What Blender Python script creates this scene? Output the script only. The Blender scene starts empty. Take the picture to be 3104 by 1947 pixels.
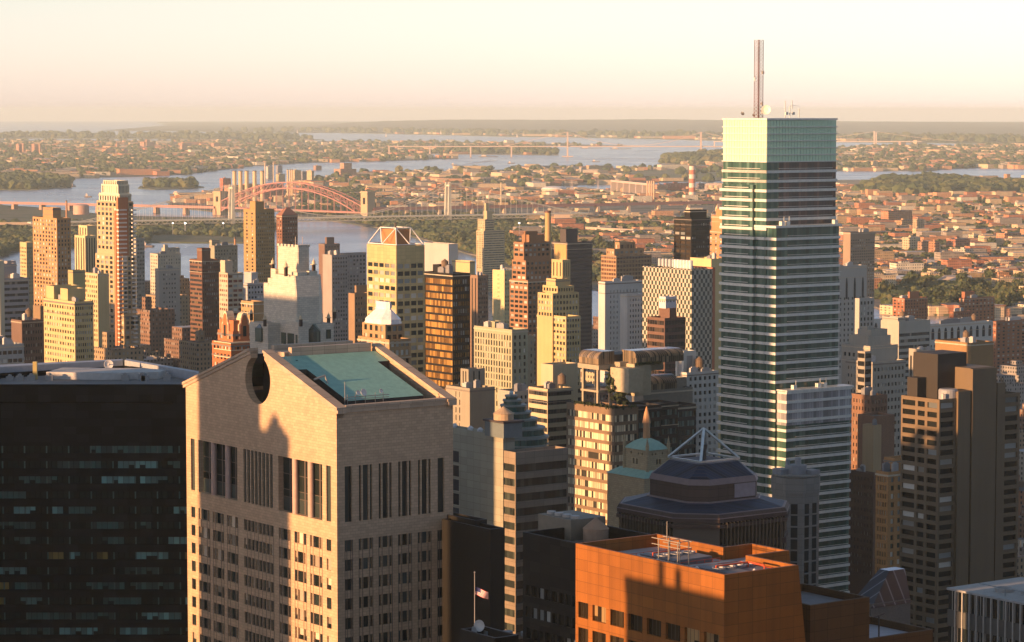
import bpy, math, random
import numpy as np
from mathutils import Vector, Matrix
random.seed(7); rs = np.random.RandomState(11)
R = math.radians
# ---------------------------------------------------------------- camera, sky, sun, exposure
sc = bpy.context.scene
F, CX, CY, Y0 = 8190.0, 1552.0, 973.5, 335.0
PITCH = math.atan((CY - Y0) / F)
cd = bpy.data.cameras.new('camera'); cam = bpy.data.objects.new('camera', cd); sc.collection.objects.link(cam)
cd.sensor_width = 36; cd.lens = 36 * F / 3104; cd.clip_start = 5; cd.clip_end = 300000
CAMZ = 250.0
cam.location = (0, 0, CAMZ); cam.rotation_euler = (R(90) - PITCH, 0, 0); sc.camera = cam
SUN_EL, SUN_AZ = 7.5, 235.0          # azimuth clockwise from +Y
w = bpy.data.worlds.new('World'); sc.world = w; w.use_nodes = True
nt = w.node_tree; bg = nt.nodes['Background']
sky = nt.nodes.new('ShaderNodeTexSky'); sky.sky_type = 'NISHITA'; sky.sun_disc = False
sky.sun_elevation = R(SUN_EL); sky.sun_rotation = R(SUN_AZ); sky.dust_density = 0.4; sky.air_density = 1.0; sky.ozone_density = 1.0; sky.altitude = 0
tint = nt.nodes.new('ShaderNodeMix'); tint.data_type = 'RGBA'; tint.blend_type = 'MULTIPLY'; tint.inputs[0].default_value = 1
_tc = nt.nodes.new('ShaderNodeTexCoord'); _sx = nt.nodes.new('ShaderNodeSeparateXYZ'); nt.links.new(_tc.outputs['Generated'], _sx.inputs[0])
_cr = nt.nodes.new('ShaderNodeValToRGB'); nt.links.new(_sx.outputs[2], _cr.inputs[0]); _e = _cr.color_ramp.elements    # evening haze whitens the lowest sky
_e[0].position = 0.0; _e[0].color = (1.15, 1.28, 3.0, 1); _e[1].position = .05; _e[1].color = (1.0, 1.02, 1.58, 1)
for _p, _c in ((.16, (.68, .70, 1.15, 1)), (.4, (.8, .76, .85, 1)), (1.0, (1.0, .85, .75, 1))): _n = _e.new(_p); _n.color = _c
nt.links.new(sky.outputs[0], tint.inputs[6]); nt.links.new(_cr.outputs[0], tint.inputs[7]); nt.links.new(tint.outputs[2], bg.inputs[0]); bg.inputs[1].default_value = 0.11
sd = bpy.data.lights.new('sun', 'SUN'); sd.energy = 5.0; sd.angle = R(0.55); sd.color = (1.0, 0.545, 0.26)
sun = bpy.data.objects.new('sun', sd); sc.collection.objects.link(sun)
_sd = Vector((math.sin(R(SUN_AZ)) * math.cos(R(SUN_EL)), math.cos(R(SUN_AZ)) * math.cos(R(SUN_EL)), math.sin(R(SUN_EL))))
sun.rotation_euler = _sd.to_track_quat('Z', 'Y').to_euler()
sc.view_settings.view_transform = 'Standard'; sc.view_settings.look = 'None'; sc.view_settings.exposure = 1.0
sc.cycles.max_bounces = 6; sc.cycles.volume_bounces = 1
sc.cycles.use_denoising = True
HAZE_DENSITY = 2.7e-5

# ---------------------------------------------------------------- projection helpers (photo pixels <-> metres)
cp, sp = math.cos(PITCH), math.sin(PITCH)
def ray(px, py):
    a, b = (px - CX) / F, -(py - CY) / F
    return Vector((a, cp + b * sp, -sp + b * cp))
def at(px, py, D):                      # point on the sight line at forward distance D
    d = ray(px, py); return Vector((d.x / d.y * D, D, CAMZ + d.z / d.y * D))
def gnd(px, py, z=0.0):                 # point where the sight line meets height z
    d = ray(px, py); t = (z - CAMZ) / d.z; return Vector((d.x * t, d.y * t, z))
def proj(P):
    y = P[1] * cp - (P[2] - CAMZ) * sp; u = P[1] * sp + (P[2] - CAMZ) * cp
    return (CX + F * P[0] / y, CY - F * u / y)
UA = 36.0
U = Vector((math.cos(R(UA)), math.sin(R(UA)), 0)); V = Vector((-math.sin(R(UA)), math.cos(R(UA)), 0))
def reach(C, dirv, px):                 # metres to go from C along dirv until the image column px
    k = (px - CX) / F
    a = C.x - k * (C.y * cp - (C.z - CAMZ) * sp)
    b = dirv.x - k * dirv.y * cp
    return -a / b

# ---------------------------------------------------------------- materials
_m = {}
def newmat(name):
    m = bpy.data.materials.new(name); m.use_nodes = True
    return m, m.node_tree, m.node_tree.nodes['Principled BSDF']
def nd(nt, t, **k):
    n = nt.nodes.new(t)
    for a, v in k.items(): setattr(n, a, v)
    return n
def mth(nt, op, a, b=None, c=None):
    n = nt.nodes.new('ShaderNodeMath'); n.operation = op
    for i, x in enumerate((a, b, c)):
        if x is None: continue
        if isinstance(x, (int, float)): n.inputs[i].default_value = x
        else: nt.links.new(x, n.inputs[i])
    return n.outputs[0]
def mixc(nt, f, a, b, mode='MIX'):
    n = nt.nodes.new('ShaderNodeMix'); n.data_type = 'RGBA'; n.blend_type = mode
    for i, x in ((0, f), (6, a), (7, b)):
        if isinstance(x, (int, float)): n.inputs[i].default_value = x
        elif isinstance(x, tuple): n.inputs[i].default_value = (*x[:3], 1)
        else: nt.links.new(x, n.inputs[i])
    return n.outputs[2]
def facade_uv(nt):                      # (x+y, z) of the object: runs along either street face
    tc = nd(nt, 'ShaderNodeTexCoord'); s = nd(nt, 'ShaderNodeSeparateXYZ'); nt.links.new(tc.outputs['Object'], s.inputs[0])
    a = mth(nt, 'ADD', s.outputs[0], s.outputs[1]); return a, s.outputs[2], tc
def wall(col, kind='plain', rough=.75, var=.22, spec=.5):
    key = ('wall', tuple(col), kind, rough, var, spec)
    if key in _m: return _m[key]
    m, nt, b = newmat('%s wall' % kind); col = (col[0], col[1] * .98, col[2] * max(.74, .96 - (col[0] - col[2]) * 1.1))
    a, z, tc = facade_uv(nt)
    n1 = nd(nt, 'ShaderNodeTexNoise'); n1.inputs['Scale'].default_value = .06; n1.inputs['Detail'].default_value = 6
    nt.links.new(tc.outputs['Object'], n1.inputs['Vector'])
    mp = nd(nt, 'ShaderNodeMapping'); mp.inputs['Scale'].default_value = (.9, .9, .05); nt.links.new(tc.outputs['Object'], mp.inputs[0])
    n2 = nd(nt, 'ShaderNodeTexNoise'); n2.inputs['Scale'].default_value = .7; n2.inputs['Detail'].default_value = 4; nt.links.new(mp.outputs[0], n2.inputs['Vector'])
    f = mth(nt, 'MULTIPLY_ADD', n1.outputs['Fac'], var * 1.6, 1 - var * .8)
    f = mth(nt, 'MULTIPLY', f, mth(nt, 'MULTIPLY_ADD', n2.outputs['Fac'], var * 1.2, 1 - var * .6))
    c = tuple(col)
    src = c
    if kind in ('stone', 'brick', 'panel'):
        br = nd(nt, 'ShaderNodeTexBrick'); cb = nd(nt, 'ShaderNodeCombineXYZ')
        nt.links.new(a, cb.inputs[0]); nt.links.new(z, cb.inputs[1]); nt.links.new(cb.outputs[0], br.inputs['Vector'])
        W, H, mo, dk = {'stone': (1.3, .62, .035, .62), 'brick': (.5, .22, .02, .7), 'panel': (3.0, 1.9, .04, .5)}[kind]
        br.inputs['Scale'].default_value = 1; br.inputs['Brick Width'].default_value = W; br.inputs['Row Height'].default_value = H
        br.inputs['Mortar Size'].default_value = mo; br.inputs['Mortar Smooth'].default_value = .1
        if kind == 'panel': br.offset = 0
        k1, k2 = (1.7, .4) if max(c) < .03 else ((1.06, .84) if kind != 'panel' else (1.07, .86)); br.inputs['Color1'].default_value = (*[x * k1 for x in c], 1); br.inputs['Color2'].default_value = (*[x * k2 for x in c], 1)
        br.inputs['Mortar'].default_value = (*[x * dk for x in c], 1)
        src = br.outputs['Color']
    gray = nd(nt, 'ShaderNodeCombineColor')
    for i in range(3): nt.links.new(f, gray.inputs[i])
    out = mixc(nt, 1.0, src, gray.outputs[0], 'MULTIPLY')
    nt.links.new(out, b.inputs['Base Color']); b.inputs['Roughness'].default_value = rough; b.inputs['Specular IOR Level'].default_value = spec
    _m[key] = m; return m
def plain(col, rough=.6, metal=0.0, name='painted surface', emit=0):
    key = ('plain', tuple(col), rough, metal, emit)
    if key in _m: return _m[key]
    m, nt, b = newmat(name)
    tc = nd(nt, 'ShaderNodeTexCoord'); n = nd(nt, 'ShaderNodeTexNoise'); n.inputs['Scale'].default_value = .8; n.inputs['Detail'].default_value = 5
    nt.links.new(tc.outputs['Object'], n.inputs['Vector'])
    f = mth(nt, 'MULTIPLY_ADD', n.outputs['Fac'], .5, .75)
    g = nd(nt, 'ShaderNodeCombineColor')
    for i in range(3): nt.links.new(f, g.inputs[i])
    nt.links.new(mixc(nt, 1.0, tuple(col), g.outputs[0], 'MULTIPLY'), b.inputs['Base Color'])
    b.inputs['Roughness'].default_value = rough; b.inputs['Metallic'].default_value = metal
    if emit: b.inputs['Emission Color'].default_value = (*col, 1); b.inputs['Emission Strength'].default_value = emit
    _m[key] = m; return m
def glass(col=(.02, .03, .032), blind=None, rough=.12):
    """window pane; blind = colour of the shade drawn behind it"""
    key = ('glass', col, blind, rough)
    if key in _m: return _m[key]
    m, nt, b = newmat('window glass' if blind is None else 'shaded window')
    oi = nd(nt, 'ShaderNodeObjectInfo'); ge = nd(nt, 'ShaderNodeNewGeometry')
    r = mth(nt, 'FRACT', mth(nt, 'ADD', oi.outputs['Random'], ge.outputs['Random Per Island']))
    f = mth(nt, 'MULTIPLY_ADD', r, 1.1, .45)
    g = nd(nt, 'ShaderNodeCombineColor')
    for i in range(3): nt.links.new(f, g.inputs[i])
    nt.links.new(mixc(nt, 1.0, blind or col, g.outputs[0], 'MULTIPLY'), b.inputs['Base Color'])
    b.inputs['Roughness'].default_value = rough if blind is None else .35
    b.inputs['Specular IOR Level'].default_value = .4
    _m[key] = m; return m
def ribbon(col=(.02, .028, .03), blind=(.35, .33, .28), pb=.25, mod=1.6, mull=(.12, .12, .12), mw=.07):
    """a long run of panes: random drawn blinds and thin mullions"""
    key = ('ribbon', col, blind, pb, mod, mull)
    if key in _m: return _m[key]
    m, nt, b = newmat('ribbon glazing')
    ge = nd(nt, 'ShaderNodeNewGeometry'); s = nd(nt, 'ShaderNodeVectorMath', operation='DOT_PRODUCT'); nt.links.new(ge.outputs['Position'], s.inputs[0])
    s.inputs[1].default_value = tuple(U + V)
    sx = nd(nt, 'ShaderNodeSeparateXYZ'); nt.links.new(ge.outputs['Position'], sx.inputs[0])
    q = mth(nt, 'DIVIDE', s.outputs['Value'], mod); fl = mth(nt, 'FLOOR', q); fr = mth(nt, 'FRACT', q)
    oi = nd(nt, 'ShaderNodeObjectInfo'); zf = mth(nt, 'MULTIPLY', mth(nt, 'ADD', oi.outputs['Random'], ge.outputs['Random Per Island']), 91.7)
    cb = nd(nt, 'ShaderNodeCombineXYZ'); nt.links.new(fl, cb.inputs[0]); nt.links.new(zf, cb.inputs[1])
    wn = nd(nt, 'ShaderNodeTexWhiteNoise', noise_dimensions='3D'); nt.links.new(cb.outputs[0], wn.inputs[0])
    on = mth(nt, 'LESS_THAN', wn.outputs['Value'], pb)
    f = mth(nt, 'MULTIPLY_ADD', wn.outputs['Value'], 1.2 , .5)
    c1 = mixc(nt, on, tuple(col), tuple(blind)); g = nd(nt, 'ShaderNodeCombineColor')
    for i in range(3): nt.links.new(f, g.inputs[i])
    c1 = mixc(nt, 1.0, c1, g.outputs[0], 'MULTIPLY')
    c1 = mixc(nt, mth(nt, 'LESS_THAN', fr, mw), c1, tuple(mull))
    nt.links.new(c1, b.inputs['Base Color']); b.inputs['Roughness'].default_value = .2; b.inputs['Specular IOR Level'].default_value = .45
    _m[key] = m; return m
def city(cols, fl=3.1, mod=2.6, ww=.45, wh=.5, wall_var=.2):
    """small building: wall colour by island, punched windows too small to model one by one, roof on upward faces"""
    key = ('city', tuple(cols), fl, mod, ww, wh)
    if key in _m: return _m[key]
    m, nt, b = newmat('masonry with windows'); cols = [(c[0], c[1] * .98, c[2] * max(.76, .97 - (c[0] - c[2]) * 1.1)) for c in cols]
    ge = nd(nt, 'ShaderNodeNewGeometry'); oi = nd(nt, 'ShaderNodeObjectInfo')
    r = mth(nt, 'FRACT', mth(nt, 'ADD', mth(nt, 'MULTIPLY', oi.outputs['Random'], 1.0), ge.outputs['Random Per Island']))
    cr = nd(nt, 'ShaderNodeValToRGB'); cr.color_ramp.interpolation = 'CONSTANT'; e = cr.color_ramp.elements
    for i, c in enumerate(cols):
        if i < 2: el = e[i]; el.position = i / len(cols)
        else: el = e.new(i / len(cols))
        el.color = (*c, 1)
    nt.links.new(r, cr.inputs[0])
    tc = nd(nt, 'ShaderNodeTexCoord'); s = nd(nt, 'ShaderNodeSeparateXYZ'); nt.links.new(tc.outputs['Object'], s.inputs[0])
    a = mth(nt, 'ADD', s.outputs[0], s.outputs[1])
    fx = mth(nt, 'FRACT', mth(nt, 'DIVIDE', a, mod)); fz = mth(nt, 'FRACT', mth(nt, 'DIVIDE', s.outputs[2], fl))
    on = mth(nt, 'MULTIPLY', mth(nt, 'LESS_THAN', fx, ww), mth(nt, 'LESS_THAN', mth(nt, 'ABSOLUTE', mth(nt, 'SUBTRACT', fz, .5)), wh / 2))
    sn = nd(nt, 'ShaderNodeSeparateXYZ'); nt.links.new(ge.outputs['Normal'], sn.inputs[0])
    up = mth(nt, 'GREATER_THAN', sn.outputs[2], .4)
    on = mth(nt, 'MULTIPLY', on, mth(nt, 'SUBTRACT', 1.0, up))
    wn = nd(nt, 'ShaderNodeTexWhiteNoise', noise_dimensions='3D'); cb = nd(nt, 'ShaderNodeCombineXYZ')
    nt.links.new(mth(nt, 'FLOOR', mth(nt, 'DIVIDE', a, mod)), cb.inputs[0]); nt.links.new(mth(nt, 'FLOOR', mth(nt, 'DIVIDE', s.outputs[2], fl)), cb.inputs[1]); nt.links.new(cb.outputs[0], wn.inputs[0])
    gl = mixc(nt, mth(nt, 'GREATER_THAN', wn.outputs['Value'], .78), (.03, .035, .035), (.3, .28, .24))
    n1 = nd(nt, 'ShaderNodeTexNoise'); n1.inputs['Scale'].default_value = .12; n1.inputs['Detail'].default_value = 5; nt.links.new(tc.outputs['Object'], n1.inputs['Vector'])
    g = nd(nt, 'ShaderNodeCombineColor'); f = mth(nt, 'MULTIPLY_ADD', n1.outputs['Fac'], .6, .68)
    for i in range(3): nt.links.new(f, g.inputs[i])
    base = mixc(nt, 1.0, cr.outputs[0], g.outputs[0], 'MULTIPLY')
    rr = nd(nt, 'ShaderNodeValToRGB'); rr.color_ramp.interpolation = 'CONSTANT'; e = rr.color_ramp.elements
    e[0].color = (.05, .05, .05, 1); e[1].position = .35; e[1].color = (.16, .15, .14, 1)
    el = e.new(.6); el.color = (.4, .4, .4, 1); el = e.new(.8); el.color = (.09, .08, .075, 1)
    nt.links.new(mth(nt, 'FRACT', mth(nt, 'MULTIPLY', r, 7.3)), rr.inputs[0])
    base = mixc(nt, up, base, rr.outputs[0])
    nt.links.new(mixc(nt, on, base, gl), b.inputs['Base Color'])
    nt.links.new(mth(nt, 'MULTIPLY_ADD', on, -.5, .75), b.inputs['Roughness'])
    _m[key] = m; return m
def leaves(cols, name='foliage'):
    key = ('leaves', tuple(cols))
    if key in _m: return _m[key]
    m, nt, b = newmat(name)
    ge = nd(nt, 'ShaderNodeNewGeometry'); oi = nd(nt, 'ShaderNodeObjectInfo')
    r = mth(nt, 'FRACT', mth(nt, 'ADD', oi.outputs['Random'], ge.outputs['Random Per Island']))
    cr = nd(nt, 'ShaderNodeValToRGB'); e = cr.color_ramp.elements
    for i, c in enumerate(cols):
        if i < 2: el = e[i]; el.position = i / (len(cols) - 1)
        else: el = e.new(i / (len(cols) - 1))
        el.color = (*c, 1)
    nt.links.new(r, cr.inputs[0])
    tc = nd(nt, 'ShaderNodeTexCoord'); n = nd(nt, 'ShaderNodeTexNoise'); n.inputs['Scale'].default_value = .35; n.inputs['Detail'].default_value = 6; n.inputs['Roughness'].default_value = .7
    nt.links.new(tc.outputs['Object'], n.inputs['Vector']); g = nd(nt, 'ShaderNodeCombineColor'); f = mth(nt, 'MULTIPLY_ADD', n.outputs['Fac'], 1.6, .2)
    for i in range(3): nt.links.new(f, g.inputs[i])
    nt.links.new(mixc(nt, 1.0, cr.outputs[0], g.outputs[0], 'MULTIPLY'), b.inputs['Base Color'])
    bp = nd(nt, 'ShaderNodeBump'); bp.inputs['Strength'].default_value = .9; bp.inputs['Distance'].default_value = 2; nt.links.new(n.outputs['Fac'], bp.inputs['Height']); nt.links.new(bp.outputs[0], b.inputs['Normal'])
    b.inputs['Roughness'].default_value = .8; _m[key] = m; return m

# ---------------------------------------------------------------- mesh helper
COL = sc.collection
class MB:
    def __init__(s): s.v, s.f, s.m = [], [], []
    def quad(s, *p, m=0):
        i = len(s.v); s.v += [tuple(q) for q in p]; s.f.append(tuple(range(i, i + len(p)))); s.m.append(m)
    def box(s, x0, x1, y0, y1, z0, z1, m=0, bottom=True):
        i = len(s.v)
        s.v += [(x0, y0, z0), (x1, y0, z0), (x1, y1, z0), (x0, y1, z0), (x0, y0, z1), (x1, y0, z1), (x1, y1, z1), (x0, y1, z1)]
        fs = [(4, 5, 6, 7), (0, 1, 5, 4), (1, 2, 6, 5), (2, 3, 7, 6), (3, 0, 4, 7)] + ([(3, 2, 1, 0)] if bottom else [])
        s.f += [tuple(i + k for k in q) for q in fs]; s.m += [m] * len(fs)
    def prism(s, poly, z0, z1, m=0, cap=True, mcap=None):
        s.loft(poly, z0, poly, z1, m, cap, mcap)
    def loft(s, pa, za, pb, zb, m=0, cap=True, mcap=None):
        i, n = len(s.v), len(pa)
        s.v += [(p[0], p[1], za) for p in pa] + [(p[0], p[1], zb) for p in pb]
        for k in range(n):
            l = (k + 1) % n; s.f.append((i + k, i + l, i + n + l, i + n + k)); s.m.append(m)
        if cap: s.f.append(tuple(i + n + k for k in range(n))); s.m.append(m if mcap is None else mcap)
    def rod(s, a, b, r, m=0, n=6, r2=None):
        a, b = Vector(a), Vector(b); d = (b - a).normalized(); x = d.orthogonal().normalized(); y = d.cross(x); i = len(s.v); r2 = r if r2 is None else r2
        for p, rr in ((a, r), (b, r2)):
            for k in range(n):
                t = 2 * math.pi * k / n; s.v.append(tuple(p + (x * math.cos(t) + y * math.sin(t)) * rr))
        for k in range(n):
            l = (k + 1) % n; s.f.append((i + k, i + l, i + n + l, i + n + k)); s.m.append(m)
        s.f.append(tuple(i + k for k in range(n))[::-1]); s.f.append(tuple(i + n + k for k in range(n))); s.m += [m, m]
    def bar(s, a, b, wd, m=0): s.rod(a, b, wd * .7, m, 4)
    def lathe(s, prof, c=(0, 0, 0), n=16, m=0):
        i = len(s.v)
        for r, z in prof:
            for k in range(n):
                t = 2 * math.pi * k / n; s.v.append((c[0] + r * math.cos(t), c[1] + r * math.sin(t), c[2] + z))
        for j in range(len(prof) - 1):
            for k in range(n):
                l = (k + 1) % n; s.f.append((i + j * n + k, i + j * n + l, i + (j + 1) * n + l, i + (j + 1) * n + k)); s.m.append(m)
        s.f.append(tuple(i + (len(prof) - 1) * n + k for k in range(n))); s.m.append(m)
    def mesh(s, name, mats):
        me = bpy.data.meshes.new(name); me.from_pydata(s.v, [], s.f)
        for m in mats: me.materials.append(m)
        if len(mats) > 1: me.polygons.foreach_set('material_index', s.m)
        me.update(); return me
    def obj(s, name, mats, parent=None, loc=None):
        if not isinstance(mats, (list, tuple)): mats = [mats]
        o = bpy.data.objects.new(name, s.mesh(name, mats)); COL.objects.link(o)
        if parent: o.parent = parent
        if loc: o.location = loc
        return o
def tag(o, label=None, cat=None, group=None, kind=None):
    if label: o['label'] = label
    if cat: o['category'] = cat
    if group: o['group'] = group
    if kind: o['kind'] = kind
    return o
def empty(name, loc, rot=0.0):
    o = bpy.data.objects.new(name, None); COL.objects.link(o); o.location = loc; o.rotation_euler = (0, 0, rot); return o

# window panes: one unit mesh per glass, in the plane y=0 facing -y
_pane = {}
def pane_mesh(mat, frame=None):
    k = (mat.name, frame.name if frame else '')
    if k not in _pane:
        mb = MB()
        mb.quad((0, 0, 0), (1, 0, 0), (1, 0, 1), (0, 0, 1))
        if frame: mb.box(.46, .54, -.06, 0.01, 0, 1, 1)
        _pane[k] = mb.mesh('window', [mat, frame] if frame else [mat])
    return _pane[k]

# ---------------------------------------------------------------- facades
def G(n, fl, ww=.55, wh=.55, m=.6, t=2.0, cols=None): return dict(k='G', n=n, fl=fl, ww=ww, wh=wh, m=m, t=t, cols=cols)
def B(fl, wh=.5, m=.5, t=2.0): return dict(k='G', n=1, fl=fl, ww=1, wh=wh, m=m, t=t, cols=None, rib=True)
def VS(n, ww=.5, m=.5, t=2.0, fl=None): return dict(k='G', n=n, fl=fl or 400, ww=ww, wh=.98 if not fl else .97, m=m, t=t, cols=None, rib=True)
def make_holes(sp, L, zt, zb):
    if not sp: return []
    H = []; m, n = sp['m'], sp['n']; pitch = (L - 2 * m) / n
    spans = sp['cols'] or [(m + pitch * (i + .5 - sp['ww'] / 2), m + pitch * (i + .5 + sp['ww'] / 2)) for i in range(n)]
    z = zt - sp['t']
    while z > zb + .5:
        h = sp['fl'] * sp['wh'] if sp['fl'] < 300 else z - zb
        if z - h < zb: break
        for a0, a1 in spans: H.append((max(.05, a0), min(L - .05, a1), z - h, z))
        z -= sp['fl'] if sp['fl'] < 300 else 1e9
    return H
def wall_face(mb, pt, L, z0, z1, holes, depth, m=0):
    """pt(a, d, z): point a metres along the face, d metres in; a wall pierced by real openings with reveals"""
    xs = sorted({0.0, L} | {h[0] for h in holes} | {h[1] for h in holes}); zs = sorted({z0, z1} | {h[2] for h in holes} | {h[3] for h in holes})
    xs = [x for i, x in enumerate(xs) if i == 0 or x - xs[i - 1] > 1e-4]; zs = [z for i, z in enumerate(zs) if i == 0 or z - zs[i - 1] > 1e-4]
    xi = lambda x: min(range(len(xs)), key=lambda i: abs(xs[i] - x)); import bisect
    def ix(arr, x):
        i = bisect.bisect_left(arr, x - 2e-4); return min(i, len(arr) - 1)
    hole = np.zeros((len(xs), len(zs)), bool)
    for h in holes: hole[ix(xs, h[0]):ix(xs, h[1]), ix(zs, h[2]):ix(zs, h[3])] = True
    for j in range(len(zs) - 1):
        i = 0
        while i < len(xs) - 1:
            if hole[i, j]: i += 1; continue
            k = i
            while k < len(xs) - 1 and not hole[k, j]: k += 1
            mb.quad(pt(xs[i], 0, zs[j]), pt(xs[k], 0, zs[j]), pt(xs[k], 0, zs[j + 1]), pt(xs[i], 0, zs[j + 1]), m=m); i = k
    for a0, a1, b0, b1 in holes:
        mb.quad(pt(a0, 0, b0), pt(a1, 0, b0), pt(a1, depth, b0), pt(a0, depth, b0), m=m)
        mb.quad(pt(a0, 0, b1), pt(a1, 0, b1), pt(a1, depth, b1), pt(a0, depth, b1), m=m)
        mb.quad(pt(a0, 0, b0), pt(a0, 0, b1), pt(a0, depth, b1), pt(a0, depth, b0), m=m)
        mb.quad(pt(a1, 0, b0), pt(a1, 0, b1), pt(a1, depth, b1), pt(a1, depth, b0), m=m)
FOOT = []     # (centre x, centre y, radius, px0, px1, ytop, D) of every placed building
class Bld:
    def __init__(s, name, label, cat, wm, xl, xc, xr, yt, D, fw=None, fs=None, yb=None, gl=None, pb=.36, group=None, roof=(.16, .15, .14), par=.9, zb=0.0, depth=.35, W=None, S=None, gear=1, rot=None, first=True, frame=None):
        s.D = D; C = at(xc, yt, D); s.C = C
        s.u, s.v = U, V; s.rotd = R(UA)
        s.root = empty(name, (C.x, C.y, 0), s.rotd); tag(s.root, label, cat, group)
        s.wm = wm; s.mb = MB(); s.rf = MB(); s.win = []; s.roofm = wall(roof, 'plain', .9, .35); s.gl = gl or glass(); s.pb = pb; s.depth = depth
        s.blind = glass(blind=(.42, .40, .34)); s.bl2 = glass(blind=(.2, .22, .21)); s.frame = frame
        s.yb = yb; s.par = par; s.mats = [wm]
        if first: s.tier(xl, xc, xr, yt, 0, zb, fw, fs, W=W, S=S, gear=gear)
    def loc(s, P):                         # world point -> (u, v, z) in the building's frame
        d = Vector(P) - Vector((s.C.x, s.C.y, 0)); return (d.x * s.u.x + d.y * s.u.y, d.x * s.v.x + d.y * s.v.y, d.z)
    def zat(s, py, dD=0): return at(s.px0, py, s.D + dD).z
    def tier(s, xl, xc, xr, yt, dD=0, zb=0.0, fw=None, fs=None, W=None, S=None, yb=None, gear=0, wm=None):
        C = at(xc, yt, s.D + dD); u0, v0, z1 = s.loc(C)
        W = W or reach(C, s.v, xl); S = S or reach(C, s.u, xr)
        yb = (yb or s.yb)
        yb = yb + 130 if yb and not zb else yb
        zw = max(zb, at(xc, yb, s.D).z if yb else z1 * .35)
        s.block(u0, v0, S, W, zb, z1, fw, fs, zw, wm=wm)
        pts = [proj(C + s.v * W), proj(C), proj(C + s.u * S)]
        cc = C + s.v * W / 2 + s.u * S / 2
        FOOT.append((cc.x, cc.y, .5 * math.hypot(W, S) + 3, pts[0][0], pts[2][0], yt, s.D + dD, (C.x, C.y, W, S)))
        s.last = (u0, v0, S, W, z1); s.px0 = xc
        if s.D + dD > 900 and random.random() < .6 and W > 4 and S > 4:
            pale = random.random() < .5; m_ = plain((.5, .42, .3) if pale else (.2, .17, .14), .7); mb = MB(); hh = random.uniform(.35, .8); o = .22
            for q in ((u0 - o, u0 - .01, v0 - o, v0 + W + o), (u0 - .01, u0 + S + o, v0 - o, v0 - .01)): mb.box(*q, z1 - hh - 1.0, z1 - 1.0)
            mb.obj('cornice', m_, s.root)
            if random.random() < .6 and yb:
                zz = z1 - random.uniform(5, 9)
                mb = MB()
                for q in ((u0 - o, u0 - .01, v0 - o, v0 + W + o), (u0 - .01, u0 + S + o, v0 - o, v0 - .01)): mb.box(*q, zz, zz + .3)
                mb.obj('belt_course', m_, s.root)
        if gear: s.gear(gear)
        return s.last
    def block(s, u0, v0, S, W, zb, z1, fw, fs, zw, wm=None):
        mi = 0
        if wm:
            if wm not in s.mats: s.mats.append(wm)
            mi = s.mats.index(wm)
        hw, hs = make_holes(fw, W, z1, zw), make_holes(fs, S, z1, zw)
        d = s.depth
        wall_face(s.mb, lambda a, q, z: (u0 + q, v0 + a, z), W, zb, z1, hw, d, mi)
        wall_face(s.mb, lambda a, q, z: (u0 + a, v0 + q, z), S, zb, z1, hs, d, mi)
        x0, x1, y0, y1 = u0, u0 + S, v0, v0 + W
        s.mb.quad((x1, y0, zb), (x1, y1, zb), (x1, y1, z1), (x1, y0, z1), m=mi); s.mb.quad((x1, y1, zb), (x0, y1, zb), (x0, y1, z1), (x1, y1, z1), m=mi)
        t, p = min(.5, S * .1, W * .1), s.par
        i0, i1, j0, j1 = x0 + t, x1 - t, y0 + t, y1 - t
        if p > 0:
            s.mb.quad((x0, y0, z1), (x1, y0, z1), (i1, j0, z1), (i0, j0, z1), m=mi); s.mb.quad((x1, y0, z1), (x1, y1, z1), (i1, j1, z1), (i1, j0, z1), m=mi)
            s.mb.quad((x1, y1, z1), (x0, y1, z1), (i0, j1, z1), (i1, j1, z1), m=mi); s.mb.quad((x0, y1, z1), (x0, y0, z1), (i0, j0, z1), (i0, j1, z1), m=mi)
            for a, b in (((i0, j0), (i1, j0)), ((i1, j0), (i1, j1)), ((i1, j1), (i0, j1)), ((i0, j1), (i0, j0))):
                s.mb.quad((*a, z1 - p), (*b, z1 - p), (*b, z1), (*a, z1), m=mi)
            s.rf.quad((i0, j0, z1 - p), (i1, j0, z1 - p), (i1, j1, z1 - p), (i0, j1, z1 - p))
        else: s.rf.quad((x0, y0, z1), (x1, y0, z1), (x1, y1, z1), (x0, y1, z1))
        rw = bool(fw and fw.get('rib')); r2 = bool(fs and fs.get('rib'))
        for h in hw: s.win.append(('W', u0, v0, h, rw))
        for h in hs: s.win.append(('S', u0, v0, h, r2))
    def gear(s, n=1):
        u0, v0, S, W, z1 = s.last; zr = z1 - s.par
        for k in range(n + 1):
            a, b = S * random.uniform(.12, .3), W * random.uniform(.1, .25); x = u0 + random.uniform(.15, .85 - a / S) * S; y = v0 + random.uniform(.15, .85 - b / W) * W
            mb = MB(); h = random.uniform(1.5, 4.0); mb.box(x, x + a, y, y + b, zr, zr + h); mb.box(x + a * .2, x + a * .8, y + b * .2, y + b * .8, zr + h, zr + h + .4)
            mb.obj('rooftop_unit', plain(random.choice([(.3, .3, .29), (.45, .43, .4), (.2, .2, .2)])), s.root)
        if random.random() < .3:
            x, y = u0 + S * random.uniform(.2, .8), v0 + W * random.uniform(.2, .8); s.tank(x, y, zr)
    def tank(s, x, y, z, r=1.7, h=3.2, col=(.17, .12, .08)):
        mb = MB()
        for dx in (-1, 1):
            for dy in (-1, 1): mb.bar((x + dx * r * .7, y + dy * r * .7, z), (x + dx * r * .7, y + dy * r * .7, z + 2.2), .2, 1)
        mb.lathe([(r, 0), (r, h), (r * 1.08, h), (.1, h + 1.3)], (x, y, z + 2.2), 12)
        mb.obj('water_tank', [plain(col, .9), plain((.1, .1, .1))], s.root)
    def part(s, name, mat, label=None, **k):
        o = k['mb'].obj(name, mat, s.root)
        if label: o['label'] = label
        return o
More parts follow.
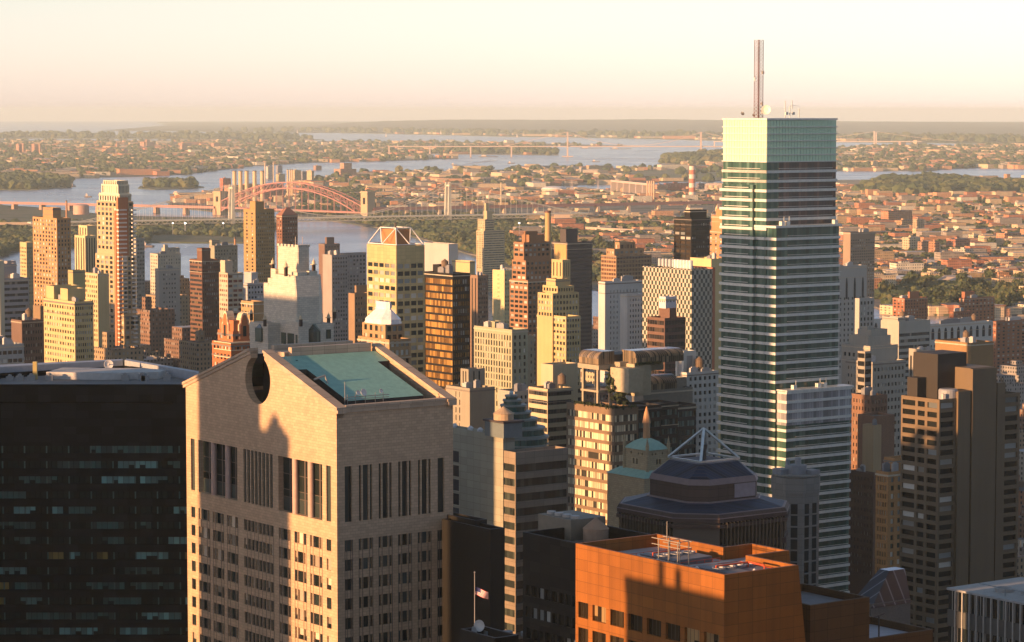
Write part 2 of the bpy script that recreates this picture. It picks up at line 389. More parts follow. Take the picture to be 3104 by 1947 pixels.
    def box(s, name, mat, u0, u1, v0, v1, z0, z1):
        mb = MB(); mb.box(u0, u1, v0, v1, z0, z1); return mb.obj(name, mat, s.root)
    def facept(s, face, px, py, off=0.0):  # (along, z) on the face plane through the building's corner (offset off inwards)
        n = -s.u if face == 'W' else -s.v
        O = Vector((s.C.x, s.C.y, 0)) - n * off; d = ray(px, py); c = Vector((0, 0, CAMZ)); t = (O - c).dot(n) / d.dot(n); q = s.loc(c + d * t)
        return (q[1] if face == 'W' else q[0], q[2])
    def done(s, keep=100):
        s.mb.obj('wall', s.mats, s.root); s.rf.obj('roof', s.roofm, s.root)
        d = s.depth; s.win.sort(key=lambda q: (-q[3][3], q[0], q[3][0]))
        st = MB(); smats = [s.gl, s.blind, s.bl2]; run = 0; prev = 0
        for i, (f, u0, v0, (a0, a1, b0, b1), rib) in enumerate(s.win):
            prev = prev if random.random() < .45 else (random.choice((1, 1, 2)) if random.random() < s.pb else 0)
            k = 0 if rib else prev
            if i < keep:
                o = bpy.data.objects.new('window', pane_mesh(smats[k], None if rib else s.frame)); COL.objects.link(o); o.parent = s.root
                if f == 'S': o.location = (u0 + a0, v0 + d, b0)
                else: o.location = (u0 + d, v0 + a1, b0); o.rotation_euler = (0, 0, -math.pi / 2)
                o.scale = (a1 - a0, 1, b1 - b0)
            elif f == 'S': st.quad((u0 + a0, v0 + d, b0), (u0 + a1, v0 + d, b0), (u0 + a1, v0 + d, b1), (u0 + a0, v0 + d, b1), m=k)
            else: st.quad((u0 + d, v0 + a1, b0), (u0 + d, v0 + a0, b0), (u0 + d, v0 + a0, b1), (u0 + d, v0 + a1, b1), m=k)
        if st.f: tag(st.obj('window', smats, s.root), kind='stuff')
        return s
# ================================================================ GROUND, WATER, LAND
def land_mat(name, cols, scale=.004, contrast=(.4, .6)):
    m, nt, b = newmat(name); tc = nd(nt, 'ShaderNodeTexCoord')
    n = nd(nt, 'ShaderNodeTexNoise'); n.inputs['Scale'].default_value = scale; n.inputs['Detail'].default_value = 10; n.inputs['Roughness'].default_value = .7; nt.links.new(tc.outputs['Object'], n.inputs['Vector'])
    cr = nd(nt, 'ShaderNodeValToRGB'); e = cr.color_ramp.elements; k = len(cols)
    for i, c in enumerate(cols):
        p = contrast[0] + (contrast[1] - contrast[0]) * i / (k - 1)
        if i < 2: el = e[i]; el.position = p
        else: el = e.new(p)
        el.color = (*c, 1)
    nt.links.new(n.outputs['Fac'], cr.inputs[0]); nt.links.new(cr.outputs[0], b.inputs['Base Color']); b.inputs['Roughness'].default_value = .9
    return m
def water_mat():
    m, nt, b = newmat('river water'); tc = nd(nt, 'ShaderNodeTexCoord')
    n = nd(nt, 'ShaderNodeTexNoise'); n.inputs['Scale'].default_value = .02; n.inputs['Detail'].default_value = 8; nt.links.new(tc.outputs['Object'], n.inputs['Vector'])
    n2 = nd(nt, 'ShaderNodeTexNoise'); n2.inputs['Scale'].default_value = .002; n2.inputs['Detail'].default_value = 5; n2.inputs['Distortion'].default_value = 1.5; nt.links.new(tc.outputs['Object'], n2.inputs['Vector'])
    bp = nd(nt, 'ShaderNodeBump'); bp.inputs['Strength'].default_value = .12; bp.inputs['Distance'].default_value = 1.0; nt.links.new(n.outputs['Fac'], bp.inputs['Height']); nt.links.new(bp.outputs[0], b.inputs['Normal'])
    nt.links.new(mixc(nt, n2.outputs['Fac'], (.15, .17, .18), (.27, .285, .28)), b.inputs['Base Color']); nt.links.new(mth(nt, 'MULTIPLY_ADD', n2.outputs['Fac'], .3, .08), b.inputs['Roughness'])
    return m
mb = MB(); mb.lathe([(.1, -.1), (62000, -.1)], (0, 0, 0), 96); mb.f = mb.f[:96]; mb.m = mb.m[:96]
tag(mb.obj('water', water_mat()), kind='structure')
def land(name, pts, mat, z=2.0, closed=True):
    P = [gnd(x, y, z) for x, y in pts]
    # finer, slightly ragged outline
    Q = []
    for i in range(len(P)):
        a, b = P[i], P[(i + 1) % len(P)]; L = (b - a).length; n = max(1, min(10, int(L / max(60, a.y * .012))))
        for k in range(n):
            p = a.lerp(b, k / n)
            if k: j = min(L * .02, p.y * .004); p = p + Vector((random.uniform(-j, j), random.uniform(-j, j) * 2, 0))
            Q.append((p.x, p.y))
    area = sum(Q[i][0] * Q[(i + 1) % len(Q)][1] - Q[(i + 1) % len(Q)][0] * Q[i][1] for i in range(len(Q)))
    if area < 0: Q.reverse()
    mb = MB(); mb.prism(Q, -1, z); o = mb.obj(name, mat); tag(o, kind='structure'); return Q
asph = land_mat('city ground', [(.05, .05, .05), (.09, .085, .08), (.05, .06, .04)], .03)
mb = MB(); mb.box(-2600, 2600, -1500, 600, -1, 1.9); tag(mb.obj('ground', asph), kind='structure')
MANH = [(-3000, 1900), (6000, 1900), (5200, 1010), (2640, 985), (2000, 985), (1500, 985), (1100, 900), (500, 850), (-1500, 850)]
P = [gnd(x, y, 2) for x, y in MANH]; P[0] = Vector((-2600, 600.02, 0)); P[1] = Vector((2600, 600.02, 0))
mb = MB(); mb.prism([(p.x, p.y) for p in P], -1, 2); tag(mb.obj('ground', asph), kind='structure')
green = land_mat('park ground', [(.03, .05, .02), (.06, .08, .03), (.1, .1, .06), (.035, .05, .02)], .012, (.35, .68))
urban = land_mat('urban ground', [(.045, .06, .03), (.05, .065, .035), (.12, .11, .1), (.2, .17, .14), (.05, .06, .035)], .01, (.35, .7))
marsh = land_mat('salt marsh ground', [(.09, .12, .05), (.12, .14, .07), (.16, .15, .1)], .002)
WARDS = [(-900, 790), (0, 775), (60, 758), (300, 742), (450, 733), (735, 735), (760, 730), (850, 690), (880, 655), (640, 660), (420, 655), (300, 648), (0, 618), (-900, 600)]
QNS = [(505, 612), (640, 578), (1000, 573), (1300, 572), (1950, 580), (2150, 565), (2535, 560), (2700, 541), (3104, 539), (4200, 548), (4200, 965), (2720, 950), (2640, 925), (2400, 900), (1900, 890), (1700, 860), (1500, 800), (1330, 738), (1250, 716), (1150, 690), (1080, 680), (1000, 668), (905, 656), (840, 640), (640, 640), (520, 625)]
RIK = [(900, 556), (1100, 526), (1600, 512), (2100, 507), (2400, 522), (2400, 545), (1980, 552), (1500, 570), (1100, 568), (960, 566)]
BRX = [(-900, 560), (0, 545), (200, 540), (420, 534), (560, 528), (640, 518), (780, 502), (950, 492), (1200, 487), (1385, 480), (1240, 470), (1240, 466), (1690, 470), (1640, 456), (1400, 452), (1560, 446), (1900, 442), (1500, 432), (1000, 428), (-900, 424)]
NORTH = [(-900, 422), (100, 419), (500, 421), (760, 424), (985, 424), (900, 418), (700, 412), (300, 409), (100, 410), (-900, 416)]
FAR = [(600, 399), (740, 401), (1000, 402), (1200, 406), (1500, 413), (1900, 419), (2190, 426), (2540, 430), (3104, 436), (4200, 440), (4200, 369.5), (500, 369.5), (500, 397)]
COL_ = [(2000, 492), (2060, 476), (2190, 468), (2530, 451), (2700, 443), (3104, 440), (4200, 440), (4200, 520), (3104, 511), (2950, 508), (2800, 517), (2530, 518), (2190, 503), (2040, 498)]
NBRO = [(-300, 573), (120, 573), (200, 566), (218, 558), (200, 549), (100, 541), (-300, 536)]
SBRO = [(418, 570), (470, 574), (560, 572), (620, 567), (560, 557), (450, 558)]
LAND = {}
for nm, nmat, pts in (('wards_island', green, WARDS), ('queens_shore', urban, QNS), ('low_island', urban, RIK), ('northern_shore', urban, BRX), ('northern_peninsula', green, NORTH),
                      ('far_shore', green, FAR), ('eastern_point', urban, COL_), ('wooded_island', green, NBRO), ('wooded_island', green, SBRO)):
    LAND[nm] = land('ground', pts, nmat, 2.0 if pts[0][1] > 450 else 4)
mb = MB(); q = [gnd(x, y, 2.3) for x, y in [(1900, 519), (2100, 514), (2400, 523), (2400, 543), (1990, 548), (1850, 530)]]; mb.quad(*q[::-1]); tag(mb.obj('field', marsh), kind='structure')
mb = MB(); q = [gnd(x, y, 2.3) for x, y in [(2400, 548), (2700, 543.5), (3400, 542), (3400, 562), (2900, 570), (2500, 563)]]; mb.quad(*q[::-1]); tag(mb.obj('field', land_mat('airfield', [(.12, .13, .07), (.25, .22, .17), (.14, .15, .08)], .0015)), kind='structure')
# far hills: a real ridge along the horizon
crest = [(540, 401), (640, 393), (760, 389), (850, 384), (980, 381), (1050, 373), (1180, 367), (1400, 363), (1700, 364), (2000, 362), (2190, 365), (2600, 369), (3104, 373), (3700, 376), (4300, 380)]
mb = MB(); n = 240; rowsY = [(30000, 0), (33000, .25), (38000, .62), (44000, 1.0), (50000, .7)]
for j, (Yd, hk) in enumerate(rowsY):
    for i in range(n + 1):
        px = 500 + (4300 - 500) * i / n; k = np.interp(px, [c[0] for c in crest], [c[1] for c in crest]) + rs.uniform(-.5, .5)
        z = max(0, at(px, k, 44000).z) * hk
        if px < 600: z *= (px - 500) / 100
        x = (px - CX) / F * 44000 * (.65 + .35 * Yd / 44000); mb.v.append((x, Yd + (3000 if px < 1000 else 0) * (1 - hk), z + 3))
for j in range(len(rowsY) - 1):
    for i in range(n): a = j * (n + 1) + i; mb.f.append((a, a + 1, a + n + 2, a + n + 1)); mb.m.append(0)
tag(mb.obj('hills', land_mat('wooded hills', [(.03, .045, .03), (.05, .06, .035), (.12, .11, .09)], .0012, (.4, .7))), kind='structure')

# ================================================================ THE PEDIMENTED PINK GRANITE TOWER (nearest)
PINK = (.53, .378, .31)
b = Bld('office_tower', 'pink granite tower with a broken pediment, round notch and turquoise roof', 'office building', wall(PINK, 'stone', .6, .2), 563, 1020, 1373, 1240, 560, first=False, depth=.9)
pinkp = plain((.44, .31, .25), .6)
W_ = reach(b.C, V, 563); S_ = reach(b.C, U, 1373); ZE = b.C.z; PK = 10.6
FOOT.append((b.C.x, b.C.y, 45, 563, 1373, 1100, 560, (b.C.x, b.C.y, W_, S_)))
wa = lambda px, py=1650: b.facept('W', px, py)[0]
sa = lambda px, py=1650: b.facept('S', px, py)[0]
wc = [(581, 593), (740, 828), (990, 1004)]
wtri = [(604, 636), (647, 678), (690, 721), (847, 880), (894, 928), (941, 976)]
stri = [(1089, 1129), (1149, 1188), (1208, 1247), (1268, 1306)]
RZ = [(160.1 - 4.13 * k - 2.45, 160.1 - 4.13 * k) for k in range(11)]
hW, deep, hS = [], [], []
def split(a0, a1, n, gap):
    wdt = (a1 - a0 - gap * (n - 1)) / n; return [(a0 + i * (wdt + gap), a0 + i * (wdt + gap) + wdt) for i in range(n)]
for z0, z1 in RZ:
    for x0, x1 in (wc[0], wc[2]): hW.append((wa(x1), wa(x0), z0, z1))
    for x0, x1 in wtri:
        a, c = wa(x1), wa(x0); d = c - a
        for q0, q1 in ((0, .2), (.27, .73), (.8, 1)): hW.append((a + d * q0, a + d * q1, z0, z1))
    for q in split(wa(828), wa(740), 8, .42): hW.append((*q, z0, z1))
    for x0, x1 in ((1046, 1068), (1327, 1347)): hS.append((sa(x0), sa(x1), z0, z1))
    for x0, x1 in stri:
        a, c = sa(x0), sa(x1); d = c - a
        for q0, q1 in ((0, .18), (.29, .72), (.82, 1)): hS.append((a + d * q0, a + d * q1, z0, z1))
ZT0, ZT1 = 163.9, 175.7
for x0, x1 in (wc[0], wc[2]): hW.append((wa(x1), wa(x0), ZT0, ZT1))
for q in split(wa(828), wa(740), 8, .42): hW.append((*q, ZT0, ZT1))
for x0, x1 in ((1046, 1068), (1327, 1347)): hS.append((sa(x0), sa(x1), ZT0, ZT1))
for x0, x1 in stri:
    a, c = sa(x0), sa(x1); d = c - a
    for q0, q1 in ((0, .18), (.29, .72), (.82, 1)): hS.append((a + d * q0, a + d * q1, ZT0, ZT1))
deep = [(wa(721), wa(604), ZT0 - .1, ZT1), (wa(978), wa(845), ZT0 - .1, ZT1)]
d9 = .55
wallm = MB()
allW = hW + deep
wall_face(wallm, lambda a, q, z: (q, a, z), W_, 0, ZE - 2.0, hW + deep, d9)
wall_face(wallm, lambda a, q, z: (a, q, z), S_, 0, ZE - .1, hS, d9)
wallm.quad((S_, 0, 0), (S_, W_, 0), (S_, W_, ZE - .1), (S_, 0, ZE - .1)); wallm.quad((S_, W_, 0), (0, W_, 0), (0, W_, ZE - .1), (S_, W_, ZE - .1))
# gable with the round notch, front and rear, 2.4 m thick
vc, rc = W_ / 2, 5.35; zc = ZE + 3.55; slot = 2.9
def gz(v): return ZE + PK * (1 - abs(v - vc) / vc)
def gable(x0, x1):
    th0 = math.asin(slot / rc); N = 20
    right = [(0, ZE - 2.0), (vc, ZE - 2.0)] + [(vc - rc * math.sin(t), zc - rc * math.cos(t)) for t in np.linspace(0, math.pi - th0, N)] + [(vc - slot, gz(vc - slot)), (0, ZE)]
    left = [(2 * vc - a, z) for a, z in right]
    for poly in (right, left):
        n = len(poly)
        # fan-free fill: strips between the outer line and the notch
        for x, rev in ((x0, 0), (x1, 1)):
            f = [(x, a, z) for a, z in poly]; wallm.quad(*(f if rev else f[::-1]))
        for i in range(n):
            p, q = poly[i], poly[(i + 1) % n]
            if abs(p[1] - (ZE - 2.0)) < .01 and abs(q[1] - (ZE - 2.0)) < .01: continue
            wallm.quad((x0, *p), (x1, *p), (x1, *q), (x0, *q))
gable(0, 1.7); gable(S_ - 1.7, S_)
wallm.obj('wall', b.wm, b.root)
# back walls of the deep loggias + round columns
for a0, a1, z0, z1 in deep:
    mb = MB()
    mb.quad((d9, a0, z0), (d9 + .75, a0, z0), (d9 + .75, a0, z1), (d9, a0, z1)); mb.quad((d9, a1, z0), (d9, a1, z1), (d9 + .75, a1, z1), (d9 + .75, a1, z0))
    mb.quad((d9, a0, z0), (d9, a1, z0), (d9 + .75, a1, z0), (d9 + .75, a0, z0)); mb.quad((d9, a0, z1), (d9 + .75, a0, z1), (d9 + .75, a1, z1), (d9, a1, z1))
    mb.obj('loggia_lining', b.wm, b.root)
for px in (641, 684, 887, 934):
    a = wa(px, 1480); mb = MB(); mb.rod((.72, a, ZT0 - .1), (.72, a, ZT1), .7, n=16); mb.obj('column', pinkp, b.root)
gl9 = glass((.018, .026, .024)); bl9 = glass(blind=(.42, .36, .27)); bs9 = glass(blind=(.05, .065, .06))
fr9 = plain((.12, .09, .07), .5)
for _q in (gl9, bs9): _q.node_tree.nodes['Principled BSDF'].inputs['Specular IOR Level'].default_value = .15
tallg = ribbon((.02, .026, .024), (.06, .08, .075), .3, 1.2, (.1, .08, .06), .08); tallg.node_tree.nodes['Principled BSDF'].inputs['Specular IOR Level'].default_value = .15
cnt = 0; st = MB()
items = [('W', h) for h in hW] + [('S', h) for h in hS] + [('D', q) for dd in deep for q in [(dd[0], dd[1], dd[2], dd[3])]]
items.sort(key=lambda q: (-(q[1][3] + (30 if q[0] == 'D' else 0) ), q[1][0]))
big = [q for q in items if q[1][3] - q[1][2] > 5]; small = [q for q in items if q[1][3] - q[1][2] <= 5]
for i, (f, (a0, a1, z0, z1)) in enumerate(big + small):
    if f == 'D':
        for q0, q1 in split(a0, a1, 3, .3):
            for zz0, zz1, mt in ((z0, z0 + 3.0, bs9), (z0 + 3.15, z0 + 4.6, gl9), (z0 + 4.75, z0 + 8.0, gl9), (z0 + 8.15, z1, gl9)):
                o = bpy.data.objects.new('window', pane_mesh(mt, fr9)); COL.objects.link(o); o.parent = b.root
                o.location = (d9 + .75, q1, zz0); o.rotation_euler = (0, 0, -math.pi / 2); o.scale = (q1 - q0, 1, zz1 - zz0)
        mbx = MB(); mbx.quad((d9 + .78, a0, z0), (d9 + .78, a0, z1), (d9 + .78, a1, z1), (d9 + .78, a1, z0)); mbx.obj('window_frame', fr9, b.root)
        continue
    k = 0 if random.random() < .72 else 1
    if a0 < wa(900) and f == 'W' and random.random() < .45: k = 1
    if f == 'S': k = 2 if random.random() < .4 else 0
    if z1 - z0 > 5: k = 0
    dd = d9 - .12
    if i < 76:
        mt = (gl9, bl9, bs9)[k] if z1 - z0 < 5 else tallg
        o = bpy.data.objects.new('window', pane_mesh(mt)); COL.objects.link(o); o.parent = b.root
        if f == 'S': o.location = (a0, dd, z0)
        else: o.location = (dd, a1, z0); o.rotation_euler = (0, 0, -math.pi / 2)
        o.scale = (a1 - a0, 1, z1 - z0)
    else:
        zb_ = z0
        zs_ = [(z0, z1, k)]
        if k == 1: zs_ = [(z0 + random.choice((0, .9)), z1, 1)] + [(z0, z0 + .9, 0)]
        for j, (p0, p1, kk) in enumerate(zs_):
            off = .02 * j
            if f == 'S': st.quad((a0, dd + off, p0), (a1, dd + off, p0), (a1, dd + off, p1), (a0, dd + off, p1), m=kk)
            else: st.quad((dd + off, a1, p0), (dd + off, a0, p0), (dd + off, a0, p1), (dd + off, a1, p1), m=kk)
tag(st.obj('window', [gl9, bl9, bs9], b.root), kind='stuff')
# dark spandrel grooves between the office windows
mb = MB(); dark = plain((.1, .075, .06), .7)
gW = []
for x0, x1 in wtri:
    a, c = wa(x1), wa(x0); d = c - a; gW += [a + d * q for q in (-.02, .235, .765, 1.02)]
for q in split(wa(828), wa(740), 8, .42): gW.append(q[0] - .2)
for a in gW: mb.box(-.02, .05, a - .09, a + .09, 110, 160.1)
for x0, x1 in stri + [(1046, 1068), (1327, 1347)]:
    a, c = sa(x0), sa(x1); d = c - a
    for q in (-.02, .235, .77, 1.02): mb.box(a + d * q - .07, a + d * q + .07, -.02, .05, 110, 160.1)
mb.obj('spandrel_groove', dark, b.root)
# raking copings, ridge, eaves cornice
cop = wall((.47, .36, .31), 'panel', .6, .1)
for x0, x1 in ((-.5, 1.9), (S_ - 1.9, S_ + .4)):
    for sgn in (1, -1):
        e0, e1 = (-.9, vc - slot) if sgn == 1 else (W_ + .9, vc + slot)
        za, zb_ = ZE - .3, gz(e1)
        i = len((mb := MB()).v)
        for dx0, dx1, t0, t1 in ((x0, x1, .05, .62), (x0 + .25, x1, -.7, .04)):
            i = len(mb.v); mb.v += [(x, e, z + t) for e, z in ((e0, za), (e1, zb_)) for x, t in ((dx0, t0), (dx1, t0), (dx1, t1), (dx0, t1))]
            mb.f += [tuple(i + k for k in q) for q in ((3, 2, 1, 0), (4, 5, 6, 7), (0, 1, 5, 4), (1, 2, 6, 5), (2, 3, 7, 6), (3, 0, 4, 7))]; mb.m += [0] * 6
        mb.obj('coping', cop, b.root)
mb = MB(); mb.box(1.95, S_ + .4, -.6, 1.3, ZE - .05, ZE + .6); mb.box(1.95, S_ + .25, -.35, -.001, ZE - .9, ZE - .051); mb.obj('cornice', cop, b.root)
mb = MB(); mb.box(1.95, S_ - 1.95, W_ - 1.3, W_ + .6, ZE - .05, ZE + .6); mb.obj('cornice', cop, b.root)
mb = MB(); zr = gz(vc - slot)
mb.box(6.01, S_ - 2.95, vc - 4.4, vc - 3.0, zr - 4.5, zr + .9); mb.box(6.01, S_ - 2.95, vc + 3.0, vc + 4.4, zr - 4.5, zr + .9); mb.box(5, S_ - 2.95, vc - 2.99, vc + 2.99, zr - 1.6, zr - .2)
mb.obj('ridge_beam', cop, b.root)
mb = MB(); mb.box(5.5, 6, vc - 7, vc + 7, ZE - 2.4, zr - 1.61); mb.obj('notch_shade', plain((.008, .008, .007), .95), b.root)  # near-black sheet standing in for the shade inside the open notch
mb = MB(); mb.quad((1.71, 1, ZE - 2.5), (S_ - 1.71, 1, ZE - 2.5), (S_ - 1.71, W_ - 1, ZE - 2.5), (1.71, W_ - 1, ZE - 2.5)); mb.obj('gutter_floor', plain((.05, .05, .05), .9), b.root)
# turquoise roof slab lying in the south slope (and its twin to the north)
teal = plain((.24, .46, .37), .55, name='turquoise roofing')
for mir in (0, 1):
    y = lambda v: v if not mir else W_ - v
    pl = [(5.4, 4.0), (S_ - 4.9, 4.0), (S_ - 4.9, 22), (S_ - 1.95, 22), (S_ - 1.95, 27.4), (1.95, 27.4), (1.95, 20.5), (5.4, 20.5)]
    zz = lambda v: gz(v) - .35
    mb = MB(); top = [(u, y(v), zz(v)) for u, v in pl]; bot = [(u, y(v), zz(v) - 2.2) for u, v in pl]
    mb.quad(*(top if not mir else top[::-1]))
    for i in range(len(pl)):
        j = (i + 1) % len(pl); mb.quad(top[i], top[j], bot[j], bot[i], m=1)
    o = mb.obj('roof', [teal, plain((.03, .03, .03), .8)], b.root)
# gantry, dishes and masts at the eave
steel = plain((.3, .3, .28), .45, .3)
mb = MB(); z0 = ZE + .2
for u in (5, 7, 9.5, 12, 14): mb.bar((u, 3.6, z0 - 2), (u, 3.6, z0 + 2.2), .1)
mb.bar((4.5, 3.6, z0 + 1.6), (15.5, 3.6, z0 + 1.6), .16); mb.bar((4.5, 3.6, z0 + 1.1), (15.5, 3.6, z0 + 1.1), .12); mb.bar((4.0, 3.0, z0 - 2), (4.0, 3.0, z0 + 5), .12)
mb.obj('antenna_gantry', steel, b.root)
dishw = plain((.6, .58, .55), .5)
for u, r in ((8.6, .8), (7.2, .55), (13, .5)):
    mb = MB(); mb.lathe([(.08, 0), (r * .6, .12), (r, .35), (r * .97, .4), (r * .5, .2)], (0, 0, 0), 14); o = mb.obj('satellite_dish', dishw, b.root, (u, 3.2, z0 + 2.4)); o.rotation_euler = (1.2, .2, 0)
mb = MB(); mb.bar((3.2, 14, gz(14) + .2), (6.0, 14, gz(14) + .9), .35); mb.bar((6.0, 14, gz(14) + .9), (6.0, 12.2, gz(12) - 1.2), .3); mb.obj('vent_duct', steel, b.root)

# ================================================================ DARK GREEN CORNER TOWER AT LEFT
DK = wall((.007, .009, .010), 'panel', .8, .3, .12)
root = empty('office_tower', (0, 0, 0)); tag(root, 'black granite tower with bands of green glass and a cluttered flat roof, left foreground', 'office building')
def darkpoly():
    A, B_ = at(-70, 1164, 641), at(600, 1168, 641); z = (A.z + B_.z) / 2
    Q = [(A.x, 641), (B_.x, 641), (B_.x + 1, 652), (at(600, 1150, 655).x + 2, 661), (at(380, 1110, 690).x, 689), (A.x, 669)]; return Q, z
Q, zt = darkpoly(); LX = Q[1][0] - Q[0][0]; X0 = Q[0][0]
FOOT.append((-60, 655, 60, -70, 640, 1110, 641, None))
gt = glass((.004, .013, .011), rough=.3); gb1 = glass(blind=(.13, .29, .27)); gb2 = glass(blind=(.03, .09, .08)); gb3 = glass(blind=(.16, .12, .03))
gt.node_tree.nodes['Principled BSDF'].inputs['Specular IOR Level'].default_value = .15; hs = []; fl = 3.66; nmod = int(LX / 1.32)
zrow = at(200, 1352, 641).z
for k in range(16):
    z1 = zrow - fl * k
    hs.append((.3, LX - .3, z1 - 1.75, z1))
hs.append((1.0, LX - 6, at(200, 1224, 641).z, at(200, 1218, 641).z))
mb = MB(); wall_face(mb, lambda a, q, z: (X0 + a, 641 + q, z), LX, 0, zt, hs, .5)
for i in range(1, len(Q)): a, c = Q[i], Q[(i + 1) % len(Q)]; mb.quad((*a, 0), (*c, 0), (*c, zt), (*a, zt))
cx_, cy_ = sum(q[0] for q in Q) / 6, sum(q[1] for q in Q) / 6; Qi = [(q[0] + (cx_ - q[0]) * .02, q[1] + (cy_ - q[1]) * .04) for q in Q]
for i in range(len(Q)): j = (i + 1) % 6; mb.quad((*Q[i], zt), (*Q[j], zt), (*Qi[j], zt), (*Qi[i], zt)); mb.quad((*Qi[i], zt - 1.2), (*Qi[j], zt - 1.2), (*Qi[j], zt), (*Qi[i], zt))
mb.obj('wall', DK, root)
mb = MB(); mb.quad(*[(*q, zt - 1.2) for q in Qi]); mb.obj('roof', wall((.2, .2, .2), 'plain', .9, .4), root)
mb = MB(); st = MB(); cnt = 0; post = plain((.05, .12, .11), .4)
for k in range(16):
    z1 = zrow - fl * k; z0 = z1 - 1.75; run = 0
    for i in range(nmod):
        if run <= 0 and random.random() < (.07 if k < 4 else .16): run = random.randint(2, 8); kind = random.choice((1, 1, 2, 2, 3 if k > 6 else 2))
        kk = kind if run > 0 else 0; run -= 1
        a0, a1 = .35 + i * 1.32, .35 + i * 1.32 + 1.24; zz0 = z0 + (random.choice((0, 0, 0, .8)) if kk in (1, 2) else 0)
        if kk == 1 and cnt < 100:
            o = bpy.data.objects.new('window', pane_mesh(gb1)); COL.objects.link(o); o.parent = root; o.location = (X0 + a0, 641.42, zz0); o.scale = (a1 - a0, 1, z1 - zz0); cnt += 1
        else: st.quad((X0 + a0, 641.42, zz0), (X0 + a1, 641.42, zz0), (X0 + a1, 641.42, z1), (X0 + a0, 641.42, z1), m=kk)
        if zz0 > z0: st.quad((X0 + a0, 641.44, z0), (X0 + a1, 641.44, z0), (X0 + a1, 641.44, zz0), (X0 + a0, 641.44, zz0), m=0)
    for i in range(0, nmod, 4):
        q = (X0 + .35 + i * 1.32, X0 + .35 + i * 1.32 + .3, 641.1, 641.4, z0 + .01, z1 - .01); npost = globals().get('npost', 0) + 1
        if npost <= 100: pb_ = MB(); pb_.box(*q); pb_.obj('mullion_post', post, root)
        else: mb.box(*q)
tag(st.obj('window', [gt, gb1, gb2, gb3], root), kind='stuff'); tag(mb.obj('mullion_post', post, root), kind='stuff')
grayr = plain((.28, .28, .27), .7)
def onroof(px, py): return gnd(px, py, zt - 1.2)
mb = MB(); q = [onroof(*p) for p in ((140, 1150), (305, 1153), (480, 1150), (505, 1143), (430, 1138), (190, 1136))]
mb.prism([(p.x, p.y) for p in q], zt - 1.15, zt + .6); mb.obj('roof_deck', plain((.5, .48, .44), .7), root)
mb = MB(); q = [onroof(*p) for p in ((0, 1139), (372, 1118), (372, 1114), (0, 1132))]; mb.prism([(p.x, p.y) for p in q], zt - 1.15, zt + 1.0); mb.obj('roof_beam', plain((.34, .36, .38), .5), root)
mb = MB(); q = [onroof(*p) for p in ((378, 1118), (600, 1157), (604, 1153), (384, 1113))]; mb.prism([(p.x, p.y) for p in q], zt - 1.15, zt + 1.0); mb.obj('roof_beam', plain((.34, .36, .38), .5), root)
p = onroof(329, 1132); mb = MB(); mb.rod((0, 0, 0), (0, 0, 1.6), .12); mb.lathe([(.1, 0), (.8, .2), (1.2, .5), (1.15, .55), (.5, .3)], (0, 0, 0), 16); o = mb.obj('satellite_dish', dishw, root, (p.x, p.y, zt + 1)); o.rotation_euler = (1.35, 0, .3)
p = onroof(107, 1150); mb = MB(); mb.box(-.5, .5, -.6, .6, 0, 4.4); mb.obj('flue', plain((.42, .33, .12), .6), root, (p.x, p.y, zt - 1.2))
for px in (30, 60, 95, 150, 380, 430, 440, 507): 
    p = onroof(px, 1154); mb = MB(); hh = random.uniform(.8, 1.6); mb.box(-.9, .9, -.6, .6, 0, hh); mb.lathe([(.5, 0), (.5, .4), (.1, .6)], (0, 0, hh), 10); mb.obj('rooftop_unit', grayr, root, (p.x, p.y, zt - 1.2))

# ================================================================ GLASS TOWER WITH THE MAST
gg = ribbon((.025, .060, .046), (.10, .18, .14), .4, 1.5, (.05, .08, .065), .09)
b = Bld('glass_tower', 'tall green glass skyscraper banded with white fins and topped by a lattice mast', 'skyscraper', gg, 2193, 2325, 2535, 360, 990, first=False)
C = b.C; W1 = reach(C, V, 2193); S1 = reach(C, U, 2535); ZT = C.z; zmid = at(2325, 688, 990).z; zlow = at(2390, 1186, 985).z; zcap = at(2325, 492, 990).z
FOOT.append((C.x + 10, C.y + 25, 35, 2180, 2583, 360, 990, (C.x, C.y - 12, W1 + 12, S1 + 4)))
white = plain((.64, .63, .56), .4, .0, 'white painted metal')
mb = MB(); mb.box(0, S1, 0, W1, 0, zcap - .1); mb.obj('tower_glazing', gg, b.root)
mb = MB(); mb.box(6, S1 + .02, -.05, -.001, zmid + .5, zcap - .1); mb.obj('upper_reflection', ribbon((.05, .04, .038), (.16, .10, .08), .45, 1.5, (.03, .03, .03), .09), b.root)  # the city's reddish brown reflection, put into the colour of a thin overlay
mb = MB(); mb.box(-1.2, 0, 6, W1 - .8, 0, zcap - 8.4); mb.obj('west_bay', gg, b.root)
def capmat():
    m, nt, p = newmat('fritted green glass'); a, z, tc = facade_uv(nt)
    fr = mth(nt, 'FRACT', mth(nt, 'DIVIDE', a, .75)); ln = mth(nt, 'LESS_THAN', fr, .16); n = nd(nt, 'ShaderNodeTexNoise'); n.inputs['Scale'].default_value = .08; nt.links.new(tc.outputs['Object'], n.inputs['Vector'])
    c = mixc(nt, n.outputs['Fac'], (.46, .66, .46), (.60, .80, .56)); nt.links.new(mixc(nt, ln, c, (.24, .38, .3)), p.inputs['Base Color']); p.inputs['Roughness'].default_value = .3; return m
mb = MB(); mb.box(-.02, S1 + .02, -.02, W1 + .02, zcap, ZT - .6); mb.obj('crown_glazing', capmat(), b.root)
mb = MB(); mb.box(-.4, S1 + .4, -.4, W1 + .4, ZT - .55, ZT + .1); mb.obj('parapet', white, b.root)
mb = MB(); mb.box(.35, S1 - 2.9, -5.2, 0, 0, zmid - .3); mb.obj('lower_shoulder', gg, b.root)
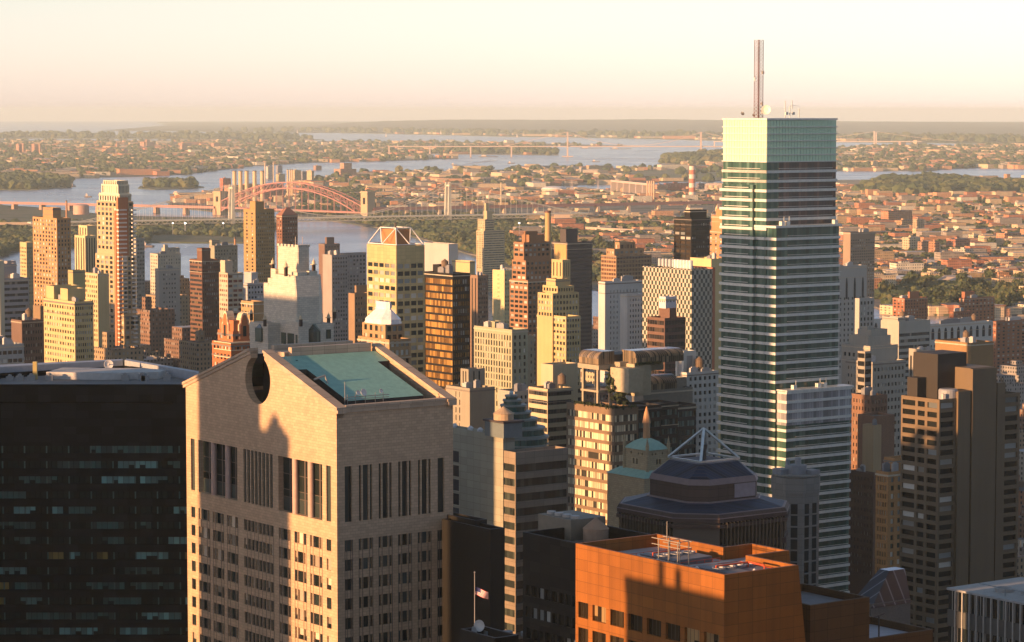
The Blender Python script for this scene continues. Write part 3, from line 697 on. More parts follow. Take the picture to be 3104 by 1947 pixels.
mb = MB(); mb.box(1.4, 33, -10.2, -5.2, 0, zlow - .3); mb.box(S1, 33, -5.2, W1 + 3, 0, zlow - .3)
zq = at(2560, 1120, 995).z; mb.box(S1, 33 + .6, 4, W1 + 3, zlow, zq); mb.obj('lower_wing', gg, b.root)
mb = MB(); mb.box(1.2, 33.3, -10.45, -5.1, zlow - 12.5, zlow - .2); mb.box(33.0, 33.3, -5.1, 20, zlow - 12.5, zlow - .2)
mb.obj('louvre_wall', ribbon((.27, .27, .27), (.31, .31, .31), .3, 1.2, (.16, .16, .16), .1), b.root)
fins = []
def fin(x0, x1, y0, y1, z, h=.85, p=.55): fins.append((x0 - p, x1 + p, y0 - p, y1 + p, z, z + h))
k = 0
for i in range(1, 7): zz = zcap + (ZT - .6 - zcap) * (i - 1) / 6; fins.append((-.55, S1 + .4, -.55, W1 + .3, zz - .25, zz + .12))
for i in range(1, 7):
    zz = zcap + (ZT - .6 - zcap) * (i - 1) / 6; mb = MB(); mb.box(-.5, -.03, -.5, W1 + .3, zz - .1, zz + .22); mb.box(-.03, S1 + .4, -.5, -.03, zz - .1, zz + .22); mb.obj('crown_ledge', white, b.root)
mb = MB()
for i in range(int(S1 / 1.5)): mb.box(i * 1.5, i * 1.5 + .09, -.16, -.03, zcap, ZT - .6)
for i in range(int(W1 / 1.5)): mb.box(-.16, -.03, i * 1.5, i * 1.5 + .09, zcap, ZT - .6)
tag(mb.obj('crown_mullions', plain((.3, .42, .34), .5), b.root), kind='stuff')
z = zcap - 3.45
FB = []
while z > 60:
    if z > zmid - 1:
        FB.append(('a', z))
    elif z > zlow: FB.append(('b', z))
    else: FB.append(('c', z))
    z -= 3.5
fmeshes = 0
for kind, z in FB:
    mb = MB(); p = .5
    # west run with its notch-back, then the south run, drawn as one ledge
    if kind == 'a': segs = [(-p - (1.2 if z < zcap - 8 else 0), 0, 6 if z < zcap - 8 else -p, W1), (-p, 0, -p, W1 + .2), (0, S1 + .3, -p, 0)]
    elif kind == 'b': segs = [(-p - 1.2, 0, 5, W1), (-p, 0, .4, W1 + .2), (-.15, .35, -5.7, .39), (.35, S1 - 2.6, -5.7, -5.2)]
    else: segs = [(-p - 1.2, 0, 5, W1 + 1), (-p, 0, .4, W1 + .2), (-.15, .35, -5.7, .39), (.9, 1.4, -10.7, -5.71), (1.4, 33.4, -10.7, -10.2)]
    if kind == 'c' and z > zlow - 13: segs = segs[:3] + [(1.0, 1.2, -10.8, -5.71), (1.2, 33.5, -10.8, -10.45)]
    for x0, x1, y0, y1 in segs: mb.box(x0, x1, y0, y1, z - .6, z + .42)
    mb.obj('sunshade_ledge', white, b.root)
    mb = MB()
    mb.box(-1.9, -1.7, 8, W1 - 3, z + .95, z + 1.15) if z < zcap - 8 else mb.box(-.6, -.45, 3, W1 - 3, z + .95, z + 1.1)
    yy = 0 if kind == 'a' else (-5.2 if kind == 'b' else -10.3)
    if not (kind == 'c' and z > zlow - 13): mb.box(5.5, S1 - 2, yy - .6, yy - .45, z + .95, z + 1.1)
    mb.obj('sunshade_rail', white, b.root)
for q in ((-.6, S1 - 2.2, -6.0, .5, zmid - .3, zmid + .5), (-.6, -.01, .51, W1 + .8, zmid - .3, zmid + .5), (S1, S1 + .6, -.5, W1 + .8, zmid - .3, zmid + .5), (1.0, 34.2, -11.0, -5.21, zlow - .2, zlow + .5)): mb = MB(); mb.box(*q); mb.obj('setback_ledge', white, b.root)
mb = MB(); mb.box(S1, 33 + .9, 3.7, W1 + 3, zq, zq + .7); mb.obj('wing_roof', white, b.root)
# small gear on the setbacks
for x, y, z in ((4, -3, zmid + .5), (7, -2.5, zmid + .5), (S1 - 4, -3, zmid + .5), (6, -8, zlow + .5), (18, -8, zlow + .5), (21, -8, zlow + .5)):
    mb = MB(); mb.box(x, x + 1.6, y - 1, y + .5, z, z + 1.5); mb.bar((x + 2, y, z), (x + 2, y, z + 3.2), .15); mb.obj('davit_unit', white, b.root)
# mast
Pm = b.loc(at(2299, 352, 1001)); mx, my = Pm[0], Pm[1]; zb_, zt_ = ZT - .5, at(2299, 122, 1001).z; hw_ = 1.15
mb = MB(); mats = [plain((.17, .07, .05), .6), plain((.24, .12, .09), .6)]; nb = 22
for i in range(nb):
    za, zc_ = zb_ + (zt_ - zb_) * i / nb, zb_ + (zt_ - zb_) * (i + 1) / nb; m = (i // 4) % 2
    cs = [(mx + a * hw_, my + c_ * hw_) for a, c_ in ((-1, -1), (1, -1), (1, 1), (-1, 1))]
    for j in range(4):
        c0, c1 = cs[j], cs[(j + 1) % 4]
        mb.bar((*c0, za), (*c0, zc_), .15, m); mb.bar((*c0, za), (*c1, zc_), .08, m); mb.bar((*c1, za), (*c0, zc_), .08, m); mb.bar((*c0, zc_), (*c1, zc_), .08, m)
mast = mb.obj('lattice_mast', mats, b.root)
for zz, dx, s_ in ((zt_ - 12.5, 2.0, .9), (zt_ - 15, -1.9, .6), (zt_ - 24, 1.6, .7), (zt_ - 27, 1.7, .6)):
    mb = MB(); mb.lathe([(s_ * .6, 0), (s_ * .6, 1.2), (.1, 1.3)], (mx + dx, my, zz), 8); mb.obj('antenna_drum', dishw, mast)
def dish(par, loc, r, rot, mat):
    mb = MB(); mb.lathe([(.05, 0), (r * .6, r * .1), (r, r * .3), (r * .98, r * .34), (r * .5, r * .12)], (0, 0, 0), 20); mb.rod((0, 0, -r * .6), (0, 0, 0), .15)
    o = mb.obj('satellite_dish', mat, par, loc); o.rotation_euler = rot; return o
Pd = b.loc(at(2322, 334, 1000)); dish(b.root, (Pd[0], Pd[1], Pd[2]), 1.75, (1.45, 0, -.75), plain((.8, .74, .6), .5))
Pd = b.loc(at(2250, 345, 1003)); dish(b.root, (Pd[0], Pd[1], Pd[2]), .75, (1.2, 0, 1.9), plain((.12, .13, .14), .5))
Pd = b.loc(at(2284, 350, 1003)); dish(b.root, (Pd[0], Pd[1], Pd[2]), .6, (1.2, 0, 1.9), plain((.12, .13, .14), .5))
mb = MB()
for px, y0, y1 in ((2380, 306, 358), (2394, 322, 358), (2401, 304, 330), (2422, 330, 356)):
    a, c_ = b.loc(at(px, y1, 996)), b.loc(at(px, y0, 996)); mb.bar(a, (a[0], a[1], c_[2]), .22)
a = b.loc(at(2394, 322, 996)); mb.bar(a, (a[0] + 3.5, a[1] + 1, a[2] + .2), .15); mb.bar((a[0] + 3.5, a[1] + 1, a[2] + .2), (a[0] + 6.3, a[1] + 1.5, a[2]), .1)
for dx in (-1.6, 1.8): mb.box(a[0] + dx - .5, a[0] + dx + .5, a[1] - .3, a[1] + .3, a[2] - 3.2, a[2] - 2.2)
mb.bar((a[0] - 2, a[1], a[2] - 2.6), (a[0] + 2, a[1], a[2] - 2.6), .15)
mb.obj('antenna_cluster', white, b.root)
# ================================================================ COPPER-BROWN SLOPED TOWER, bottom right
COPP = (.26, .095, .022)
b = Bld('office_tower', 'red brown granite tower with a flat stepped roof of red pipes and railings', 'office building', wall(COPP, 'panel', .6, .5, .25), 1745, 2196, 2420, 1743, 430, first=False, depth=.5)
C = b.C; W1 = reach(C, V, 1745); ZT = C.z; S1 = reach(C, U, 2420)
def rp(px, py): return b.loc(gnd(px, py, ZT))[:2]
# stepped plan (u, v)
PL = [(0, 0), (S1, 0), rp(2290, 1682), rp(2367, 1664), rp(2232, 1633), rp(2120, 1657), rp(1965, 1616), (0, W1)]
PL[2] = (S1, PL[2][1]); u2 = PL[3][0]; PL[3] = (max(u2, S1 + 3), PL[2][1]); PL[4] = (PL[3][0], PL[3][1] + 9.5); PL[5] = (PL[3][0] - 6.5, PL[4][1]); PL[6] = (PL[5][0], W1); 
FOOT.append((C.x, C.y + 15, 45, 1745, 2440, 1640, 430, (C.x, C.y, W1, S1 + 8)))
hs = []
for r in range(6):
    for i in range(8):
        a0 = 1.2 + i * 4.95 + (0 if i < 6 else 0); a1 = a0 + 3.75; a1 = min(a1, W1 - .8)
        y1 = at(1745 + 30, 1827 + 78 * r, 460).z
        if a1 - a0 > 1: hs.append((a0, a1, y1 - 2.75, y1))
mb = MB(); wall_face(mb, lambda a, q, z: (q, a, z), W1, 0, ZT, hs, .6)
sl = 6.0                                   # the east side leans out towards the street
zb_ = 60
bot = [list(p) for p in PL]
for i in (1, 2, 3, 4): bot[i][0] += sl * (ZT - zb_) / 45
for i in range(len(PL) - 1):
    a, c = PL[i], PL[i + 1]; a2, c2 = bot[i], bot[i + 1]
    mb.quad((*a2, zb_), (*c2, zb_), (*c, ZT), (*a, ZT))
n = len(PL); cxm, cym = sum(p[0] for p in PL) / n, sum(p[1] for p in PL) / n
inn = []
for i in range(n):                          # inward offset of the parapet line
    p0, p1, p2 = Vector(PL[i - 1]), Vector(PL[i]), Vector(PL[(i + 1) % n]); d1, d2 = (p1 - p0).normalized(), (p2 - p1).normalized()
    inn.append(tuple(p1 + Vector((-d1.y, d1.x)) * .55 + Vector((-d2.y, d2.x)) * .55))
for i in range(n):
    j = (i + 1) % n; mb.quad((*PL[i], ZT), (*PL[j], ZT), (*inn[j], ZT), (*inn[i], ZT)); mb.quad((*inn[i], ZT - 2.2), (*inn[j], ZT - 2.2), (*inn[j], ZT), (*inn[i], ZT))
mb.obj('wall', b.wm, b.root)
mb = MB(); mb.quad(*[(*q, ZT - 2.2) for q in inn]); mb.obj('roof', plain((.42, .42, .43), .8), b.root)
kk = 0; random.seed(3)
gyel = glass((.03, .022, .012)); byel = glass(blind=(.30, .20, .09)); frc = plain((.06, .04, .03), .5); st = MB()
for a0, a1, z0, z1 in hs:
    bl = random.random() < .5
    for q0, q1 in split(a0, a1, 4, .12):
        mt = byel if (bl and random.random() < .8) else gyel; zz = z0 + (random.choice((0, .8)) if mt is byel else 0)
        for (p0, p1, mm) in ([(zz, z1, mt)] + ([(z0, zz, gyel)] if zz > z0 else [])):
            if kk < 100:
                o = bpy.data.objects.new('window', pane_mesh(mm)); COL.objects.link(o); o.parent = b.root; o.location = (.5, q1, p0); o.rotation_euler = (0, 0, -math.pi / 2); o.scale = (q1 - q0, 1, p1 - p0); kk += 1
            else: st.quad((.5, q1, p0), (.5, q0, p0), (.5, q0, p1), (.5, q1, p1), m=0 if mm is gyel else 1)
    st.quad((.56, a1, z0), (.56, a0, z0), (.56, a0, z1), (.56, a1, z1), m=2)
tag(st.obj('window', [gyel, byel, frc], b.root), kind='stuff')
zr = ZT - 2.2; red = plain((.55, .08, .03), .5); blackm = plain((.04, .04, .04), .7)
def pipes(name, pts, r, mat, z=zr + 1.0):
    mb = MB()
    for i in range(len(pts) - 1): mb.rod((*pts[i], z), (*pts[i + 1], z), r, n=6)
    for p in pts: mb.rod((*p, zr), (*p, z), r * .8, n=5)
    mb.obj(name, mat, b.root)
def rail(pts, z0=zr, h=1.15, mat=red):
    mb = MB()
    for i in range(len(pts) - 1):
        a, c = Vector(pts[i]), Vector(pts[i + 1]); L = (c - a).length; k = max(1, int(L / 1.6))
        for zz in (h * .5, h): mb.bar((*a, z0 + zz), (*c, z0 + zz), .09)
        for j in range(k + 1): p = a.lerp(c, j / k); mb.bar((*p, z0), (*p, z0 + h), .07)
    mb.obj('railing', mat, b.root)
def cool(u0, u1, v0, v1, h=1.6, nf=2):
    mb = MB(); mb.box(u0, u1, v0, v1, zr, zr + h)
    for i in range(nf): mb.lathe([(1.15, 0), (1.15, .35), (.95, .35), (.9, .1)], (u0 + (u1 - u0) * (i + .5) / nf, (v0 + v1) / 2, zr + h), 16, 1)
    mb.obj('cooling_unit', [plain((.16, .15, .15), .6), plain((.3, .3, .3), .4, .4)], b.root)
cool(5, 13.5, 19, 28, 1.4, 3); cool(4.5, 9, 3.5, 12.5, 1.4, 2); cool(10, 14, 5, 13, 1.2, 2)
rail([(4.2, 18), (4.2, 30), (14, 30)]); rail([(4.2, 18), (14.4, 18)]); rail([(3.8, 2.5), (3.8, 13.5), (15, 13.5)]); rail([(14.6, 2), (14.6, 13)])
pipes('pipe_run', [(5, 8), (12, 8), (12, 4)], .16, red, zr + 2.0); pipes('pipe_run', [(4.6, 24), (13, 24)], .14, red, zr + 2.1); pipes('pipe_run', [(2.5, 16), (15, 15.2)], .3, plain((.45, .44, .42), .4, .3), zr + .8)
mb = MB()
for v in (15.2, 17.6, 20.2):
    for u in (2.8, 5.2): mb.bar((u, v, zr), (u, v, zr + 5.2), .14)
    mb.bar((2.8, v, zr + 5.2), (5.2, v, zr + 5.2), .12)
for u in (2.8, 5.2): mb.bar((u, 14.5, zr + 4.2), (u, 22, zr + 4.2), .13); mb.bar((u, 14.5, zr + 5.2), (u, 22, zr + 5.2), .13)
mb.bar((2.8, 18, zr + 5.2), (2.8, 18, zr + 8.4), .12); mb.obj('pipe_rack', plain((.3, .27, .22), .5, .2), b.root)
mb = MB(); mb.box(.9, 2.0, 9, 24, zr + 1.2, zr + 1.9); mb.obj('cleaning_track', plain((.5, .36, .25), .5), b.root)
for u, v in ((2.2, 24.5), (2.4, 20), (3, 10.5), (11, 9), (9, 3)): mb = MB(); mb.lathe([(.35, 0), (.35, 1.3), (.5, 1.4), (.1, 1.9)], (u, v, zr), 10); mb.obj('roof_vent', plain((.6, .58, .55), .4), b.root)
# stepped east wings lower down: same granite, their shade put into a darker colour
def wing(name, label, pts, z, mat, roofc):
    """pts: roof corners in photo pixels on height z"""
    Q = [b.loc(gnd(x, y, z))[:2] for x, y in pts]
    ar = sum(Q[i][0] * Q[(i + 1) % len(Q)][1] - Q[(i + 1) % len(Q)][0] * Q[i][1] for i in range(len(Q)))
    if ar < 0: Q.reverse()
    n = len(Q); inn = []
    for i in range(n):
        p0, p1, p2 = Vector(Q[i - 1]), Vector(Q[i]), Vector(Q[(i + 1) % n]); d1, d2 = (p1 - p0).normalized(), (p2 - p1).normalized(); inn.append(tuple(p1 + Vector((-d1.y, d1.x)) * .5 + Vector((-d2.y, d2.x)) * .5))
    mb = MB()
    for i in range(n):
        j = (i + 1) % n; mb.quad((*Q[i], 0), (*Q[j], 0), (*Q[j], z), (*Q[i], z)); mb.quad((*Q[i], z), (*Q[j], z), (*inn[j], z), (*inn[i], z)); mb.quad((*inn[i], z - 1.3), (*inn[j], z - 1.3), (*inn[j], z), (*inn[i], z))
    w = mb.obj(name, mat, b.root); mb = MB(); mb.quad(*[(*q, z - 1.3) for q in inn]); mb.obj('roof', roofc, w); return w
zA = at(2636, 1810, 452).z; zB = at(2828, 1910, 462).z
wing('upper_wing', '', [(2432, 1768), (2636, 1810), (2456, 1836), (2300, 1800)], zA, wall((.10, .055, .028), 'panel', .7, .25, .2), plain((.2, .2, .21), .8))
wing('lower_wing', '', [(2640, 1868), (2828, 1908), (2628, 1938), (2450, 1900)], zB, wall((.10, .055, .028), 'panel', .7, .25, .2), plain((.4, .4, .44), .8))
w0 = b.loc(gnd(2664, 1925, zB)); mb = MB(); mb.bar((w0[0], w0[1], zB - 1.2), (w0[0], w0[1], zB + 3.2), .2); mb.bar((w0[0] - 1, w0[1], zB + 3.2), (w0[0] + 1.6, w0[1] + .4, zB + 3.5), .15); mb.bar((w0[0] - 1, w0[1], zB - .8), (w0[0] + 1.2, w0[1], zB - .8), .25); mb.obj('davit', blackm, b.root)

# ================================================================ BLACK GLASS NEIGHBOUR behind it
bk = wall((.012, .011, .009), 'panel', .6, .3, .2)
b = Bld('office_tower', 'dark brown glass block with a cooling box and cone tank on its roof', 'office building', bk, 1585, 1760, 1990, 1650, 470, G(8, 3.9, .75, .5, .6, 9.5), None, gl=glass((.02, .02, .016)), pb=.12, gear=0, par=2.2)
u0, v0, S, W, z1 = b.last; q = b.loc(gnd(1720, 1622, z1 - 2)); mb = MB()
mb.box(q[0] - 3, q[0] + 5, q[1] - 5, q[1] + 5, z1 - 2.2, z1 + 1.6)
for k in range(4): mb.lathe([(.85, 0), (.85, .5), (.6, .5)], (q[0] - 1, q[1] - 3.6 + 2.4 * k, z1 + 1.6), 12, 1)
mb.obj('cooling_box', [plain((.17, .15, .11), .6), plain((.35, .33, .3), .5)], b.root)
q = b.loc(gnd(1806, 1638, z1 - 2)); mb = MB(); mb.lathe([(2.3, 0), (2.3, 2.4), (2.45, 2.4), (.1, 4.4)], (q[0], q[1], z1 - 2.2), 20); mb.obj('water_tank', plain((.30, .2, .13), .9), b.root); b.done()

# ================================================================ OCTAGONAL TOWER WITH THE STEEL PYRAMID
root = empty('office_tower', (0, 0, 0), R(UA)); Ccen = at(2133, 1420, 640); root.location = (Ccen.x, Ccen.y, 0)
tag(root, 'dark octagonal tower stepping up to an open steel pyramid frame', 'office building'); FOOT.append((Ccen.x, Ccen.y, 26, 1870, 2390, 1400, 610, None))
def octa(a, c): h = a / 2; return [(-h + c, -h), (h - c, -h), (h, -h + c), (h, h - c), (h - c, h), (-h + c, h), (-h, h - c), (-h, -h + c)]
brn = wall((.10, .07, .06), 'panel', .7, .2, .25); navy = ribbon((.016, .027, .052), (.024, .038, .065), .4, 1.3, (.10, .085, .08), .1); navy.node_tree.nodes['Principled BSDF'].inputs['Roughness'].default_value = .5; navy.node_tree.nodes['Principled BSDF'].inputs['Specular IOR Level'].default_value = .2; rib = ribbon((.012, .012, .012), (.03, .03, .028), .2, 1.15, (.16, .13, .1), .3)
zc = lambda y, D: at(2133, y, D).z
z_t0, z_t1, z_t2, z_m0, z_l0, z_l1 = zc(1422, 624), zc(1468, 621), zc(1482, 620), zc(1538, 619), zc(1541, 619), zc(1590, 613)
mb = MB(); mb.loft(octa(20.4, 3.2), z_t1, octa(12.2, .5), z_t0, 0); mb.obj('upper_glass_roof', navy, root)
mb = MB(); mb.loft(octa(21.2, 3.4), z_m0 - 1, octa(21.2, 3.4), z_t2, 0); mb.obj('upper_band', brn, root)
trm = plain((.21, .15, .14), .6); mb = MB(); mb.loft(octa(21.7, 3.5), z_t2 - .3, octa(20.6, 3.2), z_t1 + .1, 0); mb.obj('stone_trim', trm, root); mb = MB(); mb.loft(octa(24.0, 4.0), z_l0 - .9, octa(22.6, 3.8), z_l0 + .25, 0); mb.obj('stone_trim', trm, root); mb = MB(); mb.loft(octa(36.4, 7.8), z_l1 + .2, octa(35.0, 7.5), z_l1 + 1.3, 0); mb.obj('stone_trim', trm, root)
q = at(2133 + 55, 1510, 625); mb = MB(); mb.box(.5, 6.9, -10.85, -10.62, z_m0 + .4, z_t2 - .5); o = mb.obj('louvre_panel', plain((.3, .26, .27), .5), root)
mb = MB(); mb.loft(octa(35.5, 7.6), z_l1 + 1.1, octa(22.8, 3.8), z_l0, 0); mb.obj('lower_glass_roof', navy, root)
mb = MB(); mb.loft(octa(36.2, 7.7), z_l1 - .7, octa(36.2, 7.7), z_l1 + .3, 0); mb.loft(octa(36.2, 7.7), z_l1 + .35, octa(35.4, 7.5), z_l1 + 1.15, 0); mb.loft(octa(36.5, 7.8), z_l1 - 2.0, octa(36.5, 7.8), z_l1 - 1.2); mb.obj('lower_band', brn, root)
mb = MB(); mb.loft(octa(35.2, 7.5), 0, octa(35.2, 7.5), z_l1 - .8); mb.obj('wall', rib, root)
for k in range(9):
    zz = z_l1 - 7.2 - 3.9 * k; mb = MB(); mb.loft(octa(35.9, 7.65), zz, octa(35.9, 7.65), zz + 1.3); mb.obj('spandrel', brn, root)
for k in range(16):
    x = -8.2 + k * 1.1
    for q in ((x, x + .22, -18.35, -17.65), (-18.35, -17.65, x, x + .22)): mb = MB(); mb.box(*q, z_l1 - 14, z_l1 - .8); mb.obj('bronze_rib', plain((.2, .16, .11), .4, .4), root)
stl = plain((.55, .58, .55), .3, .5, 'brushed steel'); mb = MB(); h = 6.0; zz0 = z_t0 + .6; zA = at(2133, 1302, 638).z
base = [(-h, -h), (h, -h), (h, h), (-h, h)]
for i in range(4):
    mb.bar((*base[i], zz0), (0, 0, zA), .48); mb.bar((*base[i], zz0), (*base[(i + 1) % 4], zz0), .42); m_ = ((base[i][0] + base[(i + 1) % 4][0]) / 2, (base[i][1] + base[(i + 1) % 4][1]) / 2)
mb.obj('pyramid_frame', stl, root)
mb = MB(); mb.rod((0, 0, z_t0), (0, 0, zz0 + 3.2), .25, n=8, r2=.9); mb.rod((1.8, 1.5, z_t0), (1.8, 1.5, zz0 + 3), .2); mb.obj('beacon_mast', plain((.05, .05, .05), .6), root)

# ================================================================ CREAM STONE TOWER with lanterns
LIME = (.60, .55, .50)
root = empty('hotel_tower', (0, 0, 0), R(UA)); lm = wall(LIME, 'stone', .65, .18); D = 800
C = at(898, 902, D); root.location = (C.x, C.y, 0); tag(root, 'pale limestone tower with sloped shoulders, crenellated block and lantern finials', 'hotel tower'); FOOT.append((C.x, C.y + 15, 30, 757, 1018, 745, D, (C.x, C.y, 30, 24)))
zf = lambda y: at(898, y, D).z
Wb, Sb = reach(C, V, 784), reach(C, U, 993)
z1, z2, z3 = zf(968), zf(902), zf(838)
def chq(x0, x1, y0, y1, c, c2=.3): return [(x0 + c2, y0), (x1 - c, y0), (x1, y0 + c), (x1, y1 - c), (x1 - c, y1), (x0 + c, y1), (x0, y1 - c), (x0, y0 + c2)]
mb = MB(); mb.prism(chq(0, Sb, 0, Wb, 3.0), z1 - 20, z2)
tb = (1.6, 10.2, 4.0, 14.0)
mb.loft(chq(0, Sb, 0, Wb, 3.0), z2, chq(*[tb[0] - .6, tb[1] + .8, tb[2] - 1.5, tb[3] + 1.5], 1.5), z3)
mb.obj('shoulder', lm, root)
mb = MB()
for k, (x0, x1, y0, y1, a, c_) in enumerate(((.9, 4.5, Wb - 6, Wb - 1.5, 902, 868), (.9, 4, Wb - 9.5, Wb - 4, 880, 852))): mb.box(x0, x1, y0, y1, zf(a) - 3, zf(c_))
mb.obj('stepped_block', lm, root)
zt = zf(746)
CT = at(902, 746, D + 6); q = (C - CT); 
dl = Vector((CT.x - C.x, CT.y - C.y, 0)); tu, tv = dl.dot(U), dl.dot(V); tw, ts = reach(CT, V, 838), reach(CT, U, 941)
mb = MB(); mb.prism(chq(tu, tu + ts, tv, tv + tw, .8), z3 - 1, zt - .7)
n = 6
for i in range(n):
    y = tv + tw * (i + .2) / n; mb.box(tu, tu + .5, y, y + tw / n * .62, zt - .7, zt)
    x = tu + ts * (i + .2) / n; mb.box(x, x + ts / n * .62, tv, tv + .5, zt - .7, zt)
mb.obj('top_block', lm, root)
mb = MB(); w2 = 2.2
mb.box(tu - 1.0, tu + 1.9, tv + tw - 1, tv + tw + 1.8, z3 - 2, zf(824)); mb.box(tu - 1.6, tu + 1.8, tv - 2.4, tv + 1.5, z3 - 2, zf(828)); mb.box(tu + ts - 1.5, tu + ts + 1.4, tv - 1.6, tv + 1.5, z3 - 2, zf(826)); mb.obj('corner_pier', lm, root)
dkb = plain((.05, .03, .02), .6); capm = plain((.5, .42, .28), .6)
def lantern(P, h=3.6, s=1.0):
    x, y, z = P; mb = MB(); mb.box(x - .42 * s, x + .42 * s, y - .42 * s, y + .42 * s, z, z + h * .62, 0); mb.box(x - .75 * s, x + .75 * s, y - .75 * s, y + .75 * s, z + h * .62, z + h * .67, 1)
    mb.lathe([(.55 * s, 0), (.45 * s, h * .2), (.12, h * .3), (.05, h * .42)], (x, y, z + h * .67), 8, 1); mb.obj('lantern_finial', [dkb, capm], root)
def lloc(px, py, dd=0): P = at(px, py, D + dd); d = Vector((P.x - C.x, P.y - C.y, 0)); return (d.dot(U), d.dot(V), P.z)
for px, py, dd in ((827, 828, 20), (867, 838, 4), (951, 830, 8)): lantern(lloc(px, py, dd), 4.3)
# lower wings and their glazing
z0 = zf(984)
L1 = at(808, 984, D - 2); l1 = lloc(808, 980, -1)
wings = [(lloc(808, 985, -4), 758, None, 10, 985), (lloc(1060, 985, -4), None, None, 0, 0)]
mb = MB(); CL = at(812, 985, D + 2); dd = Vector((CL.x - C.x, CL.y - C.y, 0)); lu, lv = dd.dot(U), dd.dot(V); wW = reach(CL, V, 757)
mb.box(lu, lu + 12, lv, lv + wW, 0, zf(984)); mb.obj('north_wing', lm, root)
mb = MB(); CR = at(905, 985, D - 4); dd = Vector((CR.x - C.x, CR.y - C.y, 0)); ru, rv = dd.dot(U), dd.dot(V); sR = reach(CR, U, 1018); wR = reach(CR, V, 822)
mb.box(ru + 2.2, ru + sR, rv + 1.2, rv + 14, 0, zf(984)); mb.box(ru, ru + 3.5, rv, rv + wR, 0, zf(975)); mb.obj('south_wing', lm, root)
mb = MB(); x0 = ru + sR - 9.2; x1 = x0 + 4.6; yb = rv + 1.2; zb0, zb1 = zf(1042), zf(983); py_ = [(x0, yb), (x0 + 1.1, yb - 1.6), (x1 - 1.1, yb - 1.6), (x1, yb)]
mb.prism(py_, zb0, zb1 - 2.2); mb.loft(py_, zb1 - 2.15, [(x0 + 1.8, yb - .1), (x0 + 2.2, yb - .3), (x1 - 2.2, yb - .3), (x1 - 1.8, yb - .1)], zb1)
mb.obj('bay_window', [ribbon((.11, .13, .1), (.13, .14, .11), .5, 1.1, (.03, .03, .03), .14)], root)
gw = glass((.10, .13, .10))
for nm, x0, x1, y0, y1, za, zb_ in (('bay_window', lu - .5, lu, lv + 3, lv + 6.4, zf(1038), zf(1000)), ('window', ru - .06, ru, rv + 7.2, rv + 9.6, zf(1042), zf(1012)), ('window', ru - .06, ru, rv + 2.6, rv + 6.0, zf(1042), zf(1012)), ('window', ru - .06, ru, rv + .7, rv + 1.4, zf(1042), zf(1014)), ('window', ru + sR - 2.6, ru + sR - 1.2, rv + 1.1, rv + 1.2, zf(1030), zf(1002))):
    mb = MB(); mb.box(x0, x1, y0, y1, za, zb_); f = mb.obj(nm, gw if nm == 'bay_window' else glass((.08, .1, .075)), root)
    mb = MB()
    if y1 - y0 > x1 - x0:
        mb.box(x0 - .08, x0 - .01, y0 - .15, y0, za - .15, zb_ + .15); mb.box(x0 - .08, x0 - .01, y1, y1 + .15, za - .15, zb_ + .15); mb.box(x0 - .08, x0 - .01, y0, y1, zb_, zb_ + .15); mb.box(x0 - .2, x0 - .01, y0, y1, za - .3, za)
    else: mb.box(x0 - .15, x0, y0 - .07, y0 - .01, za, zb_); mb.box(x1, x1 + .15, y0 - .07, y0 - .01, za, zb_)
    mb.obj('frame', plain((.05, .07, .06), .5), f)
mb = MB(); mb.loft([(lu - .5, lv + 3), (lu, lv + 3), (lu, lv + 6.4), (lu - .5, lv + 6.4)], zf(1000), [(lu - .06, lv + 4.6), (lu, lv + 4.6), (lu, lv + 4.8), (lu - .06, lv + 4.8)], zf(986)); mb.obj('bay_gable', plain((.12, .15, .17), .3), root)
for px, py, dd in ((762, 972, 14), (803, 990, 0), (912, 990, -6), (996, 985, 8), (1014, 966, 16)): lantern(lloc(px, py, dd), 3.4, .9)
mb = MB()
for px, y0, y1 in ((896, 718, 746), (917, 718, 746), (912, 740, 747)): a = lloc(px, y1, 10); mb.bar(a, (a[0], a[1], lloc(px, y0, 10)[2]), .12)
mb.obj('aerial', plain((.6, .5, .4), .5), root)

# ================================================================ WHITE METAL CAP
b = Bld('apartment_tower', 'brick and glass tower under a faceted white metal cap', 'apartment tower', wall((.42, .27, .17), 'brick', .7, .15), 1098, 1168, 1225, 985, 978, G(4, 3.2, .5, .62, .5, .6), G(3, 3.2, .7, .6, .5, .6), gear=0, pb=.55, yb=1060)
u0, v0, S, W, z1 = b.last; zz = lambda y: at(1168, y, 983).z; wc_ = plain((.72, .71, .72), .35, name='white metal')
o0 = chq(-.4, S + .4, -.4, W + .4, 2.6, 2.6); o1 = chq(-.2, S + .2, -.2, W + .2, 2.6, 2.6); o2 = chq(3.2, S - 3.0, 3.0, W - 3.2, 1.3, 1.3)
mb = MB(); mb.prism(o0, z1, z1 + .6); mb.loft(o1, z1 + .6, o1, zz(968)); mb.loft(o1, zz(968), o2, zz(938)); mb.loft(o2, zz(938), o2, zz(916)); mb.obj('cap', wc_, b.root)
mb = MB(); mb.box(3.9, S - 3.4, 2.9, 2.99, zz(934), zz(921)); mb.obj('cap_louvre', plain((.5, .5, .52), .5), b.root)
b.tier(1085, 1180, 1245, 1030, -6, 0, G(5, 3.2, .55, .6, .5, .8), G(4, 3.2, .65, .6, .5, .8)); b.done()

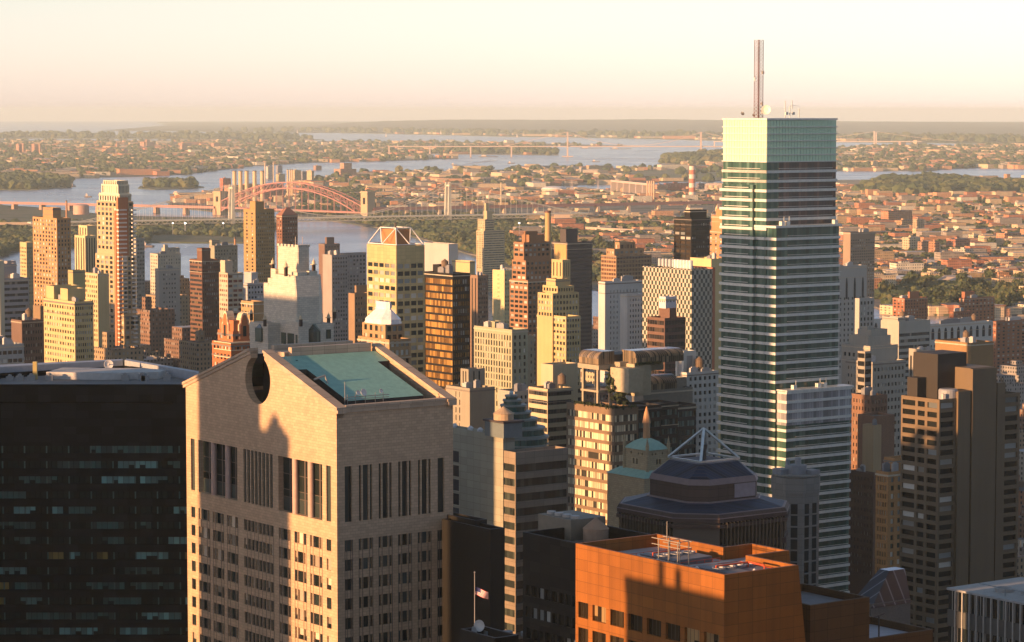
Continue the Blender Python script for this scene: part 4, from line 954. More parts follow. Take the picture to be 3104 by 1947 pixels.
# ================================================================ TOWER UNDER AN OPEN PYRAMID OF WHITE TUBES
b = Bld('apartment_tower', 'tan tower crowned by a truncated pyramid of white steel tubes', 'apartment tower', wall((.50, .40, .24), 'panel', .6, .15), 1112, 1201, 1287, 746, 1400,
        G(5, 3.9, .8, .55, .6, 9.5, cols=None), G(4, 3.9, .82, .6, .6, 9.5), gear=0, pb=.35, yb=1200, par=.6)
u0, v0, S, W, z1 = b.last
tubes = plain((.78, .74, .68), .4); zt = at(1199, 693, 1404).z; mb = MB(); base = [(.5, .5), (S - .5, .5), (S - .5, W - .5), (.5, W - .5)]; tu = [(S * .26, W * .26), (S * .78, W * .26), (S * .78, W * .78), (S * .26, W * .78)]
for i in range(4):
    j = (i + 1) % 4; mb.bar((*base[i], z1 + .5), (*tu[i], zt), .42); mb.bar((*base[i], z1 + .5), (*base[j], z1 + .5), .42); mb.bar((*tu[i], zt), (*tu[j], zt), .42)
    mm = ((base[i][0] + base[j][0]) / 2, (base[i][1] + base[j][1]) / 2); mb.bar((*mm, z1 + .5), (*tu[i], zt), .38); mb.bar((*mm, z1 + .5), (*tu[j], zt), .38)
mb.obj('tube_pyramid', tubes, b.root)
b.box('penthouse', wall((.38, .18, .09)), S * .28, S * .76, W * .28, W * .76, z1 - .5, zt - .8)
mb = MB(); mb.rod((S * .5, W * .5, zt - .8), (S * .5, W * .5, zt + 2.6), .55, n=10); mb.obj('flue', plain((.05, .04, .03), .6), b.root); b.done()

# ================================================================ TALL TERRACED TOWER at left with ribbed crown
CRM = (.50, .42, .33)
b = Bld('apartment_tower', 'tallest tower at left, cream with red brick stripes, balconies and a ribbed stepped crown', 'apartment tower', wall((.46, .34, .25), 'plain', .7, .15), 286, 378, 425, 955, 1750,
        G(6, 3.15, .62, .62, .5, 1.2), G(3, 3.15, .7, .62, .5, 1.2), gear=0, pb=.35, yb=1110, group=None)
b.tier(289, 372, 412, 775, 4, 60, G(6, 3.15, .62, .62, .5, 1.2), G(3, 3.15, .7, .62, .5, 1.2), yb=955)
b.tier(293, 366, 404, 612, 8, 100, G(6, 3.15, .6, .62, .5, 1.2), G(3, 3.15, .75, .6, .5, 1.0), yb=775)
crn = wall((.60, .56, .48), 'plain', .6, .1)
b.tier(300, 362, 398, 588, 12, 180, VS(8, .5, .5, 1), VS(7, .45, .5, 1), yb=612, wm=crn); b.tier(307, 358, 392, 560, 15, 185, VS(7, .45, .5, 1), VS(7, .4, .5, 1), yb=588, wm=crn); b.tier(313, 354, 388, 548, 17, 190, VS(6, .45, .3, .5), VS(7, .4, .3, .5), yb=562, wm=crn)
rb = wall((.42, .17, .10), 'plain', .7, .1)
for (px, wpx, y0, y1) in ((343, 9, 600, 1105), (316, 5, 640, 1105)):
    P0 = b.loc(at(px, 900, 1752)); mb = MB(); mb.box(-1.4, 6, P0[1] - 1.2, P0[1] + 1.3, at(px, y1, 1750).z, at(px, y0, 1750).z); mb.obj('brick_pier', rb, b.root)
bal = plain((.66, .6, .52), .5)
for k in range(36):
    zz = at(378, 640 + 12.9 * k, 1750).z
    mb = MB(); mb.box(-1.6, 4.5, 4.0, 6.8, zz, zz + .9); mb.obj('balcony', bal, b.root)
    mb = MB(); mb.box(5.5, 8.5, -1.7, 0, zz, zz + .9); mb.obj('balcony', bal, b.root)
b.done()

# ================================================================ RED BRICK TOWER with shaped gables
b = Bld('apartment_tower', 'red brick tower with pale trimmed curved gables, just left of the limestone tower', 'apartment tower', wall((.42, .15, .07), 'brick', .7, .15), 643, 700, 768, 1040, 960, G(5, 3.3, .55, .6, .5, 1), G(5, 3.3, .5, .6, .5, 1), gear=0, yb=1110, pb=.6)
trim = plain((.66, .52, .34), .6)
b.tier(660, 706, 762, 1005, 5, 100, G(3, 3.3, .5, .6, .5, 1), G(3, 3.3, .5, .6, .5, 1), yb=1040); u0, v0, S, W, z1 = b.last
def sgable(name, f, c, wd, zb, zt, dep):
    """shaped gable in pale stone: flat shoulders, then a round head"""
    mb = MB(); h = wd / 2; prof = [(-h, zb), (h, zb), (h, zb + (zt - zb) * .55), (h * .72, zb + (zt - zb) * .62), (h * .7, zb + (zt - zb) * .78)] + [(h * .6 * math.cos(t), zb + (zt - zb) * (.8 + .2 * math.sin(t))) for t in np.linspace(0, math.pi, 7)] + [(-h * .7, zb + (zt - zb) * .78), (-h * .72, zb + (zt - zb) * .62), (-h, zb + (zt - zb) * .55)]
    g = (lambda a, d, z: (f + d, c + a, z)) if dep[0] == 'W' else (lambda a, d, z: (c + a, f + d, z))
    for s_, d0, d1, mt in ((1.0, 0, dep[1], 0), (.8, -.12, 0, 1)):
        pr = [(a * s_, zb + (z - zb) * (1 if s_ == 1 else .92)) for a, z in prof]
        mb.quad(*[g(a, d0, z) for a, z in pr], m=mt); mb.quad(*[g(a, d1, z) for a, z in pr][::-1], m=mt)
        for i in range(len(pr)): j = (i + 1) % len(pr); mb.quad(g(*[pr[i][0], d0, pr[i][1]]), g(pr[j][0], d0, pr[j][1]), g(pr[j][0], d1, pr[j][1]), g(pr[i][0], d1, pr[i][1]), m=mt)
    mb.quad(g(-.7, -.16, zb + 1), g(.7, -.16, zb + 1), g(.7, -.16, zb + (zt - zb) * .5), g(-.7, -.16, zb + (zt - zb) * .5), m=2)
    mb.obj(name, [trim, wall((.42, .15, .07), 'brick', .7, .15), glass()], b.root)
zt = at(700, 945, 966).z
sgable('gable', u0 - .1, v0 + W * .5, 4.6, z1 - 3, zt, ('W', 3)); sgable('gable', v0 - .1, u0 + S * .62, 4.6, z1 - 3, zt - .5, ('S', 3)); b.box('gable_block', wall((.42, .15, .07), 'brick', .7, .15), u0 + .6, u0 + S - .6, v0 + .6, v0 + W - .6, z1 - .5, zt - 3.2)
for zz in (1040, 1062, 1084): zq = at(700, zz, 960).z; b.box('stone_course', trim, -.15, 10, -.15, 12, zq - .3, zq)
b.done()

# ================================================================ CHURCH TOWER with green copper roofs
root = empty('church_tower', (0, 0, 0), R(UA)); D = 800; C = at(1962, 1430, D); root.location = (C.x, C.y, 0); tag(root, 'stone church tower with green copper roof and tall slender spire', 'church tower'); FOOT.append((C.x, C.y + 8, 20, 1860, 2035, 1240, D, (C.x, C.y, 14, 12)))
sm = wall((.36, .29, .21), 'stone', .8, .2); cop2 = plain((.25, .42, .34), .7, name='verdigris copper'); zf = lambda y: at(1962, y, D).z; Wd, Sd = reach(C, V, 1893), reach(C, U, 2026)
mb = MB(); hole = []
for c_ in (.42, .56): hole.append((Wd * c_, Wd * c_ + .75, zf(1412), zf(1396)))
hole2 = [(Sd * .42, Sd * .42 + .75, zf(1412), zf(1396)), (Sd * .56, Sd * .56 + .75, zf(1412), zf(1396))]
for q in (.2, .36, .68): hole.append((Wd * q, Wd * q + .55, zf(1383), zf(1376))); hole2.append((Sd * q, Sd * q + .55, zf(1383), zf(1376)))
wall_face(mb, lambda a, q, z: (q, a, z), Wd, 60, zf(1366), hole, .5); wall_face(mb, lambda a, q, z: (a, q, z), Sd, 60, zf(1366), hole2, .5)
mb.quad((Sd, 0, 60), (Sd, Wd, 60), (Sd, Wd, zf(1366)), (Sd, 0, zf(1366))); mb.quad((Sd, Wd, 60), (0, Wd, 60), (0, Wd, zf(1366)), (Sd, Wd, zf(1366)))
mb.obj('wall', sm, root)
for f, hh in (('W', hole), ('S', hole2)):
    for a0, a1, p0, p1 in hh:
        o = bpy.data.objects.new('window', pane_mesh(glass())); COL.objects.link(o); o.parent = root
        if f == 'S': o.location = (a0, .5, p0)
        else: o.location = (.5, a1, p0); o.rotation_euler = (0, 0, -math.pi / 2)
        o.scale = (a1 - a0, 1, p1 - p0)
sq = lambda x0, x1, y0, y1: [(x0, y0), (x1, y0), (x1, y1), (x0, y1)]
mb = MB(); mb.loft(sq(-.3, Sd + .3, -.3, Wd + .3), zf(1367), sq(Sd * .22, Sd * .78, Wd * .22, Wd * .78), zf(1345)); mb.loft(sq(Sd * .22, Sd * .78, Wd * .22, Wd * .78), zf(1345), sq(Sd * .4, Sd * .6, Wd * .4, Wd * .6), zf(1336)); mb.obj('copper_roof', cop2, root)
cx_, cy_ = Sd / 2, Wd / 2; mb = MB(); mb.lathe([(1.1, zf(1338)), (.95, zf(1292)), (1.25, zf(1291)), (1.2, zf(1286)), (.75, zf(1262)), (.12, zf(1240))], (cx_, cy_, 0), 8); mb.obj('spire', wall((.46, .25, .15), 'plain', .7, .2), root)
for x, y in ((0, 0), (Sd, 0), (0, Wd)):
    mb = MB(); mb.lathe([(.55, zf(1440)), (.55, zf(1350)), (.45, zf(1350)), (.03, zf(1326))], (x, y, 0), 8); mb.obj('pinnacle', sm, root)
mb = MB(); CL = at(1962, 1445, D - 4); x = reach(CL, V, 1866); mb.box(-3.2, 6, -2.5, x, 0, zf(1447)); mb.obj('lower_stage', sm, root)
mb = MB(); mb.loft(sq(-3.6, 6.3, -2.8, x + .4), zf(1446), sq(-.1, 6, 0, x - 2), zf(1428)); mb.obj('copper_roof', cop2, root)

# ================================================================ GALLERIA-LIKE BRONZE GLASS TOWER with glazed penthouse
BZ = wall((.20, .135, .09), 'plain', .6, .2)
gz2 = ribbon((.03, .03, .025), (.62, .54, .36), .8, 1.05, (.07, .05, .035), .14)
b = Bld('apartment_tower', 'bronze glass tower with planted terraces and a barrel glass penthouse on stilts', 'apartment tower', BZ, 1717, 1862, 1935, 1240, 1000, B(3.72, .66, .4, 2.6), B(3.72, .66, .3, 2.6), gl=gz2, gear=0, yb=1640, par=1.0)
u0, v0, S, W, z1 = b.last
ut, vt = b.loc(at(1945, 1185, 1027))[:2]; St, zt = 17.0, at(1945, 1185, 1027).z
b2 = Bld('apartment_tower', 'black stepped glass apartment block with pale green windows behind the bronze glass tower', 'apartment tower', wall((.035, .032, .028), 'plain', .5, .2, .3), 1868, 1935, 2005, 1232, 1026, B(3.72, .6, .4, 2.6), B(3.72, .6, .3, 2.6), gl=ribbon((.025, .035, .03), (.16, .22, .19), .55, 1.3, (.01, .01, .01), .14), gear=0, yb=1640, par=1.0)
b2.tier(1925, 1985, 2055, 1225, 14, 0, B(3.72, .6, .4, 2.6), B(3.72, .6, .3, 2.6)); b2.tier(1990, 2040, 2110, 1230, 26, 0, B(3.72, .6, .4, 2.6), B(3.72, .6, .3, 2.6))
b2.tier(1915, 1950, 2100, 1185, 32, 100, B(3.72, .5, .4, 2.0), B(3.72, .5, .3, 2.0), yb=1235, wm=plain((.2, .18, .14), .7)); b2.tier(1935, 1965, 2080, 1152, 40, 120, B(3.72, .5, .4, 2.0), B(3.72, .5, .3, 2.0), yb=1190, wm=plain((.2, .18, .14), .7)); b2.done()
conc = plain((.34, .29, .2), .7); yc = lambda y: at(1862, y, 1005).z
mb = MB()
for v in (13, 22):
    for u in (2.5,): mb.box(u - .5, u + .5, v - .5, v + .5, z1 - 1, yc(1125))
for v in (13, 22): mb.box(8, 9, v - .5, v + .5, z1 - 1, yc(1125))
mb.box(1.8, 9.5, 12, 23, yc(1196), yc(1190)); mb.box(1.2, 10, 11, 24, yc(1126), yc(1112)); mb.obj('concrete_frame', conc, b.root)
mb = MB(); mb.box(6, 13, -1, 10, yc(1190), yc(1118)); mb.box(12, 20, 3, 12, yc(1205), yc(1108)); mb.obj('penthouse_block', plain((.42, .36, .24), .7), b.root)
mb = MB(); mb.box(9, 30, 8, 26, yc(1112) - 3, yc(1104)); mb.box(2, 9, 11.5, 23.5, yc(1111), yc(1110)); mb.obj('terrace_slab', conc, b.root)
gl_barrel = ribbon((.06, .05, .035), (.38, .28, .17), .35, 1.0, (.32, .25, .17), .18)
def barrel(x0, x1, y0, y1, z0, r, axis):
    mb = MB(); N = 8; i = len(mb.v)
    for e in (0, 1):
        for k in range(N + 1):
            t = math.pi / 2 * k / N
            if axis == 'v': mb.v.append((x0 + r - r * math.cos(t), (y0, y1)[e], z0 + r * math.sin(t)))
            else: mb.v.append(((x0, x1)[e], y0 + r - r * math.cos(t), z0 + r * math.sin(t)))
    for k in range(N): mb.f.append((k, k + 1, N + 1 + k + 1, N + 1 + k)); mb.m.append(0)
    if axis == 'v': mb.box(x0 + r, x1, y0 + .02, y1 - .02, z0 - 2.2, z0 + r); mb.box(x0, x0 + r, y0, y1, z0 - 2.2, z0); mb.quad(*[(x0 + r - r * math.cos(math.pi / 2 * k / N), y0, z0 + r * math.sin(math.pi / 2 * k / N)) for k in range(N + 1)], (x0 + r, y0, z0))
    else: mb.box(x0 + .02, x1 - .02, y0 + r, y1, z0 - 2.2, z0 + r); mb.box(x0, x1, y0, y0 + r, z0 - 2.2, z0); mb.quad(*[(x0, y0 + r - r * math.cos(math.pi / 2 * k / N), z0 + r * math.sin(math.pi / 2 * k / N)) for k in range(N + 1)], (x0, y0 + r, z0))
    mb.obj('barrel_glazing', gl_barrel, b.root)
barrel(1.4, 9, 11.5, 23.5, yc(1112) + 2.4, 2.7, 'v'); barrel(13, 36, 3.2, 12, yc(1108) + 2.2, 2.6, 'u'); barrel(ut + St - 13, ut + St, vt - .5, vt + 6, zt + 2.2, 3.2, 'u')
mb = MB(); mb.box(8, 30, 13, 24, yc(1104), yc(1084)); mb.obj('penthouse_core', plain((.1, .08, .06), .7), b.root)
lf = leaves([(.02, .035, .012), (.05, .07, .02)], 'terrace planting')
def shrubs(par, pts, name='terrace_plants'):
    mb = MB()
    for x, y, z, r in pts:
        for k in range(26):
            a, e = random.uniform(0, 6.28), random.uniform(-.3, 1.4); q = Vector((x + r * random.random() * math.cos(a), y + r * random.random() * math.sin(a), z + r * .7 * abs(math.sin(e)))); s_ = r * .3
            t = Vector((random.uniform(-1, 1), random.uniform(-1, 1), random.uniform(-1, 1))).normalized(); o_ = t.orthogonal().normalized() * s_; p_ = t.cross(o_); mb.quad(q - o_ - p_, q + o_ - p_, q + o_ + p_, q - o_ + p_)
    return mb.obj(name, lf, par)
shrubs(b.root, [(1 + 0 * i, 1 + i * 1.9, z1 - .3, 1.3) for i in range(13)] + [(2 + i * 2, 1.0, z1 - .3, 1.3) for i in range(5)] + [(6 + random.random() * 4, 6 + i * .7, z1 + 1 + i * 1.5, 2.6) for i in range(9)] + [(13 + i * 1.5, 2.5, yc(1110), 1.0) for i in range(8)])
b.done()

# ================================================================ GREEN STEPPED ROUND TOWER
root = empty('round_tower', (0, 0, 0)); C = at(1545, 1240, 960); root.location = (C.x, C.y, 0); tag(root, 'green glass tower of shrinking round tiers topped by a pale ball', 'office building'); FOOT.append((C.x, C.y, 14, 1480, 1630, 1190, 955, None))
gr = ribbon((.02, .06, .05), (.06, .13, .11), .4, 1.1, (.02, .03, .03), .1); led = plain((.16, .2, .19), .5)
tiers = [(2.1, 1205, 1218), (3.2, 1218, 1232), (4.5, 1233, 1252), (5.8, 1253, 1272), (7.6, 1273, 1298), (9.6, 1299, 1325), (10.6, 1326, 1420)]
for r, ya, yb_ in tiers:
    za, zb_ = at(1545, ya, 955).z, at(1545, yb_, 955).z
    mb = MB(); mb.lathe([(r, zb_ - 1), (r, za)], (r * .3, -r * .3 + 3, 0), 28); t = mb.obj('glass_tier', gr, root)
    mb = MB(); mb.lathe([(r, za - .5), (r + .3, za - .5), (r + .3, za + .15), (r, za + .15)], (r * .3, -r * .3 + 3, 0), 28)
    if r > 5: mb.lathe([(r, za - 3), (r + .3, za - 3), (r + .3, za - 2.5), (r, za - 2.5)], (r * .3, -r * .3 + 3, 0), 28)
    mb.obj('ledge', led, t)
mb = MB(); mb.lathe([(.05, 0), (.6, .3), (.8, .9), (.6, 1.5), (.05, 1.8)], (.6, 2.4, at(1545, 1206, 955).z), 12); mb.obj('roof_ball', plain((.4, .5, .5), .3), root)
mb = MB(); mb.lathe([(10.4, 0), (10.4, at(1545, 1421, 955).z)], (3, 0, 0), 28); mb.obj('wall', gr, root)

# ================================================================ OCTAGONAL GREY TOWER
root = empty('office_tower', (0, 0, 0), R(UA)); C = at(2412, 1440, 820); root.location = (C.x, C.y, 0); tag(root, 'grey stone octagonal tower with vertical window strips, at the foot of the tall glass tower', 'office building'); FOOT.append((C.x, C.y, 12, 2320, 2505, 1410, 810, None))
gm = wall((.23, .22, .20), 'panel', .7, .15); zf = lambda y: at(2412, y, 812).z
mb = MB(); mb.prism(octa(13.6, 3.6), 0, zf(1472)); mb.prism(octa(14.2, 3.8), zf(1500), zf(1452)); mb.prism(octa(13.4, 3.5), zf(1450), zf(1446)); mb.obj('wall', gm, root)
mb = MB(); mb.prism(octa(6, 1.4), zf(1446), zf(1420)); mb.box(-6, -2, 0, 4, zf(1446), zf(1430)); mb.box(2, 5.5, -5, -1, zf(1446), zf(1434)); mb.obj('mechanical_block', plain((.24, .25, .26), .6), root)
mb = MB(); mb.lathe([(1, 0), (1, 2.2), (.8, 2.4)], (0, -1, zf(1420)), 14); mb.lathe([(.7, 0), (.7, 1.6)], (-2, 1.5, zf(1420)), 14); mb.obj('roof_tanks', plain((.32, .34, .35), .4, .3), root)
ww = glass((.018, .022, .022)); cnt = 0
P8 = octa(13.6, 3.6); P8b = P8
def seg_win(p, q, t0, t1, z0, z1):
    a = Vector((*p, 0)); c_ = Vector((*q, 0)); d = (c_ - a); L = d.length; d.normalize(); nrm = Vector((d.y, -d.x, 0)); o = bpy.data.objects.new('window', pane_mesh(ww)); COL.objects.link(o); o.parent = root
    s_ = a + d * L * t0 + nrm * .05; o.location = (s_.x, s_.y, z0); o.rotation_euler = (0, 0, math.atan2(d.y, d.x)); o.scale = (L * (t1 - t0), 1, z1 - z0)
for p, q, spans in ((P8[7], P8[0], ((.3, .7),)), (P8[0], P8[1], ((.12, .4), (.6, .88))), (P8[6], P8[7], ((.12, .4), (.6, .88))), (P8[1], P8[2], ((.3, .7),))):
    for t0, t1 in spans:
        for k in range(12): z_ = zf(1530) - 3.6 * k - (3.2 if k > 8 else 0); seg_win(p, q, t0, t1, z_ - 3.1, z_)
# ================================================================ OTHER TOWERS (pixel spans of the two street faces, top, distance)
BR = dict
def T(label, wm, xl, xc, xr, yt, D, fw, fs, name='apartment_tower', cat='apartment tower', tiers=(), fin=True, **k):
    b = Bld(name, label, cat, wm, xl, xc, xr, yt, D, fw, fs, **k)
    for t in tiers: b.tier(*t[:5], zb=t[5] if len(t) > 5 else 0, fw=t[6] if len(t) > 6 else None, fs=t[7] if len(t) > 7 else None, yb=t[8] if len(t) > 8 else None)
    return b.done() if fin else b
w_ = wall
tan, cream, white_, grayc = w_((.42, .33, .22)), w_((.5, .43, .33)), w_((.55, .53, .5)), w_((.3, .29, .27))
brick, dbrick, obrick, pinkb = w_((.30, .13, .08), 'brick'), w_((.16, .10, .08), 'brick'), w_((.45, .20, .10), 'brick'), w_((.35, .2, .15), 'brick')
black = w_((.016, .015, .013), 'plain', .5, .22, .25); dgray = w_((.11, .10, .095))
rib1 = ribbon(); rib2 = ribbon((.02, .022, .022), (.4, .36, .28), .35, 1.4)
# -- left side
T('pale brown tower with a three-part penthouse, left of the tallest cream tower', w_((.46, .27, .16), 'brick'), 99, 172, 214, 662, 2000, G(8, 2.9, .52, .6, .5, 1.5), G(4, 2.9, .45, .6, .5, 1.5), yb=900, gear=0, pb=.5,
  tiers=[(130, 160, 184, 630, 10, 150)])
b = T('pale tower behind the left brown tower, its top storeys glowing yellow', w_((.46, .38, .25)), 60, 80, 100, 735, 2150, G(4, 3, .5, .5, .5, 4), G(4, 3, .45, .5, .5, 4), yb=830, gear=0)
T('white tower with bold vertical stripes between the brown and the tallest cream tower', w_((.56, .46, .33)), 226, 258, 292, 715, 2250, VS(4, .4, .5, 2), VS(4, .45, .5, 2), yb=835, gear=0, tiers=[(238, 264, 292, 684, 12, 100, VS(3, .35, .5, 2), None, 715)])
T('grey tower with horizontal white bands at the left edge', w_((.3, .29, .29)), -30, 10, 88, 845, 1500, B(3.3, .45), B(3.3, .45), yb=1060, gl=rib1, gear=1, tiers=[(-20, 2, 50, 800, 10, 90), (10, 22, 48, 792, 18, 90)])
T('yellow-lit white slab at the left edge in front of the banded grey tower', w_((.5, .46, .38)), -30, -2, 12, 790, 1450, None, None, gear=0)
b = T('broad cream apartment block with a planted roof terrace, left of the tallest cream tower', w_((.50, .40, .25)), 132, 226, 283, 915, 1300, G(12, 2.95, .55, .5, .5, 2.6), G(8, 2.95, .6, .5, .5, 2.6), yb=1115, pb=.5, gear=1,
  tiers=[(140, 163, 240, 868, 22, 100), (183, 205, 258, 876, 12, 100, B(5, .8, .3, 1), B(5, .8, .3, 1), 905)])
T('tan slab behind the roof terrace of the broad cream block', w_((.4, .34, .2)), 206, 221, 258, 820, 1600, None, None, gear=0)
T('warm cream tower tucked against the left flank of the tallest tower', w_((.52, .42, .28)), 256, 296, 330, 830, 1720, G(6, 3.1, .5, .55, .5, 1.5), None, yb=910, gear=1)
T('dark brown office block with a blank tan flank, left of the broad cream block', dbrick, 34, 66, 131, 972, 1350, None, G(8, 3.3, .55, .5, .5, 2), yb=1120, pb=.3)
T('tall thin brick slab behind the dark brown office block', w_((.25, .17, .11), 'brick'), 100, 122, 133, 928, 1420, None, None, gear=0)
T('low white office block with strip windows at the left edge', w_((.36, .36, .34)), -40, -12, 72, 1046, 1230, None, G(5, 3.8, .82, .45, .5, 3), yb=1120, gear=2, tiers=[(-30, -18, 14, 1020, 12, 60)])
T('pale slim tower right behind the tallest cream tower', w_((.36, .34, .3)), 405, 412, 438, 722, 2100, None, G(5, 3, .6, .5, .4, 2), yb=850, gear=0)
T('white wedding-cake apartment house near the river left of the red brick slab', w_((.46, .42, .36)), 455, 478, 548, 770, 2500, G(4, 3.1, .4, .5, .5, 2), G(9, 3.1, .4, .5, .5, 2), yb=860, gear=1, tiers=[(490, 500, 545, 752, 14, 90, None, G(4, 3, .4, .5), 770), (495, 499, 509, 742, 10, 90)])
T('plain pale block with three short window rows, below the wedding-cake house', w_((.36, .34, .31)), 470, 482, 545, 815, 2050, None, G(5, 3.5, .5, .4, 3, 4), yb=850, gear=1)
T('black and red apartment slab with lit floor bands at its left corner', w_((.17, .085, .06), 'brick'), 575, 612, 665, 788, 1850, B(3.05, .5, .4, 1.5), G(9, 3.05, .6, .55, .4, 1.5), gl=ribbon((.02, .02, .02), (.25, .18, .1), .2), yb=960, gear=0, tiers=[(597, 612, 638, 753, 8, 130)])
T('white and red striped tower right of the black and red slab', w_((.48, .4, .34)), 664, 690, 737, 828, 1700, G(4, 3, .6, .5, .4, 1.5), G(3, 3, .85, .55, .3, 1.5), gl=glass((.16, .05, .035)), yb=960, gear=0, tiers=[(668, 682, 705, 790, 6, 110)])
T('pale grey terraced building behind the white and red tower', w_((.4, .41, .41)), 738, 750, 800, 860, 1780, None, G(5, 3.3, .6, .45, .4, 2), yb=900, gear=1, tiers=[(740, 762, 781, 826, 8, 100)])
T('tall brown slab with a lit left edge rising before the arch bridge', w_((.36, .23, .12)), 738, 774, 832, 635, 2300, G(2, 3, .3, .5, 1, 3), G(10, 3, .45, .5, .4, 3), yb=860, gear=0, tiers=[(757, 774, 800, 611, 4, 150)])
b = T('dark red brick tower with a pointed top beside the tall brown slab', w_((.22, .10, .07), 'brick'), 838, 855, 902, 652, 2600, G(2, 3, .4, .5, .5, 3), G(6, 3, .5, .5, .4, 3), yb=745, gear=0, fin=False)
u0, v0, S, W, z1 = b.last; mb = MB(); mb.loft(sq(0, S, 0, W), z1, sq(S * .45, S * .6, W * .4, W * .6), at(866, 630, 2600).z); mb.obj('pointed_roof', plain((.3, .14, .09), .6), b.root); b.done()
T('tan and glass block with brick flank just left of the cream tower wing', w_((.4, .27, .17), 'brick'), 731, 768, 800, 915, 1150, G(4, 3.3, .7, .5, .4, 1), None, yb=985, gear=0)
# -- middle distance
T('grey apartment complex of three joined slabs behind the limestone tower', w_((.3, .28, .27)), 978, 1006, 1055, 773, 1950, None, G(6, 2.95, .6, .5, .4, 2), yb=1000, gear=2, tiers=[(1020, 1028, 1110, 768, 40, 0, None, G(8, 2.95, .6, .5, .4, 2), 1000)])
T('dark red-brown riverside building with a square tower, beyond the grey slabs', w_((.2, .12, .1), 'brick'), 966, 984, 1030, 740, 3300, None, G(5, 4, .4, .4, .5, 3), yb=780, gear=0, tiers=[(985, 990, 1013, 720, 4, 0)])
T('small brown brick block with a white open roof frame, left of the pyramid-framed tower', w_((.3, .2, .14), 'brick'), 1056, 1075, 1125, 890, 1500, None, G(6, 3.1, .5, .45, .4, 2), yb=980, gear=0, tiers=[(1075, 1080, 1120, 866, 8, 80, None, G(4, 5, .8, .6, .3, .8), 885)])
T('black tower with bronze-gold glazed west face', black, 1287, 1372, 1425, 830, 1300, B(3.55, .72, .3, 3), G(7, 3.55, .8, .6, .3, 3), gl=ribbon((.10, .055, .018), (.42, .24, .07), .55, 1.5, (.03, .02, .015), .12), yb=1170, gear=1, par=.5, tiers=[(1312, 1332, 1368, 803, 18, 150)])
T('plain cream penthouse block above the black and gold tower', w_((.5, .42, .27)), 1370, 1424, 1440, 792, 2400, None, None, gear=0, yb=830)
T('brown tower with one line of pink balconies, right of the black and gold tower', w_((.26, .17, .13), 'brick'), 1425, 1448, 1480, 835, 1700, VS(2, .3, .5, 2), G(5, 2.95, .55, .5, .4, 2), yb=1000, gear=1)
T('bright yellow-lit slab with one column of windows in the centre', w_((.58, .50, .34)), 1493, 1529, 1552, 820, 1900, G(3, 3, .3, .45, 6, 3), G(3, 3, .5, .5, .4, 3), yb=1000, gear=1)
T('stepped red-brown tower with many terraces in front of the chimney', w_((.32, .17, .11), 'brick'), 1545, 1600, 1690, 850, 1750, G(4, 3.1, .75, .55, .3, 1.2), G(7, 3.1, .6, .55, .4, 1.2), yb=1080, gear=0,
  tiers=[(1552, 1594, 1680, 790, 3, 80, G(3, 3.1, .75, .55, .3, 1.2), G(7, 3.1, .6, .55, .4, 1.2), 850), (1557, 1588, 1668, 735, 6, 90, G(2, 3.1, .75, .55, .3, 1.2), G(6, 3.1, .6, .55, .4, 1.2), 790), (1582, 1604, 1650, 712, 12, 130), (1588, 1592, 1630, 702, 14, 130)])
b = T('tall dark slab with a tan west end and window slots, right of the chimney', w_((.07, .06, .06)), 1672, 1720, 1795, 735, 1950, None, B(3.0, .5, .3, 2), gl=ribbon((.02, .02, .022), (.05, .05, .05), .3), yb=950, gear=0, fin=False)
b.tier(1698, 1716, 1751, 695, 6, 130); b.box('tan_end_wall', w_((.45, .30, .15)), -.5, -.02, .5, b.last[3] + 8, 0, at(1690, 738, 1950).z - 1); b.done()
T('golden stepped deco tower in the centre with many setbacks', w_((.48, .38, .24)), 1628, 1716, 1760, 960, 1425, G(9, 3.1, .6, .55, .4, 1.2), G(5, 3.1, .6, .55, .4, 1.2), yb=1100, gear=0, pb=.4,
  tiers=[(1630, 1675, 1755, 890, 8, 60, G(5, 3.1, .6, .55, .4, 1.2), G(8, 3.1, .6, .55, .4, 1.2), 965), (1645, 1690, 1740, 868, 12, 60, G(5, 3.1, .6, .55, .4, 1.2), G(6, 3.1, .6, .55, .4, 1.2), 890), (1656, 1684, 1725, 846, 16, 60, G(3, 3.1, .6, .55, .4, 1.2), G(5, 3.1, .6, .55, .4, 1.2), 868), (1672, 1705, 1729, 788, 22, 100, VS(3, .3, .4, 1.5), VS(3, .3, .4, 1.5), 846)])
T('terraced building site of red brick and bare floor slabs, right of the dark slab', w_((.36, .23, .16)), 1822, 1868, 1975, 776, 2100, B(3.2, .6, .2, .8), B(3.2, .6, .2, .8), gl=ribbon((.06, .03, .02), (.2, .1, .05), .4, 3.0, (.3, .2, .12), .3), yb=860, gear=0, tiers=[(1838, 1862, 1952, 755, 6, 0, G(3, 3, .6, .6), G(6, 3, .6, .6), 776), (1864, 1878, 1926, 735, 12, 0, G(2, 5, .6, .6), G(3, 5, .8, .6), 752)])
T('blank pale slab with narrow paired windows left of the checkered tower', w_((.50, .49, .47)), 1814, 1834, 1948, 855, 1550, None, G(9, 3, .25, .5, 3, 5), yb=1070, gear=1)
T('shorter slab of the same pale pair, standing in front at right', w_((.50, .49, .47)), 1880, 1901, 1955, 893, 1500, None, G(5, 3, .4, .5, 1.5, 2.5), yb=1070, gear=0)
